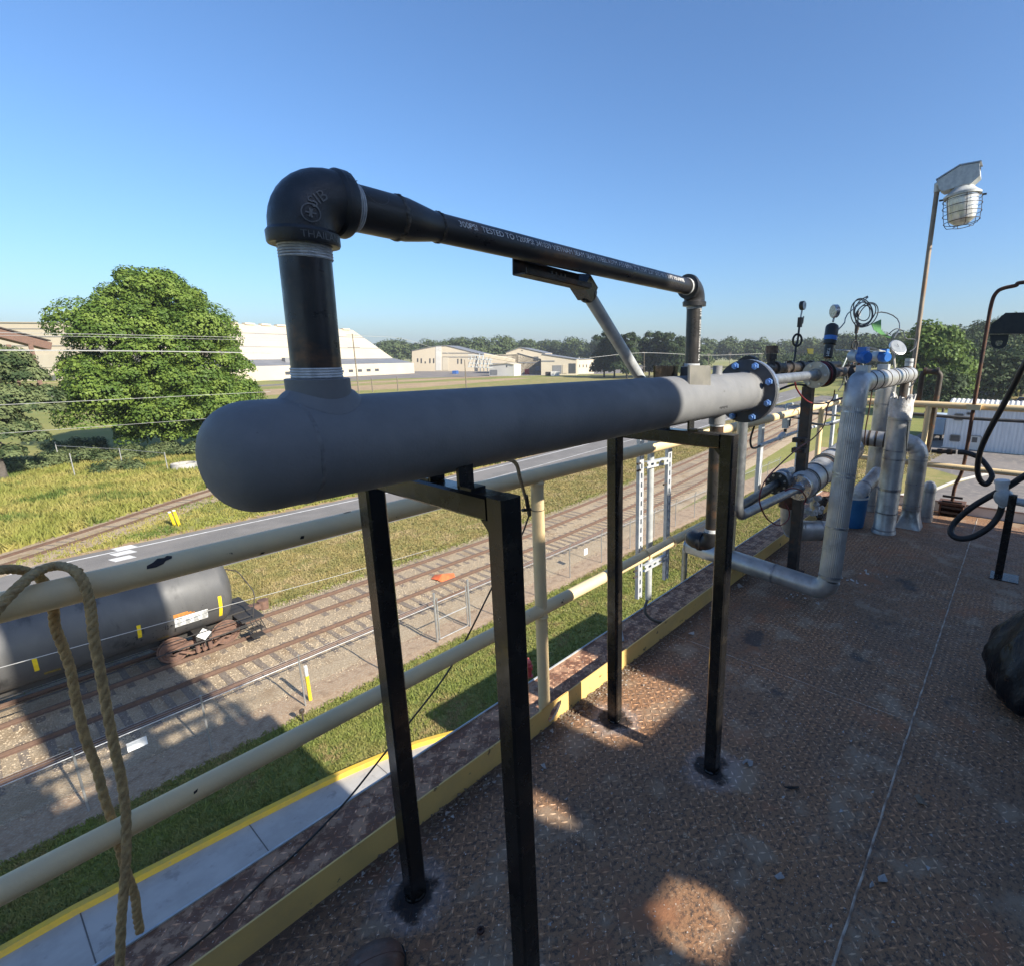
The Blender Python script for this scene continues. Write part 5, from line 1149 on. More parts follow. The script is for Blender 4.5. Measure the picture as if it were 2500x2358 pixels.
MB().tube([Dp(1021,962,1.535), Dp(1028,1000,1.555)], .0085, 8).build('plug', M['rubber'], cn); MB().tube([Dp(1014,990,1.55), Dp(1030,989,1.55)], .007, 8).build('toggle', M['rubber'], cn)
MB().tube([Vector((1.475+.0275*math.cos(a), RY+.0275*math.sin(a), Dp(1040,990,RY).z)) for a in np.linspace(0, 6.28, 24, endpoint=False)], .0013, 5, closed=True).build('tie_wire', M['dirty_steel'], cn)
# lead lying over the ledge near pipe A
wire('ledge_conduit', [Y(C2(630,1690),1.66), Y(C2(680,1620),1.65), Y(C2(740,1580),1.63), Y(C2(790,1570),1.6), Y(C2(800,1585),1.56)], .012, M['galv'], 'grey conduit end bent over the ledge beside the toe board', 'conduit', n=6)

# ---------------------------------------------------------------- litter on the deck
M['chip'] = mat('pale_scrap', (.40,.38,.36), (.28,.27,.26), 30, .8)
M['leafdry'] = mat('dry_leaf', (.22,.17,.12), (.16,.125,.09), 40, .9)
def flake(name, label, pxs, m, cat, z=.003, th=.003):
    pts = [Vector(atz(a, b, z)) for a, b in pxs]; c = sum(pts, Vector())/len(pts)
    pts = [c+(p-c)*.72 for p in pts]
    for i, p in enumerate(pts): p.z += .006*math.sin(i*2.4)+.004
    return tag(MB().prism(pts, (0,0,th)).build(name, m, base=c, smooth=0), label, cat)
flake('leaf', 'dry tan leaf lying flat near the plate seam', [(2226,1937),(2240,1938),(2262,1955),(2272,1977),(2258,1968),(2238,1962)], M['leafdry'], 'leaf')
flake('scrap', 'grey torn scrap lying across the plate seam', [(2138,2140),(2160,2134),(2172,2150),(2168,2162),(2140,2155)], M['chip'], 'scrap')
flake('scrap', 'small white scrap beside the grey one at the seam', [(2121,2160),(2130,2152),(2137,2160),(2130,2172),(2120,2172)], M['chip'], 'scrap')
flake('scrap', 'curled white paint scrap beside the far front frame foot', [(1806,1862),(1820,1853),(1834,1858),(1843,1862),(1842,1873),(1830,1874),(1823,1862),(1810,1866)], M['chip'], 'scrap')
flake('scrap', 'pale crumpled scrap on the deck below the far front foot', [(1885,2140),(1905,2130),(1920,2140),(1916,2152),(1896,2150)], M['chip'], 'scrap')
flake('scrap', 'white scrap near the near frame on the lower deck', [(1318,1868),(1330,1864),(1336,1876),(1328,1882)], M['chip'], 'scrap')
flake('scrap', 'pale flat chip near the sunlit toe board', [(1677,1547),(1697,1543),(1698,1549),(1680,1551)], M['chip'], 'scrap')
flake('scrap', 'flat grey sheet scrap lying on the outer ledge', [(1513,1527),(1517,1525),(1528,1570),(1524,1573),(1509,1574)], M['chip'], 'scrap')
flake('bark', 'dark curled bark fragment lying on the deck', [(1905,1922),(1930,1924),(1958,1917),(1956,1928),(1930,1930)], M['sole'], 'bark')
flake('plaster_scrap', 'white plaster scraps beside the bottom elbow of the leaning pipe', [C2(985,1580),C2(1005,1570),C2(1050,1595),C2(1030,1615),C2(1000,1618)], M['chip'], 'scrap')
gr = []
for k in range(2600):
    x, y = RNG.uniform(.45, 4.8), RNG.uniform(-.3, 1.74); s_ = abs(RNG.normal(0, .0030))+.0013
    if k < 900: y = 1.44-abs(RNG.normal(0, .05)); s_ *= 1.25
    if k > 2450: x, y = C2_.x*0+3.3+RNG.uniform(-.25,.35), .72+RNG.uniform(-.12,.25)
    a = RNG.uniform(0, 6.28); c = np.array([x, y, .0025])
    gr.append([c+np.array([math.cos(a+q)*s_, math.sin(a+q)*s_*RNG.uniform(.5,1), RNG.uniform(0, s_*.8)]) for q in (0, 2.1, 4.2)])
tag(npmesh('paint_flakes', np.array(gr), 3, M['chip'], kind='stuff'), 'tiny white paint flakes and grit strewn over the rusty deck', 'debris')
lt_ = []
for k in range(700):                                  # leaf litter against the toe board
    x = RNG.choice([RNG.normal(1.62,.07), RNG.normal(1.0,.25), RNG.normal(2.1,.3)]); y = 1.45-abs(RNG.normal(0,.035)); s_ = RNG.uniform(.004,.012); a = RNG.uniform(0,6.28); c = np.array([x,y,RNG.uniform(.003,.012)])
    lt_.append([c+np.array([math.cos(a+q)*s_, math.sin(a+q)*s_*.6, RNG.uniform(-.002,.006)]) for q in (0,2.1,4.2)])
tag(npmesh('leaf_litter', np.array(lt_), 3, M['leafdry'], kind='stuff'), 'brown leaf litter collected against the yellow toe board', 'litter')
hq = Vector(atz(800+1485/3.976, 1900+1480/3.976, 0)); tag(MB().lathe(hq, (0,0,1), [(0,.012),(.007,.012),(.007,.0065),(.001,.006)], 6, True, True).build('hex_nut', M['rusty'], base=hq, smooth=0), 'rusty hex nut welded to the deck beside the near frame', 'nut')
# ---------------------------------------------------------------- boot toe at the bottom edge
bt = thing('work_boot', 'scuffed dark brown leather work boot toe at the bottom edge', 'boot', Vector(atz(930,2350,0)))
q0, q1 = Vector(atz(918,2480,.05)), Vector(atz(905,2292,.05)); fdir = Vector((q1.x-q0.x, q1.y-q0.y, 0)).normalized(); ax = q1-fdir*.052; side = Vector((-fdir.y, fdir.x, 0))
secs = [(-.26,.036,.110),(-.22,.042,.115),(-.16,.040,.110),(-.10,.042,.100),(-.05,.047,.080),(-.015,.052,.068),(.015,.049,.062),(.035,.040,.055),(.047,.026,.045),(.052,.008,.034)]; secs = [(t, w*1.5, h*1.1) for t, w, h in secs]
bm_ = MB(); ns = 16
for t, w, h in secs:
    c = Vector((ax.x,ax.y,0))+fdir*t
    for j in range(ns):
        a = math.pi*j/(ns-1); bm_.v.append(c+side*(w*math.cos(a))+Vector((0,0,.022+(h-.022)*math.sin(a)**.75)))
for i in range(len(secs)-1):
    for j in range(ns-1): bm_.f.append((i*ns+j, i*ns+j+1, (i+1)*ns+j+1, (i+1)*ns+j))
bm_.f.append(tuple(range((len(secs)-1)*ns, len(secs)*ns)))
bm_.build('upper', M['leather'], bt, smooth=60)
so_ = MB(); top = []; 
for t, w, h in secs: top.append((t, w+.004))
for z in (.0,.024):
    for t, w in top: so_.v += [Vector((ax.x,ax.y,z))+fdir*t+side*w, Vector((ax.x,ax.y,z))+fdir*t-side*w]
n_ = len(top)
for i in range(n_-1):
    for z in (0, 2*n_): so_.f.append((z+2*i, z+2*i+1, z+2*i+3, z+2*i+2))
    so_.f.append((2*i, 2*i+2, 2*n_+2*i+2, 2*n_+2*i)); so_.f.append((2*i+1, 2*i+3, 2*n_+2*i+3, 2*n_+2*i+1))
so_.f.append((2*n_-2, 2*n_-1, 4*n_-1, 4*n_-2)); so_.build('sole', M['sole'], bt, smooth=40)
MB().tube([Vector((ax.x,ax.y,0))+fdir*-.02+side*(.078*math.cos(a))+Vector((0,0,.022+.0545*math.sin(a)**.75)) for a in np.linspace(.1,3.04,14)], .0018, 5).build('toe_stitching', M['leather'], bt)
# ---------------------------------------------------------------- black bag at the right edge
bgq = Vector((2.98,-.36,0)); bgn = MB(); nu, nv2 = 96, 40
for i in range(nv2):
    v = i/(nv2-1); z = .62*v; r0 = (.30*math.sin(math.pi*min(1, v*.72+.30))**.8+.02)*(1 if v < .93 else .6)
    if v < .06: r0 *= .75+v*4
    for j in range(nu):
        a = 2*math.pi*j/nu; fold = 1+.09*abs(math.sin(a*4.5+v*3))-.05*abs(math.sin(a*9-v*6))+.05*math.sin(a*3+v*9)+.03*abs(math.sin(a*15+v*14))
        bgn.v.append((bgq.x+math.cos(a)*r0*fold*.95, bgq.y+math.sin(a)*r0*fold*.92, z+.015*math.sin(a*5+v*7)*v))
for i in range(nv2-1):
    for j in range(nu): bgn.f.append((i*nu+j, i*nu+(j+1) % nu, (i+1)*nu+(j+1) % nu, (i+1)*nu+j))
bgn.f.append(tuple(range((nv2-1)*nu, nv2*nu)))
tag(bgn.build('plastic_bag', M['bag'], base=bgq, smooth=70), 'full black plastic bag slumped on the deck at the right edge', 'bag')
# ================================================================ tank car
M['tank'] = mat('tank_car_paint', (.072,.071,.071), (.092,.090,.087), 1.2, .5, rust=(.030,.030,.031), rust_scale=.9, rust_at=.62, stretch=(1,1,.35), bump=.001, bscale=8)
M['reflect'] = mat('yellow_reflector', (.80,.58,.02), (.70,.50,.02), 9, .4)
M['car_rust'] = mat('car_rust', (.17,.095,.065), (.11,.065,.05), 6, .85, bump=.004, bscale=30)
M['car_black'] = mat('car_underframe', (.028,.026,.025), (.04,.035,.03), 5, .7)
TY, TZ, TR = 24.78, G0+.13+.155+2.28, 1.46
tk = thing('tank_car', 'black railway tank car standing on the far track', 'tank car', (-2,TY,G0+.285))
TXE = 6.30
capx = [(TXE-.55+.55*math.sin(rad(a)), TR*math.cos(rad(a))) for a in (0,15,30,45,58,70,80,87)]
tb_ = MB().lathe((0,TY,TZ), (1,0,0), [(-10.3,.05),(-10.2,.6),(-9.9,1.2),(-9.6,TR)]+[(x,TR) for x in (-6,-3,0,3)]+capx, 56); tb_.build('tank', M['tank'], tk)
for x in (-6.4,-3.4,-.6,2.3): MB().lathe((x,TY,TZ), (1,0,0), [(0,TR),(0,TR+.006),(.03,TR+.006),(.03,TR)], 56, False, False).build('seam_band', M['tank'], tk)
def onTank(x, ang, dr=.004): a = rad(ang); return Vector((x, TY-(TR+dr)*math.cos(a), TZ+(TR+dr)*math.sin(a)))
def patch(name, x0, x1, a0, a1, m, par=tk, skew=0., dr=.005):
    b = MB(); n = 8
    for i in range(n+1):
        a = a0+(a1-a0)*i/n; b.v += [onTank(x0+skew*i/n, a, dr), onTank(x1+skew*i/n, a, dr)]
    b.f = [(2*i, 2*i+1, 2*i+3, 2*i+2) for i in range(n)]; return b.build(name, m, par, smooth=60)
def tpx(px, py):                                       # pixel -> x and angle on the tank shell
    d = ray(px, py); oy, oz = CAMP[1]-TY, CAMP[2]-TZ; A = d[1]**2+d[2]**2; B = oy*d[1]+oz*d[2]; Cc = oy*oy+oz*oz-TR*TR
    t = (-B-math.sqrt(max(0, B*B-A*Cc)))/A; p = CAMP+d*t; return float(p[0]), math.degrees(math.atan2(p[2]-TZ, TY-p[1]))
for q in ((1510,725,1540,855),(945,928,985,1005),(222,1155,270,1235)):
    x, a1 = tpx(q[0]/2.84, 1200+q[1]/2.84); x2, a0 = tpx(q[2]/2.84, 1200+q[3]/2.84); patch('reflector_strip', (x+x2)/2-.055, (x+x2)/2+.055, a0, a1, M['reflect'])
for q in ((305,1265,425,1235),(1090,1030,1165,1015)):
    x, a1 = tpx(q[0]/2.84, 1200+q[1]/2.84-4); x2, a0 = tpx(q[2]/2.84, 1200+q[3]/2.84+7); patch('reflector_strip', x, x2, a1-5.5, a1, mat('old_reflector', (.28,.20,.03), (.12,.09,.03), 9, .6))
x, a1 = tpx(1208/2.84, 1200+880/2.84); x2, a0 = tpx(1440/2.84, 1200+895/2.84)
pn = patch('data_panel', x, x2, a1-17, a1, M['white'])
for k in range(4):
    for r_ in range(6):
        xa = x+.05+(x2-x)*(.02+k*.25); aa = a1-2.2-r_*2.4
        if random.random() < .85: patch('panel_lettering', xa, xa+(x2-x)*random.uniform(.10,.2), aa-.9, aa, M['rubber'], pn, dr=.007)
for k in range(3): patch('orange_lettering', x-.02, x+.62-.1*k, a1+1.2+1.9*k, a1+2.3+1.9*k, M['orange'], tk)
for sg in (-1, 1):                                     # tank saddles, sills, trucks
    pass
MB().bbox((-10.8,TY-.35,G0+.95), (6.9,TY+.35,G0+1.25)).build('centre_sill', M['car_black'], tk, smooth=0)
for cx_ in (4.95,-9.2):
    MB().bbox((cx_-.25,TY-1.35,G0+1.05), (cx_+.25,TY+1.35,G0+1.30)).build('bolster', M['car_black'], tk, smooth=0)
    for sg in (-1, 1):
        trk = MB(); yy = TY+sg*.95-.06
        trk.prism([(cx_-1.15,yy,G0+.70),(cx_-1.1,yy,G0+.84),(cx_-.45,yy,G0+.98),(cx_+.45,yy,G0+.98),(cx_+1.1,yy,G0+.84),(cx_+1.15,yy,G0+.70),(cx_+.95,yy,G0+.70),(cx_+.42,yy,G0+.85),(cx_-.42,yy,G0+.85),(cx_-.95,yy,G0+.70)], (0,.12,0))
        trk.prism([(cx_-.80,yy+.01,G0+.72),(cx_-.40,yy+.01,G0+.46),(cx_+.40,yy+.01,G0+.46),(cx_+.80,yy+.01,G0+.72),(cx_+.68,yy+.01,G0+.74),(cx_+.34,yy+.01,G0+.54),(cx_-.34,yy+.01,G0+.54),(cx_-.68,yy+.01,G0+.74)], (0,.10,0))
        for k in range(3): trk.lathe((cx_-.2+.2*k,yy-.085,G0+.5), (0,0,1), [(0,.075),(.28,.075)], 10)
        trk.build('truck_frame', M['car_rust'], tk, smooth=30)
    for wx in (-.85,.85):
        for sg in (-1, 1):
            yy = TY+sg*.75; wh = MB().lathe((cx_+wx,yy+sg*-.07,G0+.285+.46), (0,sg,0), [(0,.50),(.03,.50),(.035,.465),(.14,.455),(.14,.39),(.10,.37),(.09,.18),(.15,.15),(.16,.02)], 36).build('wheel', M['car_rust'], tk)
            MB().lathe((cx_+wx,yy+sg*.08,G0+.745), (0,sg,0), [(0,.13),(.16,.13),(.18,.10)], 12).build('axle_cap', M['car_rust'], wh)
    for wx in (-.85,.85): MB().tube([(cx_+wx,TY-.7,G0+.745), (cx_+wx,TY+.7,G0+.745)], .08, 10).build('axle', M['car_rust'], tk)
for sg in (-1, 1):
    MB().tube([(-9.8,TY+sg*1.5,G0+1.42), (-3,TY+sg*1.5,G0+1.40), (6.6,TY+sg*1.5,G0+1.42)], .018, 6).build('side_handrail', M['car_black'], tk)
    MB().tube([(-9.8,TY+sg*1.45,G0+1.02), (6.6,TY+sg*1.45,G0+1.02)], .03, 6).build('side_sill', M['car_black'], tk)
    MB().tube(path([(5.9,TY+sg*1.40,G0+1.05),(6.85,TY+sg*1.35,G0+1.05),(6.85,TY+sg*1.35,G0+.55)], .1), .02, 6).build('grab_iron', M['car_black'], tk)
    for k in range(2): MB().bbox((6.45,TY+sg*1.38-.2,G0+.45+.32*k), (6.9,TY+sg*1.38+.2,G0+.47+.32*k)).build('step', M['car_black'], tk, smooth=0)
MB().tube(path([(6.6,TY-1.3,G0+1.1),(6.85,TY-1.25,G0+2.25),(6.65,TY-.3,G0+3.0),(6.3,TY+.0,G0+3.1)], .5), .022, 6).build('end_handrail', M['car_black'], tk)
MB().bbox((6.2,TY-1.4,G0+1.16), (7.0,TY+1.4,G0+1.21)).build('end_platform', M['car_black'], tk, smooth=0)
for k in range(4): MB().tube([(6.3+.18*k,TY-1.38,G0+1.18),(6.45+.18*k,TY-1.42,G0+.62)], .02, 5).build('platform_strut', M['car_black'], tk)
cpl = MB(); cpl.bbox((6.9,TY-.14,G0+.98), (7.4,TY+.14,G0+1.22)); cpl.lathe((7.45,TY,G0+.90), (0,0,1), [(0,.20),(.40,.22)], 10); cpl.build('coupler', M['car_rust'], tk)
x, a = tpx(1415/2.84, 1200+985/2.84); plc = Vector((x, TY-TR*math.cos(rad(a))-.25, TZ+TR*math.sin(rad(a))-.05)); plc = Vector(aty(1415/2.84, 1200+985/2.84, TY-1.42))
MB().prism([plc+Vector((0,0,.24)), plc+Vector((.24,0,0)), plc+Vector((0,0,-.24)), plc+Vector((-.24,0,0))], (0,.02,0)).build('placard', M['white'], tk, smooth=0)
MB().bbox(plc+Vector((-.015,.02,-.5)), plc+Vector((.015,.04,0))).build('placard_post', M['car_black'], tk, smooth=0)
for k in range(2): MB().lathe((2.8-1.7*k,TY-.45,TZ+TR*.94), (0,-.3,1), [(0,.10),(.05,.10),(.05,.07)], 14).build('lifting_lug', M['tank'], tk)
dm = MB().lathe((-1.9,TY,TZ+TR-.1), (0,0,1), [(0,.55),(.45,.55),(.47,.3)], 24); dm.build('manway', M['car_black'], tk)
pf_ = MB(); pf_.bbox((-3.4,TY-1.1,TZ+TR+.10), (-.55,TY+1.1,TZ+TR+.15)); pf_.build('top_platform', M['car_black'], tk, smooth=0)
for sg in (-1, 1): MB().tube(path([(-3.4,TY+sg*1.1,TZ+TR+.12),(-3.4,TY+sg*1.1,TZ+TR+1.1),(-.55,TY+sg*1.1,TZ+TR+1.1),(-.55,TY+sg*1.1,TZ+TR+.12)], .1), .022, 6).build('platform_rail', M['car_black'], tk)
ldr = MB()
for xx in (-1.2,-.75): ldr.tube([(xx,TY-1.58,TZ+1.2),(xx,TY-1.58,G0+.6)], .025, 6)
for k in range(8): ldr.tube([(-1.2,TY-1.58,G0+.7+.4*k),(-.75,TY-1.58,G0+.7+.4*k)], .018, 5)
ldr.build('side_ladder', M['car_black'], tk)
drp = MB()                                             # black overflow streaks on the near side
for k in range(46):
    xx = random.uniform(2.7, 5.2); a0 = random.uniform(-42,-20); a1 = a0+random.uniform(5,22); ww = random.uniform(.01,.03)
    o = len(drp.v); drp.v += [onTank(xx-ww,a0,.003), onTank(xx+ww,a0,.003), onTank(xx+ww*.6,a1,.003), onTank(xx-ww*.6,a1,.003)]; drp.f.append((o,o+1,o+2,o+3))
drp.build('residue_streaks', M['rubber'], tk, kind='stuff')

# ================================================================ wire fence and gate
FY = 17.78
M['fence'] = mat('fence_zinc', (.42,.42,.41), (.34,.34,.33), 4, .45, metal=.6)
fz = thing('wire_fence', 'chain link fence with angled barb arms along the lawn', 'fence', (10,FY,G0))
gx0, gx1 = 11.28, 12.95
pxs = [-2.05,.7,3.4,6.08,8.8,14.3,16.9,19.5,22.2,25.0,27.7,30.4,33.1,35.8,38.5,41.2,44,47,50]
f0 = None
for x in pxs:
    b = MB().tube([(0,0,0),(0,0,1.72),(-.02,-.10,1.98)], .026, 8)
    if f0 is None: f0 = b.build('post', M['fence'], fz); f0.location = (x-10, 0, 0); f0['_o'] = (0,0,0)
    else: c = f0.copy(); COL.objects.link(c); c.parent = fz; c.location = (x-10, 0, 0)
for me_v in f0.data.vertices: me_v.co += Vector((10, FY, G0))
for seg in ((-4,gx0),(gx1,50)):
    MB().tube([(seg[0],FY,G0+1.70),(seg[1],FY,G0+1.70)], .019, 8).build('top_rail', M['fence'], fz)
    for k in range(3): MB().tube([(seg[0],FY-.03-.035*k,G0+1.78+.09*k),(seg[1],FY-.03-.035*k,G0+1.78+.09*k)], .004, 4).build('barb_wire', M['fence'], fz)
def chain(x0, x1, z0, z1, par, name='chain_link'):
    m = MB(); st = .085; h = z1-z0; r_ = .0014; x = x0-h
    tv = []
    while x < x1:
        for sgn in (1, -1):
            xa, xb = (x, x+h) if sgn > 0 else (x+h, x); za, zb = z0, z1
            lo, hi = x0, x1
            if xb != xa:
                def clip(xa, za, xb, zb):
                    if xa < lo: t = (lo-xa)/(xb-xa); xa, za = lo, za+(zb-za)*t
                    if xa > hi: t = (hi-xa)/(xb-xa); xa, za = hi, za+(zb-za)*t
                    return xa, za
                if max(xa,xb) <= lo or min(xa,xb) >= hi: continue
                A = clip(xa,za,xb,zb); Bq = clip(xb,zb,xa,za)
                tv.append([(A[0]-r_,FY,A[1]),(A[0]+r_,FY,A[1]),(Bq[0]+r_,FY,Bq[1]),(Bq[0]-r_,FY,Bq[1])]); tv.append([(A[0],FY-r_,A[1]),(A[0],FY+r_,A[1]),(Bq[0],FY+r_,Bq[1]),(Bq[0],FY-r_,Bq[1])])
        x += st
    return npmesh(name, np.array(tv), 4, M['fence'], parent=par, kind='stuff')
chain(-4, gx0, G0+.04, G0+1.68, fz); chain(gx1, 50, G0+.04, G0+1.68, fz)
gt = thing('gate', 'galvanised chain link gate set in the wire fence', 'gate', ((gx0+gx1)/2,FY,G0))
for x in (gx0, gx1): MB().tube([(x,FY,G0),(x,FY,G0+2.2)], .045, 10).build('gate_post', M['fence'], gt)
a_, b_ = gx0+.12, gx1-.12
MB().tube([(a_,FY,G0+.1),(a_,FY,G0+1.95)], .028, 8).build('gate_frame', M['fence'], gt); MB().tube([(b_,FY,G0+.1),(b_,FY,G0+1.95)], .028, 8).build('gate_frame', M['fence'], gt)
for z in (.1,1.0,1.75): MB().tube([(a_,FY,G0+z),(b_,FY,G0+z)], .024, 8).build('gate_bar', M['fence'], gt)
chain(a_, b_, G0+.12, G0+1.75, gt)
def sign(label, pxq, w, h, cat='sign'):
    c = Vector(aty(*pxq, FY-.04)); s_ = thing('fence_sign', label, cat, c); MB().box(c, (w,.012,h)).build('panel', M['white'], s_, smooth=0); return s_, c
sign('small blank white sign wired to the fence beyond the gate', (1430,1346), .28, .35)
s_, c = sign('white panel behind the fence mesh near the ropes', (335,1815), .42, .26)
bq = Vector(atz(758,1708)); bo = thing('bollard', 'slim yellow and white bollard post beside a fence post', 'bollard', bq)
MB().tube([bq, bq+Vector((0,0,.95))], .06, 12).build('post', M['reflect'], bo); MB().tube([bq+Vector((0,0,.96)), bq+Vector((0,0,1.32))], .055, 12).build('post_top', M['white'], bo)
for k, q in enumerate(((1212,235),(1245,235))):
    p = Vector(atz(q[0]/2.84, 1200+q[1]/2.84)); tpz = up((1200 if k == 0 else 1228)/2.84, 1200+(140 if k == 0 else 128)/2.84, p)
    o = thing('marker_post', 'left of the twin yellow marker posts by the road' if k == 0 else 'right of the twin yellow marker posts by the road', 'post', p, 'yellow road marker posts')
    MB().tube([p, Vector((p.x-.15,p.y,tpz))], .09, 10).build('post', M['reflect'], o); MB().lathe(Vector((p.x-.15,p.y,tpz)), (0,0,1), [(0,.095),(.06,.09)], 10).build('cap', M['white'], o)
# hydrant
M['hyd'] = mat('hydrant_red', (.42,.035,.035), (.32,.03,.03), 9, .5)
hq = Vector(atz(1150+562/3.972, 1500+600/3.972)); hy = thing('fire_hydrant', 'red fire hydrant standing on the shaded lawn', 'hydrant', hq)
MB().lathe(hq, (0,0,1), [(0,.16),(.04,.16),(.05,.105),(.42,.10),(.44,.14),(.48,.14),(.50,.115),(.60,.11),(.63,.07)], 18).build('barrel', M['hyd'], hy)
MB().lathe(hq+Vector((0,0,.63)), (0,0,1), [(0,.09),(.06,.075),(.10,.03),(.15,.03)], 14).build('bonnet', mat('hydrant_cap', (.55,.12,.10), (.5,.1,.09), 9, .5), hy)
for d in ((1,0,0),(-1,0,0),(0,-1,0)): MB().lathe(hq+Vector((0,0,.38)), d, [(.08,.055),(.17,.055),(.18,.03)], 10).build('outlet', M['hyd'], hy)
# orange cloth on the ballast
M['tarp'] = mat('orange_cloth', (.75,.17,.05), (.62,.13,.045), 5, .7)
cl = [atz(1052,1412,G0+.15), atz(1062,1402,G0+.2), atz(1108,1398,G0+.2), atz(1113,1412,G0+.15), atz(1078,1420,G0+.14), atz(1070,1416,G0+.2)]
tp = MB(); cc = sum((Vector(p) for p in cl), Vector())/6; tp.v = [Vector(p) for p in cl]+[cc+Vector((0,0,.22)), cc+Vector((.3,0,.05))]; n6 = 6
tp.f = [(i, (i+1) % 6, 6) for i in range(6)]
tag(tp.build('tarpaulin', M['tarp'], base=cc, smooth=0), 'crumpled orange cloth lying between the two tracks', 'tarpaulin')
# short black stand pipe on the lawn
sq = Vector(atz(741,1762)); tag(MB().lathe(sq, (0,0,1), [(0,.03),(.35,.03),(.36,.07),(.46,.08),(.5,.03)], 10).build('yard_valve', M['dirty_steel'], base=sq), 'small dark valve stub at the fence edge of the lawn', 'valve')
# ================================================================ trees
M['leaf'] = mat('oak_leaves', (.125,.190,.030), (.17,.235,.042), .45, .6, c3=(.075,.130,.020), s3=.55, t3=.50, translucent=.25, spec=.3)
M['leaf_dark'] = mat('dark_leaves', (.030,.050,.018), (.046,.070,.024), .4, .7, translucent=.15, spec=.2)
M['leaf_grey'] = mat('grey_green_leaves', (.115,.145,.060), (.15,.18,.078), .5, .7, c3=(.04,.065,.025), s3=.8, t3=.52, translucent=.2, spec=.2)
M['leaf_pale'] = mat('young_leaves', (.11,.165,.030), (.075,.125,.024), .4, .65, translucent=.25, spec=.25)
M['pine'] = mat('pine_needles', (.022,.038,.016), (.036,.052,.020), .3, .8, translucent=.08, spec=.15)
M['far_leaf'] = mat('far_wood_leaves', (.075,.100,.042), (.052,.075,.034), .035, .8, c3=(.095,.12,.05), s3=.05, t3=.56, translucent=.1, spec=.1)  # lightened so the colour carries some distance haze
M['bark'] = mat('bark', (.10,.085,.07), (.065,.055,.045), 3, .95, bump=.02, bscale=8)
def leaves(centers, radii, n, size, flat=.75, jitter=.35, upbias=.35, shell=.55):
    """n leaf-cluster quads scattered in the outer shells of ellipsoid lobes"""
    centers = np.asarray(centers, float); radii = np.asarray(radii, float)
    if radii.ndim == 1: radii = np.repeat(radii[:,None], 3, 1)*np.array([1,1,flat])
    vol = (radii[:,0]*radii[:,1])**1.0; k = RNG.choice(len(centers), n, p=vol/vol.sum())
    d = RNG.normal(size=(n,3)); d /= np.linalg.norm(d, axis=1)[:,None]; d[:,2] = np.where(d[:,2] < -.35, d[:,2]*-.5, d[:,2])
    rr = shell+(1-shell)*RNG.uniform(0, 1, n)**.6
    p = centers[k]+d*radii[k]*rr[:,None]+RNG.normal(0, size*.4, (n,3))
    nr = d+RNG.normal(0, jitter, (n,3))+np.array([0,0,upbias]); nr /= np.linalg.norm(nr, axis=1)[:,None]
    a = RNG.normal(size=(n,3)); u = np.cross(nr, a); u /= np.linalg.norm(u, axis=1)[:,None]; w = np.cross(nr, u)
    s = size*RNG.uniform(.5, 1.3, n)[:,None]; s2 = s*RNG.uniform(.5, .9, n)[:,None]
    b = nr*s*.25
    q = np.stack([p-u*s-b, p+w*s2, p+u*s-b, p-w*s2*.8], 1); return q
def trunk(par, base, h, r, limbs, lean=(0,0), m='bark', spread=.4):
    base = Vector(base); b = MB(); top = base+Vector((lean[0],lean[1],h)); mid = base+Vector((lean[0]*.3,lean[1]*.3,h*.5))
    b.tube([base-Vector((0,0,.05)), base+Vector((0,0,r)), mid, top], [r*1.5, r*1.05, r*.75, r*.2], 9)
    for c in limbs:
        s = base+(top-base)*random.uniform(.3,.7); c = Vector(c); md = (s+c)/2+Vector((0,0,random.uniform(0,.1)*h)); b.tube([s, md, c], [r*.38, r*.22, r*.06], 6)
    return b.build('trunk', M[m], par)
def tree(name, label, base, h, lobes, n, size, m='leaf', r=None, group=None, flat=.75, limbs=4, **kw):
    base = Vector([float(q) for q in base]); t = thing(name, label, 'tree', base, group)
    cs = [(base.x+a*1, base.y+b_, base.z+c) for a, b_, c, q in lobes]; rs = [q for *_, q in lobes]
    trunk(t, base, h*.75, r or h*.03, random.sample(cs, min(limbs, len(cs))))
    npmesh('crown', leaves(cs, rs, n, size, flat, **kw), 4, M[m], parent=t); return t
def dome(n, rx, ry, zlo, zhi, lr, shape=None):
    out = []; sq = (1+5**.5)/2
    for i in range(n):
        v = (i+.5)/n; th = 2*math.pi*i/sq; z = v; s = math.sqrt(max(0, 1-(z*.97)**2)) if shape is None else shape(z)
        out.append((rx*s*math.cos(th)*random.uniform(.8,1.02), ry*s*math.sin(th)*random.uniform(.8,1.02), zlo+(zhi-zlo)*z+random.uniform(-.3,.3), lr*random.uniform(.75,1.25)))
    return out
# the big oak: silhouette follows the photograph's outline (crown in the camera's side direction sd)
ob_ = Vector(atz(*dd(330,878))); dist = math.hypot(ob_.x, ob_.y); sdv = Vector((ob_.y/dist, -ob_.x/dist, 0)); fdv = Vector((ob_.x/dist, ob_.y/dist, 0))
def sil(px_l, px_r, py):
    p = Vector((ob_.x, ob_.y, 0)); z = up(*dd((px_l+px_r)/2, py), p); out = []
    for q in (px_l, px_r):
        d = ray(*dd(q, py)); # intersect with the vertical plane through the tree facing the camera
        t = (ob_.x*fdv.x+ob_.y*fdv.y)/(d[0]*fdv.x+d[1]*fdv.y); pt = CAMP+d*t; out.append((Vector(pt)-p).dot(sdv)); z = float(pt[2])
    return out[0], out[1], z
rows = [sil(225,345,545), sil(190,400,580), sil(145,420,625), sil(125,462,670), sil(108,490,715), sil(110,500,755), sil(190,480,800), sil(225,420,840)]
lob = []
zr = [q[2] for q in rows]; lr_ = [q[0] for q in rows]; rr_ = [q[1] for q in rows]
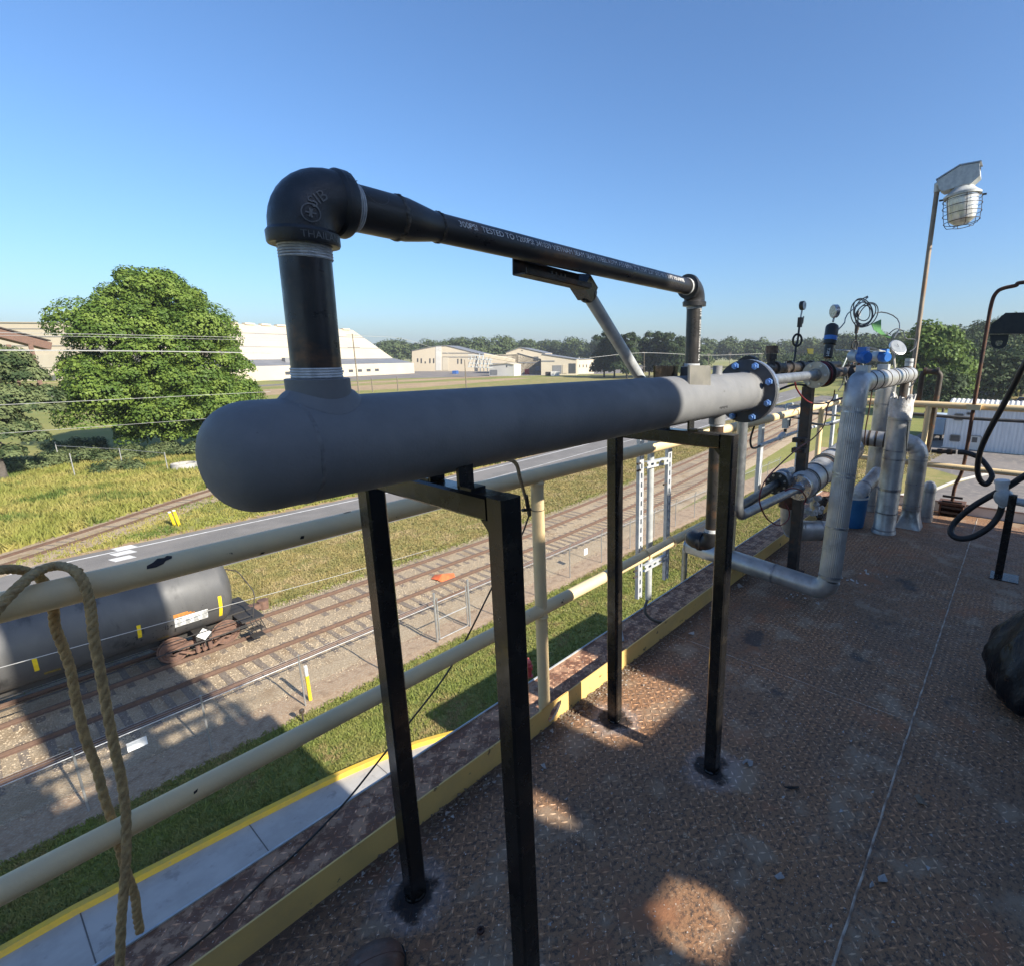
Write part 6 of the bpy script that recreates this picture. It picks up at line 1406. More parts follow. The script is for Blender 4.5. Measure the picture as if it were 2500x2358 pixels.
for k in range(150):
    z = zr[-1]+(zr[0]-zr[-1])*((k+.5)/150); l = float(np.interp(z, zr[::-1], lr_[::-1])); r_ = float(np.interp(z, zr[::-1], rr_[::-1])); c = (l+r_)/2; hw = (r_-l)/2
    a = k*2.39996; q = random.uniform(1.1,2.1); e = max(.3, hw-q*.9)*(1 if k % 5 else random.uniform(.2,.9)); lob.append((c+e*math.cos(a), e*.9*math.sin(a), z, q))
for (l, r_, z) in rows:                                  # tips that carry the outline
    for s_, sg in ((l,1),(r_,-1)): lob.append((s_+sg*1.2, random.uniform(-1.5,1.5), z, 1.5))
for k in range(24): lob.append((random.uniform(-6,7), random.uniform(-5,5), random.uniform(zr[-1]+1, zr[2]), random.uniform(3,4)))
oak = thing('oak_tree', 'huge bright green broad crowned tree beyond the meadow', 'tree', ob_)
cs = [ob_+sdv*s_+fdv*f+Vector((0,0,z-ob_.z)) for s_, f, z, q in lob]; rs = [q for *_, q in lob]
trunk(oak, ob_, 13, .6, random.sample(cs, 9)); npmesh('crown', leaves([tuple(c) for c in cs], rs, 170000, .165, .86, jitter=.38, upbias=.3, shell=.72), 4, M['leaf'], parent=oak)
# grey green tree cut by the left edge
lb_ = Vector(atz(*dd(8,935))); lobs = []
for (px, py, q) in ((-30,720,2.2),(20,700,1.8),(50,730,1.7),(85,770,1.6),(60,790,1.7),(15,770,2.2),(-30,800,2.4),(100,790,1.1),(40,830,1.5),(0,840,1.8),(70,850,1.1),(20,880,1.2),(-40,690,2)):
    d = ray(*dd(px, py)); t = math.hypot(lb_.x, lb_.y)/math.hypot(d[0], d[1])+random.uniform(-1.5,1.5)/45; p = CAMP+d*t; lobs.append((p[0]-lb_.x, p[1]-lb_.y, p[2]-lb_.z, q))
tree('ash_tree', 'grey green open crowned tree cut by the left edge', lb_, 13, lobs, 22000, .17, 'leaf_grey', r=.35, limbs=8)
# scrub under the oak
for k, (px, py, w, hh) in enumerate(((100,905,4,1.8),(160,880,4,2),(215,895,3,1.4),(300,890,3.5,1.8),(370,885,3.5,2.0),(55,915,4,1.6),(240,915,3,.9))):
    p = Vector(atz(*dd(px, py))); sh_ = thing('shrub', ['scrubby bush with pale tips behind the left tree','dark bush in shade under the left of the oak','low dark bush under the oak by the wire fence','dark bush under the middle of the oak','dark bush under the right of the oak','grey scrub at the foot of the left tree','low weedy bush at the meadow edge'][k], 'shrub', p, 'shrubs along the meadow edge')
    cs = [(p.x+random.uniform(-w,w)*.6, p.y+random.uniform(-w,w)*.5, p.z+hh*random.uniform(.15,.6)) for _ in range(9)]
    npmesh('foliage', leaves(cs, [random.uniform(.8,1.35) for _ in cs], 4200, .12), 4, M['leaf_grey'], parent=sh_); trunk(sh_, p, hh*.6, .08, cs[:3])
# field fence in front of the oak
ff = thing('field_fence', 'sagging wire fence with thin grey posts under the oak', 'fence', Vector(atz(*dd(160,905))))
fps = []
for px, py, tp in ((118,905,858),(240,912,870),(327,918,878),(147,930,880)):
    p = Vector(atz(*dd(px, py))); z = up(*dd(px-3, tp), p); fps.append((p, z)); MB().tube([p, Vector((p.x,p.y,z))], .045, 6).build('post', M['fence'], ff)
MB().tube([Vector((fps[0][0].x,fps[0][0].y,fps[0][1]-.4)), Vector((fps[1][0].x,fps[1][0].y,fps[1][1]-.1)), Vector((fps[2][0].x,fps[2][0].y,fps[2][1]-.1))], .03, 5).build('top_wire', M['fence'], ff)
# concrete ring by the siding
cq_ = Vector(atz(452,1148)); MBr = MB().lathe(cq_, (0,0,1), [(0,1.15),(.75,1.1),(.75,.95),(.3,.95)], 24); tag(MBr.build('concrete_ring', M['concrete'], base=cq_), 'pale concrete manhole ring beside the siding', 'manhole')

# ================================================================ far buildings
M['tan'] = mat('tan_cladding', (.52,.445,.33), (.48,.41,.305), .06, .7)
M['cream'] = mat('cream_wall', (.50,.44,.335), (.46,.40,.305), .1, .75)
M['greyroof'] = mat('grey_metal_roof', (.22,.22,.22), (.18,.18,.185), .1, .5, metal=.2)
M['winglass'] = mat('dark_window', (.05,.055,.06), (.07,.07,.075), .5, .2)
M['whitewall'] = mat('white_wall', (.56,.54,.495), (.50,.485,.45), .2, .7)
M['containerred'] = mat('red_container', (.42,.05,.06), (.35,.045,.05), .5, .6); M['containerblue'] = mat('blue_box', (.04,.12,.35), (.035,.10,.3), .5, .6)
def line_building(name, label, A, B, prof, m_list, names, windows=(), cat='building'):
    """profile (depth, height) swept along the base line A -> B; one part per profile segment"""
    A = Vector((A[0],A[1],G0)); B = Vector((B[0],B[1],G0)); e = (B-A).normalized(); n = Vector((-e.y, e.x, 0))
    if n.dot(A) < 0: n = -n
    t = thing(name, label, cat, (A+B)/2)
    for i in range(len(prof)-1):
        (d0, h0), (d1, h1) = prof[i], prof[i+1]; b = MB(); a0, a1 = A+n*d0+Vector((0,0,h0)), A+n*d1+Vector((0,0,h1)); b0, b1 = B+n*d0+Vector((0,0,h0)), B+n*d1+Vector((0,0,h1))
        b.quad(a0, b0, b1, a1); th = Vector((0,0,-.15)) if h1 != h0 and d1 != d0 else n*.15; b.quad(a0+th, b0+th, b1+th, a1+th); b.build(names[i], m_list[i], t, smooth=0)
    for P0, nm in ((A,'end_wall'),(B,'end_wall')):
        b = MB(); pts = [P0+n*d+Vector((0,0,h)) for d, h in prof]
        if prof[-1][1] > 0: pts.append(P0+n*prof[-1][0])
        if prof[0][1] > 0: pts.insert(0, P0+n*prof[0][0])
        b.prism(pts, e*(.05 if P0 is B else -.05)); b.build(nm, m_list[0], t, smooth=0)
    b = MB(); l = (B-A).length; D_ = prof[-1][0]; b.quad(A+n*D_, B+n*D_, B+n*D_+Vector((0,0,prof[-1][1])), A+n*D_+Vector((0,0,prof[-1][1]))); b.build('rear_wall', m_list[0], t, smooth=0)
    for (s, z0, w, hh) in windows:
        c = A+e*(s*l); q = MB(); q.prism([c+e*(-w/2)+Vector((0,0,z0))-n*.06, c+e*(w/2)+Vector((0,0,z0))-n*.06, c+e*(w/2)+Vector((0,0,z0+hh))-n*.06, c+e*(-w/2)+Vector((0,0,z0+hh))-n*.06], n*.08); q.build('window', M['winglass'], t, smooth=0)
    return t, A, B, e, n
# big storage shed: sloped cladding over a lean-to
A_, B_ = atz(642,930), atz(1012,912); A_, B_ = Vector(A_), Vector(B_); e_ = (B_-A_).normalized(); A_ = A_-e_*25
hw_ = up(1012,886.5,B_)-G0
nn_ = Vector((-e_.y,e_.x,0)); dB = B_+nn_*16; hl_ = up(987,875,dB)-G0; dT = B_+nn_*46; dTb = dT-e_*0; ht_ = up(948,808,dT)-G0
shed, _, _, _, _ = line_building('storage_shed', 'enormous tan storage shed with sloping side and low lean-to', A_, B_, [(0,0),(0,hw_),(16,hl_),(16.1,hl_+.2),(46,ht_),(46.1,ht_),(80,hl_)], [M['cream'],M['greyroof'],M['tan'],M['tan'],M['tan'],M['tan']], ['lean_to_wall','lean_to_roof','clad_side','clad_side','ridge','far_side'], windows=[(.30+.05*k,2.2,3,1.4) for k in range(10)])
for k in range(16):
    c = B_-e_*(6+9.2*k)+nn_*46; MB().box(c+Vector((0,0,ht_+.3)), (5.4,2.5,.9), Matrix.Rotation(math.atan2(e_.y,e_.x),3,'Z')).build('ridge_vent', M['tan'], shed, smooth=0)
for t in (.33,.72):
    a = A_+nn_*(16+30*t); b2 = B_+nn_*(16+30*t); z = hl_+(ht_-hl_)*t; MB().beam(a+Vector((0,0,z+.1)), b2+Vector((0,0,z+.1)), .5, .5).build('girt_line', M['greyroof'], shed, smooth=0)
for f in (.62,.86):
    c = B_-e_*(40+70*(1-f)*4)+nn_*9; MB().box(c+Vector((0,0,(hw_+hl_)/2+1)), (7,4,2.2)).build('roof_vent', M['greyroof'], shed, smooth=0)
# conveyor bridge at the left edge
def P8(x, y): return (900+x/2.84, 750+y/2.84)
cvp = Vector(atz(40/.7952, 760/.7952)); dvv = math.hypot(cvp.x, cvp.y)
def faraway(px, py, dist): d = ray(px, py); t = dist/math.hypot(d[0], d[1]); return Vector(CAMP+d*t)
cv = thing('conveyor_bridge', 'brown inclined conveyor bridge in front of the tan shed', 'conveyor', faraway(60,830,170))
a, b2 = faraway(-60,802,170), faraway(115,846,175); MB().beam(a, b2, 3, 1.6).build('gallery', M['car_rust'], cv, smooth=0)
MB().beam(a+Vector((0,0,1.2)), b2+Vector((0,0,1.2)), 3.3, .25).build('gallery_roof', M['dirty_steel'], cv, smooth=0)
for px in (20,74): c = faraway(px,842,170); MB().beam(Vector((c.x,c.y,G0)), c, .7, .7, (0,1,0)).build('trestle_leg', M['car_rust'], cv, smooth=0)
def simple(name, label, q0, q1, basey, depth, h, m, roof='flat', rm=None, win=(), over=.0, cat='building'):
    A = Vector(atz(*P8(q0, basey[0]))); B = Vector(atz(*P8(q1, basey[1])))
    pr = [(0,0),(0,h)]
    if roof == 'gable': pr += [(depth/2,h+over),(depth,h)]
    else: pr += [(depth,h+over)]
    nm = ['wall']+['roof']*(len(pr)-2); ms = [m]+[rm or m]*(len(pr)-2)
    return line_building(name, label, A, B, pr, ms, nm, win, cat)
def hh(q, basey, topy): p = Vector(atz(*P8(q, basey))); return up(*P8(q, topy), p)-G0
def gable(name, label, base, tops, depth, m, rm=None, win=(), doors=(), cat='building', dy=0.):
    """front wall whose outline runs through `tops` (crop pixels) over the ground line `base`, swept back by depth"""
    A = Vector(atz(*P8(*base[0]))); B = Vector(atz(*P8(*base[1]))); e = (B-A).normalized(); l = (B-A).length; n = Vector((-e.y, e.x, 0)); n = n if n.dot(A) > 0 else -n
    t = thing(name, label, cat, (A+B)/2)
    def on(x, y):
        d = ray(*P8(x, y)); k = (A-Vector(CAMP)).dot(n)/Vector(d).dot(n); return Vector(CAMP+d*k)
    tp = [on(*q) for q in tops]; poly = [A]+[B]+tp[::-1]
    MB().prism(poly, n*depth).build('wall', m, t, smooth=0)
    for i in range(len(tp)-1):
        if abs(tp[i].x-tp[i+1].x)+abs(tp[i].y-tp[i+1].y) < .5: continue
        MB().prism([tp[i]-n*.5+Vector((0,0,.03)), tp[i+1]-n*.5+Vector((0,0,.03)), tp[i+1]-n*.5+Vector((0,0,.33)), tp[i]-n*.5+Vector((0,0,.33))], n*(depth+1)).build('roof', rm or M['greyroof'], t, smooth=0)
    for (x0, y0, x1, y1) in win:
        q = [on(x0,y1)-n*.12, on(x1,y1)-n*.12, on(x1,y0)-n*.12, on(x0,y0)-n*.12]; MB().prism(q, n*.1).build('window', M['winglass'], t, smooth=0)
    for (x0, y0, x1, y1, mm) in doors:
        q = [on(x0,y1)-n*.2, on(x1,y1)-n*.2, on(x1,y0)-n*.2, on(x0,y0)-n*.2]; MB().prism(q, n*.18).build('bay_panel', M[mm], t, smooth=0)
    return t
wl_ = gable('storage_shed', 'flat topped tan storage shed at the left edge behind the conveyor', [(-2740,512),(-1500,512)], [(-2740,108),(-1500,116)], 60, M['tan'], M['tan'], doors=[(-2740,150,-1500,153,'greyroof'),(-2740,205,-1500,208,'greyroof'),(-2740,268,-1500,272,'greyroof'),(-2740,330,-1500,420,'cream')])
gable('far_warehouse', 'very long low pale roofed warehouse behind the halls', [(750,362),(1200,362)], [(750,262),(800,263),(1160,283),(1200,292)], 40, M['cream'], M['cream'])
gable('far_warehouse', 'long white warehouse low on the wooded skyline', [(1225,372),(1462,372)], [(1225,306),(1462,304)], 30, M['whitewall'], M['whitewall'], win=[(1250+30*k,316,1258+30*k,322) for k in range(6)])
gable('roof_penthouse', 'small white penthouse block above the far hall roof', [(585,366),(752,366)], [(585,255),(648,243),(752,246)], 20, M['whitewall'], M['whitewall'], win=[(660+22*k,254,666+22*k,262) for k in range(4)])
gable('production_hall', 'dark roofed long hall behind the cream gable', [(560,392),(960,392)], [(560,268),(590,267),(900,308),(960,318)], 40, M['tan'], M['greyroof'])
gable('production_hall', 'broad cream gabled hall with tall windows right of the big shed', [(300,446),(850,446)], [(300,305),(470,273),(540,270),(750,322),(850,345)], 30, M['tan'], M['greyroof'],
  win=[(336,357,345,382),(361,357,370,390),(389,378,397,392),(421,357,430,390),(447,357,456,390),(615,360,623,395),(639,360,648,395)], doors=[(466,272,505,440,'whitewall'),(512,345,552,440,'cream'),(512,318,745,323,'greyroof'),(512,345,745,350,'greyroof')])
gable('loading_dock', 'low cream loading dock with open sheds below the gabled hall', [(358,444),(556,444)], [(358,398),(480,392),(556,400)], 6, M['cream'], M['cream'], doors=[(372,412,400,440,'winglass'),(415,412,430,440,'greyroof'),(480,396,525,404,'greyroof')])
gable('warehouse', 'tan gabled warehouse in the middle of the works', [(952,462),(1225,462)], [(952,318),(1048,284),(1058,284),(1225,322)], 40, M['tan'], M['greyroof'], doors=[(1145,345,1178,374,'winglass'),(1155,412,1192,445,'greyroof')], win=[(1060,300,1068,306)])
gable('warehouse', 'long low tan block along the middle yard', [(850,462),(1036,462)], [(850,338),(1036,330)], 20, M['tan'], M['cream'], doors=[(855,390,1030,396,'greyroof')])
gable('warehouse', 'small grey roofed block between the gabled warehouses', [(1034,462),(1205,462)], [(1034,322),(1120,346),(1205,366)], 18, M['cream'], M['greyroof'], doors=[(1040,384,1200,390,'greyroof')])
gable('warehouse', 'pale gabled warehouse with loading bays left of the pines', [(1196,474),(1442,474)], [(1196,336),(1206,330),(1442,366)], 36, M['cream'], M['greyroof'], doors=[(1276,405,1338,462,'greyroof'),(1345,402,1374,462,'tan'),(1388,392,1436,460,'winglass'),(1200,372,1290,380,'greyroof')])
gable('warehouse', 'cream side block beside the pine clump', [(1442,466),(1562,462)], [(1442,366),(1562,362)], 34, M['cream'], M['greyroof'], win=[(1460+24*k,400,1466+24*k,420) for k in range(4)])
gable('gate_house', 'small white gabled hut in front of the halls', [(836,478),(1008,480)], [(836,404),(960,392),(1008,402)], 9, M['whitewall'], M['cream'], doors=[(845,436,893,470,'greyroof')], win=[(955,405,962,418)])
def container(label, x0, x1, basey, topy, m):
    A = Vector(atz(*P8(x0, basey))); B = Vector(atz(*P8(x1, basey))); h = up(*P8(x0, topy), A)-G0; c = thing('container', label, 'container', (A+B)/2, 'boxes and containers in the works yard'); e = (B-A).normalized(); n = Vector((-e.y,e.x,0))
    MB().prism([A, B, B+Vector((0,0,h)), A+Vector((0,0,h))], n*5).build('body', m, c, smooth=0)
    for k in range(6): p = A+e*((B-A).length*(k+.5)/6); MB().beam(p-n*.05, p-n*.05+Vector((0,0,h)), .25, .12, n).build('rib', m, c, smooth=0)
    return c
container('red container beside the white hut', 898, 938, 474, 440, M['containerred']); container('blue skip standing alone on the works pavement', 580, 608, 465, 443, M['containerblue'])
container('pale tank box on a frame right of the yard', 1262, 1318, 480, 448, M['whitewall']); container('dark flatbed load beside the pale tank box', 1225, 1262, 478, 452, M['dirty_steel']); container('dark green box by the loading bays', 1380, 1440, 462, 405, M['dirty_steel'])
container('red frame rack in front of the warehouse', 1082, 1108, 468, 432, M['containerred'])
rk = thing('pipe_rack', 'white lattice pipe rack in front of the tan hall', 'pipe rack', Vector(atz(*P8(770,445))))
for i, q in enumerate((690,715,745,775,800,825,850)):
    p = Vector(atz(*P8(q,444+.03*(q-690)))); z = up(*P8(q, 322+abs(q-770)*.35), p); MB().tube([p, Vector((p.x,p.y,z))], .35, 6).build('column', M['galv'], rk)
for y_ in (335,360,390,415):
    p, q = faraway(*P8(690,y_),290), faraway(*P8(860,y_+8),290); MB().tube([p, q], .28, 5).build('beam', M['galv'], rk)
for k in range(6):
    p, q = faraway(*P8(690+26*k,420),289), faraway(*P8(716+26*k,340),289); MB().tube([p, q], .2, 5).build('brace', M['galv'], rk)
for k in range(3):
    p, q = faraway(*P8(800,326+8*k),270), faraway(*P8(1015,366+8*k),270); MB().tube([p, q], .3, 6).build('pipe', M['cream'], rk)
# small white metal building to the right, beyond the lot
mb_ = thing('metal_building', 'white ribbed metal building with door and windows across the lot', 'building', (85,0,G0)); fx = 79.0
zt_ = up(2400,1001,Vector((fx,3,0))); yl_ = 7.2
M['ribmetal'] = mat('ribbed_white_metal', (.60,.61,.62), (.50,.51,.53), 2.2, .55, stretch=(1,2.5,.2), rust=(.36,.36,.37), rust_scale=1.0, rust_at=.64)
wl = MB(); ny = 80
for i in range(ny+1):
    y = yl_-i*(yl_+9)/ny; dx = -.05 if i % 2 else .0; wl.v += [(fx+dx,y,G0), (fx+dx,y,zt_)]
wl.f = [(2*i,2*i+2,2*i+3,2*i+1) for i in range(ny)]; wl.build('ribbed_wall', M['ribmetal'], mb_, smooth=0)
MB().bbox((fx+.1,-9,G0), (fx+9,yl_,zt_-.02)).build('shell', M['ribmetal'], mb_, smooth=0)
rf = MB(); nr = 64
for i in range(nr+1):
    y = yl_+.2-i*(yl_+9.4)/nr; dz = .10 if i % 2 else 0.; rf.v += [(fx-.25,y,zt_+.02+dz), (fx+5,y,zt_+.85+dz)]
rf.f = [(2*i,2*i+2,2*i+3,2*i+1) for i in range(nr)]; rf.build('corrugated_roof', M['whitewall'], mb_, smooth=0)
def onwall(px, py): return Vector(atx(px, py, fx-.06))
def C7(x, y): return (2150+x/5.68, 950+y/5.68)
for nm, (x0,y0,x1,y1), m, inner in (('window',(975,640,1088,725),'winglass',True),('door',(1245,650,1362,850),'ribdoor',True),('window',(1035,348,1132,432),'winglass',False),('vent',(1205,330,1245,355),'car_black',False)):
    if m == 'ribdoor': m_ = M['whitewall']
    else: m_ = M[m]
    a, b2 = onwall(*C7(x0,y0)), onwall(*C7(x1,y1)); o = MB().bbox((fx-.14,a.y,b2.z), (fx-.06,b2.y,a.z)).build(nm, m_, mb_, smooth=0)
    fr = MB()
    for (ya, za, yb, zb) in ((a.y,a.z,b2.y,a.z+.10),(a.y,b2.z-.08,b2.y,b2.z),(a.y,a.z,a.y+.10,b2.z),(b2.y-.10,a.z,b2.y,b2.z)): fr.bbox((fx-.18,ya,min(za,zb)), (fx-.142,yb,max(za,zb)))
    fr.build('frame', M['greyroof'], o, smooth=0)
    if nm == 'door': MB().bbox((fx-.17,a.y*.8+b2.y*.2,a.z*.92+b2.z*.08), (fx-.145,a.y*.3+b2.y*.7,a.z*.55+b2.z*.45)).build('pane', M['winglass'], o, smooth=0)
tr2 = thing('box_trailer', 'pale blue grey box trailer parked beside the metal building', 'trailer', Vector(atz(*C7(640,700))))
a = Vector(atz(*C7(575,705))); tz_ = up(*C7(600,400), a)
MB().bbox((a.x,a.y-2.4,a.z+.9), (a.x+9,a.y,tz_)).build('body', mat('trailer_side', (.42,.50,.58), (.36,.43,.50), 1, .5), tr2, smooth=0)
for dy in (-.3,-2.1):
    for dx in (.8,7.5): MB().lathe((a.x+dx,a.y+dy-.12,G0+.48), (0,1,0), [(0,.2),(0,.46),(.24,.46),(.24,.2)], 18).build('wheel', M['rubber'], tr2)
MB().bbox((a.x+.2,a.y-2.2,a.z+.7), (a.x+8.8,a.y-.2,a.z+.9)).build('chassis', M['car_black'], tr2, smooth=0)
# lot lamp, rock piles, parked truck
lq_ = Vector(atz(2200+1005/6.627, 800+1175/6.627)); ll = thing('lot_lamp', 'twin arm grey lamp post among the rock piles', 'lamp post', lq_); zt2 = up(2200+1050/6.627, 800+830/6.627, lq_)
MB().tube([lq_, Vector((lq_.x,lq_.y,zt2))], .14, 8).build('pole', M['fence'], ll)
for s_, px in ((1,970),(-1,1135)):
    e = Vector(faraway(2200+px/6.627, 800+(800 if s_ > 0 else 820)/6.627, math.hypot(lq_.x,lq_.y))); MB().tube([Vector((lq_.x,lq_.y,zt2)), e], .08, 6).build('arm', M['fence'], ll); MB().box(e, (.7,1.2,.25)).build('lamp_head', M['white'], ll, smooth=0)
M['rock'] = mat('pale_rock', (.52,.50,.47), (.34,.33,.31), .5, .95, bump=.2, bscale=2)
def pile(label, px, py, w, h):
    c = Vector(atz(px, py)); b = MB(); n = 20; b.v.append((c.x,c.y,G0+h))
    for r_ in range(1, 7):
        for j in range(n):
            a = 2*math.pi*j/n; q = w*r_/6; b.v.append((c.x+math.cos(a)*q*random.uniform(.85,1.1), c.y+math.sin(a)*q*random.uniform(.85,1.1)*1.2, G0+max(-.2, h*(1-r_/6)+random.uniform(-.12,.12)*h)))
    b.f += [(0, 1+j, 1+(j+1) % n) for j in range(n)]
    for r_ in range(5):
        for j in range(n): b.f.append((1+r_*n+j, 1+(r_+1)*n+j, 1+(r_+1)*n+(j+1) % n, 1+r_*n+(j+1) % n))
    tag(b.build('rock_pile', M['rock'], base=c, smooth=0), label, 'rock pile', 'pale rock piles')
pile('pale rock pile left of the twin lamp post', 2200+830/6.627, 800+1175/6.627, 6, 3.4); pile('pale rock pile right of the twin lamp post', 2200+1130/6.627, 800+1180/6.627, 5, 2.8); pile('low pale rock pile right of the standpipe', 2200+1360/6.627, 800+1185/6.627, 6, 2.6)
pile('pale rock heap up the slope behind the lamp', 2200+960/6.627, 800+1080/6.627, 9, 7.5); pile('distant pale rock heap near the wood', 2200+1500/6.627, 800+1100/6.627, 10, 6)
tkq = Vector(atz(2495,990)); tk2 = thing('parked_truck', 'small blue pickup parked by the rock piles at the right edge', 'truck', tkq)
MB().bbox(tkq+Vector((-1,-2.6,.5)), tkq+Vector((1,2.6,1.15))).build('body', M['containerblue'], tk2, smooth=0); MB().prism([tkq+Vector((-.9,-1.2,1.15)),tkq+Vector((-.9,1.2,1.15)),tkq+Vector((-.9,.8,1.85)),tkq+Vector((-.9,-.8,1.85))], (1.8,0,0)).build('cab', M['containerblue'], tk2, smooth=0)
MB().prism([tkq+Vector((-.93,-.9,1.25)),tkq+Vector((-.93,.9,1.25)),tkq+Vector((-.93,.65,1.75)),tkq+Vector((-.93,-.65,1.75))], (.02,0,0)).build('window', M['winglass'], tk2, smooth=0)
for dy in (-1.7,1.7): MB().lathe(tkq+Vector((-1.02,dy,.38)), (1,0,0), [(0,.2),(0,.38),(.25,.38)], 16).build('wheel', M['rubber'], tk2)

# ================================================================ woods
def wood(name, label, spots, n, size, m, hr=(14,22), lr=(3.5,6)):
    cs = []; rs = []
    for x, y, z in spots:
        h = random.uniform(*hr); k = random.randint(2, 4)
        for _ in range(k):
            q = random.uniform(*lr); cs.append((x+random.uniform(-4,4), y+random.uniform(-4,4), z+h-q*.7-random.uniform(0,5))); rs.append(q)
        cs.append((x, y, z+h*.4)); rs.append(lr[1]*.9)
    tag(npmesh(name, leaves(cs, rs, n, size, .8, shell=.75), 4, m, kind='stuff'), label, 'wood')
sp_ = []
for px in np.arange(930, 2330, 9):
    for row in range(2):
        dist = 520+row*40+40*math.sin(px*.02)-max(0, px-1900)*.5; p = faraway(px, 866, dist); sp_.append((p.x+random.uniform(-6,6), p.y+random.uniform(-6,6), G0))
wood('distant_wood', 'continuous belt of distant green woodland along the skyline', sp_, 110000, 1.1, M['far_leaf'], (20,28), (4.5,7.5))
# wooded rise to the right
hill = MB(); hx = np.linspace(110, 620, 22); hyv = np.linspace(-260, 120, 20)
def hillz(x, y):
    px = (x*AR[0]+y*AR[1])/(x*AW[0]+y*AW[1]); s = min(1, max(0, (x-125)/180)); side = 1/(1+math.exp((y-22-.05*x)/14)); return G0-.5+19*s*s*(3-2*s)*side
for y in hyv:
    for x in hx: hill.v.append((x, y, hillz(x, y)))
for j in range(19):
    for i in range(21): hill.f.append((j*22+i, j*22+i+1, (j+1)*22+i+1, (j+1)*22+i))
struct(hill.build('hill', M['field'], smooth=60))
sp_ = []
for px in np.arange(1900, 2640, 13):
    for dist in (150,175,200,230,265,300,340):
        d = dist+random.uniform(-10,10); p = faraway(px+random.uniform(-6,6), 866, d)
        z = hillz(p.x, p.y)
        if px < 2230 and d < 235: continue
        sp_.append((p.x, p.y, z))
wood('hill_wood', 'dense dark woodland covering the rise on the right', sp_, 110000, .5, M['leaf_dark'], (9,14.5), (2.2,4.4))
# individual trees
def blob(label, name, px, py, h, w, n, size, m, group=None, dist=None, flat=.8):
    p = Vector(atz(px, py)) if dist is None else faraway(px, 866, dist); p.z = G0 if dist is None else hillz(p.x, p.y)
    lobs = dome(16, w*.62, w*.62, h*.28, h*.92, w*.36); lobs += dome(6, w*.3, w*.3, h*.3, h*.8, w*.4)
    return tree(name, label, p, h, lobs, n, size, m, group=group, flat=flat)
blob('pale green young tree behind the pipe arch', 'broadleaf_tree', 2265, 1010, 17.5, 9.5, 9000, .42, 'leaf_pale')
blob('darker bushy tree at the foot of the pale tree', 'broadleaf_tree', 2300, 1020, 8.5, 5.5, 3500, .35, 'leaf_dark')
blob('narrow pale tree right of the twin lamp', 'broadleaf_tree', 2385, 985, 10.5, 4.2, 2500, .4, 'leaf_pale')
blob('leafy tree behind the black hose at the right edge', 'broadleaf_tree', 2490, 985, 15, 8, 4500, .45, 'leaf_grey')
blob('bush among the pale rocks', 'broadleaf_tree', 2335, 985, 6, 5, 1800, .4, 'leaf_grey')
for k, (px, top) in enumerate(((1475,815),(1500,808),(1530,806),(1585,812),(1612,806),(1640,812),(1662,822))):
    p = Vector(atz(px, 921+2*(k % 3))); h = up(px, top, p)-G0
    lobs = [(random.uniform(-4.5,4.5), random.uniform(-4.5,4.5), h*(.20+.70*i/22)+random.uniform(-1,1), random.uniform(2.4,4.0)*(1.25-.5*i/22)) for i in range(23)]
    tree('pine_tree', ['dark pine at the left end of the clump','second dark pine from the left in the clump','third dark pine from the left in the clump','dark pine just right of the brace','tall dark pine right of the clump gap','sixth dark pine from the left in the clump','last dark pine at the right end of the clump'][k], p, h, lobs, 7000, .6, 'pine', group='dark pines beside the works', r=.45)
for k, (px, top, bs) in enumerate(((1710,842,910),(1838,838,905),(1890,846,905))):
    p = Vector(atz(px, bs)); h = up(px, top, p)-G0; blob(['light green tree right of the riser','round green tree behind the vessel flange','green tree behind the rusty capped valve'][k], 'broadleaf_tree', px, bs, h, h*.55, 3000, .9, 'far_leaf')

# ================================================================ poles and overhead wires
M['polewood'] = mat('pole_wood', (.17,.14,.10), (.12,.10,.075), 2, .9)
def pole(label, px, basey, topy, arms=1):
    p = Vector(atz(px, basey)); z = up(px, topy, p); o = thing('utility_pole', label, 'utility pole', p, 'utility poles'); MB().tube([p, Vector((p.x,p.y,z))], [.2,.13], 8).build('pole', M['polewood'], o)
    for k in range(arms):
        zz = z-.35-3.3*k; a = MB().beam(Vector((p.x,p.y,zz))-sdv*1.6, Vector((p.x,p.y,zz))+sdv*1.6, .12, .14); ao = a.build('crossarm', M['polewood'], o, smooth=0)
        for s_ in (-1.4,-.6,.6,1.4): MB().lathe(Vector((p.x,p.y,zz+.07))+sdv*s_, (0,0,1), [(0,.05),(.12,.07),(.22,.04)], 8).build('insulator', M['white'], ao)
    return p, z
PL = [pole('tall utility pole with two crossarms in front of the tan shed', 877, 968, 816, 2), pole('slim utility pole in front of the gate house', 1139, 955, 879, 0), pole('utility pole right of the pine clump', 1572, 925, 860, 1), pole('distant utility pole right of the riser', 1780, 915, 862, 1), pole('distant utility pole left of the flange', 1728, 915, 864, 1), pole('far utility pole beside the capped valve', 1857, 915, 863, 1)]
pole('short post left of the gate house road', 910, 958, 925, 0); pole('short post beside the far dirt flat', 972, 955, 921, 0)
WL = 'overhead wires'
def owire(label, q, dist, r, m='wirelit'):
    pts = [faraway(a, b, d) for (a, b), d in zip(q, dist)]; return wire('overhead_wire', pts, r, M[m], label, 'wire', n=8, seg=5, group=WL)
M['wirelit'] = mat('bare_aluminium_wire', (.55,.54,.50), (.48,.47,.44), 2, .45, metal=.3)
owire('upper of two thin wires across the top of the oak', [(-60,812),(240,817),(620,825),(877,830)], [44,52,64,75], .016)
owire('lower of two thin wires across the top of the oak', [(-60,819),(240,823),(620,831),(877,836)], [44,52,64,75], .012)
owire('thick bright cable crossing the middle of the oak', [(-60,856),(200,857),(420,859),(660,863)], [40,44,50,58], .035)
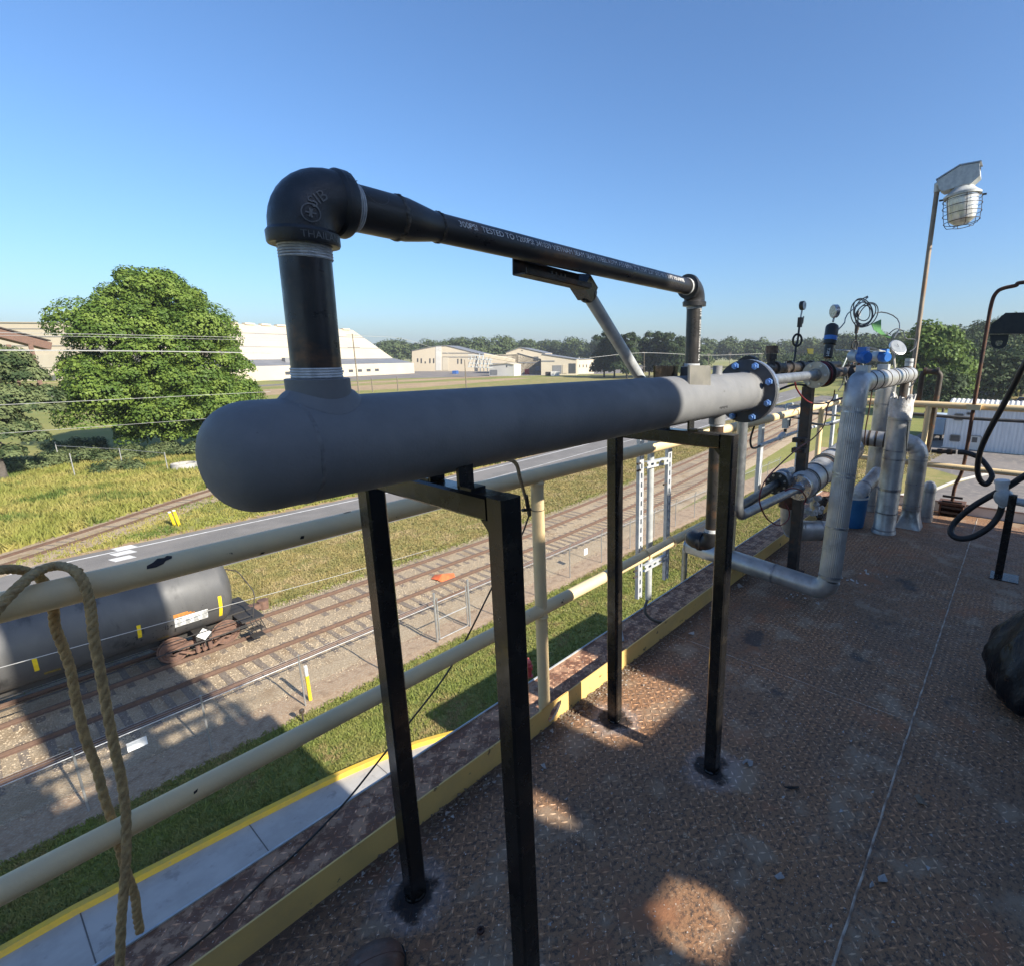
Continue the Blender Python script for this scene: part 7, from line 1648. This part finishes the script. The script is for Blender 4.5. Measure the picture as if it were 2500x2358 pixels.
owire('wire sloping across the lower oak', [(-60,992),(240,978),(480,966),(660,957)], [42,48,55,62], .016)
owire('lowest thin wire across the foot of the oak', [(-60,1063),(200,1045),(420,1029),(560,1018)], [42,47,53,58], .012)
owire('bright wire crossing low in front of the tank car', [(-80,1651),(0,1629),(306,1545),(507,1490),(700,1438),(887,1387),(1150,1312),(1330,1258),(1500,1206)], [19,19.4,21.6,23.6,26,29,35,41,49], .011)
owire('bright wire just under the top rail at the left', [(-80,1528),(10,1505),(209,1453),(420,1400)], [24,24.6,26.6,29], .016)
owire('thin sagging wires between the far poles', [(877,820),(1000,832),(1139,880)], [86,120,150], .03)
owire('level wires right of the pine clump', [(1440,874),(1572,862),(1728,868),(1860,864)], [190,200,220,240], .06)
# ================================================================ more of the crowded fittings beyond the vessel
s4 = thing('strut_post', 'grey strut post half hidden behind the ribbed riser', 'strut', Y(C5(1345,1330),1.62))
a4, b4 = Y(C5(1415,560),1.62), Y(C5(1345,1330),1.62); a4.x = b4.x = (a4.x+b4.x)/2; strut(s4, b4-Vector((0,0,.25)), a4, w=.055, d=.03, slots=False)
s5 = thing('strut_post', 'short grey strut post behind the dark square post', 'strut', Y(C5(830,1040),1.60))
a5, b5 = Y(C5(870,735),1.60), Y(C5(845,1040),1.60); a5.x = b5.x = (a5.x+b5.x)/2; strut(s5, b5-Vector((0,0,.5)), a5, w=.055, d=.03, slots=False)
sb5 = thing('stanchion', 'black flat bar stanchion between the valve and the ribbed riser', 'post', Y(C5(1510,740),1.2))
MB().beam(Y(C5(1515,745),1.2)-Vector((0,0,.2)), Y(C5(1590,120),1.2), .035, .012, (0,1,0)).build('bar', M['rubber'], sb5, smooth=0)
def ball_valve(label, c, d, r=.03, handle=None, m='dirty_steel'):
    c = Vector(c); d = Vector(d).normalized(); v = thing('ball_valve', label, 'valve', c-Vector((0,0,.04)), 'small valves on the headers')
    MB().lathe(c-d*.055, d, [(0,r*.7),(.02,r*.7),(.02,r*.95),(.04,r*1.05),(.055,r*1.15),(.07,r*1.05),(.09,r*.95),(.09,r*.7),(.11,r*.7)], 14).build('body', M[m], v)
    h = Vector(handle if handle else (0,0,1)); MB().tube([c, c+h*r*1.8], r*.3, 8).build('stem', M['plate'], v); e = (d-h*d.dot(h)).normalized(); MB().beam(c+h*r*1.8, c+h*r*1.9+e*.12, .018, .005, h).build('lever', M['rusty'], v, smooth=0)
ball_valve('small dark valve under the bolted flange by the toe board', Y(C1(590,1500),1.22), (.2,-.5,1), .032)
ball_valve('second dark valve low under the torn insulation', Y(C1(570,1570),1.24), (.8,.3,.6), .03, (0,-.5,.8))
ball_valve('black valve on the header left of the transmitter', Y(C1(330,580),1.46), (1,.05,0), .036)
ball_valve('black valve on the header behind the transmitter', Y(C1(770,560),1.45), (1,.05,.1), .034, (0,-.7,.7))
ball_valve('small valve beside the first blue transmitter', Y(C1(800,600),1.0), (.2,.1,1), .03, (-.6,-.7,0))
for q, lab in ((C1(435,1065), 'dark clamp on the square post above the red wire'), (C1(430,1135), 'dark clamp on the square post below the red wire')):
    c = Y(q, 1.17); k = thing('post_clamp', lab, 'clamp', c, 'clamps on the square post'); MB().box(c, (.06,.09,.03)).build('jaw', M['dirty_steel'], k, smooth=0); MB().lathe(c-Vector((.05,.02,0)), (1,0,0), [(-.03,.009),(.05,.009)], 6).build('screw', M['rusty'], k)
yt = MB().prism([Y(C1(488,430),1.5), Y(C1(530,432),1.5), Y(C1(526,470),1.5), Y(C1(492,466),1.5)], (0,.004,0)); tag(yt.build('valve_tag', M['reflect'], base=Y(C1(510,450),1.5), smooth=0), 'yellow tag hanging between the two gauges', 'tag')
for k, pts in enumerate(([C1(760,590),C1(745,640),C1(770,700),C1(765,770)], [C1(720,560),C1(735,620),C1(728,680),C1(700,720)], [C1(640,560),C1(700,590),C1(725,570),C1(770,470)], [C1(815,250),C1(825,330),C1(830,420),C1(812,520)], [C1(700,440),C1(760,445),C1(830,470),C1(880,560)])):
    wire('instrument_tube', [Y(q, 1.12+.03*k) for q in pts], .0048, M['cable_grey' if k % 2 else 'galv'], ['thin tube dropping beside the ribbed elbow','thin tube curling under the outlet valve','thin tube bridging the outlet valve and gauge','thin upright tube behind the wire coil','thin tube under the blue transmitters'][k], 'tube', n=6, seg=6)
hw = thing('hand_wheel', 'small dark hand wheel on the header behind the valve', 'valve', Y(C1(800,520),1.3)); c = Y(C1(800,520),1.3); f = Vector((-.5,-.8,.2)).normalized(); u = f.cross(Vector((0,0,1))).normalized(); w = f.cross(u)
MB().tube([c+(u*math.cos(a)+w*math.sin(a))*.05 for a in np.linspace(0, 6.283, 24, endpoint=False)], .006, 6, closed=True).build('rim', M['rubber'], hw)
for k in range(4): MB().tube([c, c+(u*math.cos(k*1.571)+w*math.sin(k*1.571))*.05], .005, 5).build('spoke', M['rubber'], hw)
# diagonal drain tube and base drip pan by pipe A
MB_ = MB().bbox((3.05,.62,0), (3.9,.66,.03)); tag(MB_.build('angle_iron', M['rusty'], base=(3.5,.64,0), smooth=0), 'rusty angle iron lying along the deck behind the low jacketed run', 'angle iron') if False else None
for k, (px, py, lab) in enumerate(((2075,1420,'white plaster crumbs right of the bottom elbow'),(1960,1462,'plaster crumbs left of the bottom elbow'),(2110,1395,'pale chip on the deck beyond the bottom elbow'))):
    c = Vector(atz(px, py, .004)); t = thing('plaster_crumbs', lab, 'debris', c)
    for q in range(9):
        p = c+Vector((random.gauss(0,.035), random.gauss(0,.05), .004)); MB().lathe(p, (0,0,1), [(0,random.uniform(.004,.011)),(random.uniform(.003,.008),.003)], 5).build('crumb', M['plaster'], t, smooth=0)
# ================================================================ thin summer haze in the air
hz = MB().bbox((-2600,-2600,G0-1), (2600,2600,52)).build('haze', bpy.data.materials.new('haze_air'), smooth=0, kind='stuff')
hm = hz.data.materials[0]; hm.use_nodes = True; hn = hm.node_tree; hn.nodes.remove(hn.nodes['Principled BSDF'])
hv_ = hn.nodes.new('ShaderNodeVolumePrincipled'); hv_.inputs['Color'].default_value = (.86,.91,1,1); hv_.inputs['Density'].default_value = .00022; hv_.inputs['Anisotropy'].default_value = .2
hn.links.new(hv_.outputs[0], hn.nodes['Material Output'].inputs['Volume'])
tag(hz, 'thin pale haze hanging over the distant works and woods', 'haze')
for o in list(bpy.data.objects):
    if '_o' in o: del o['_o']
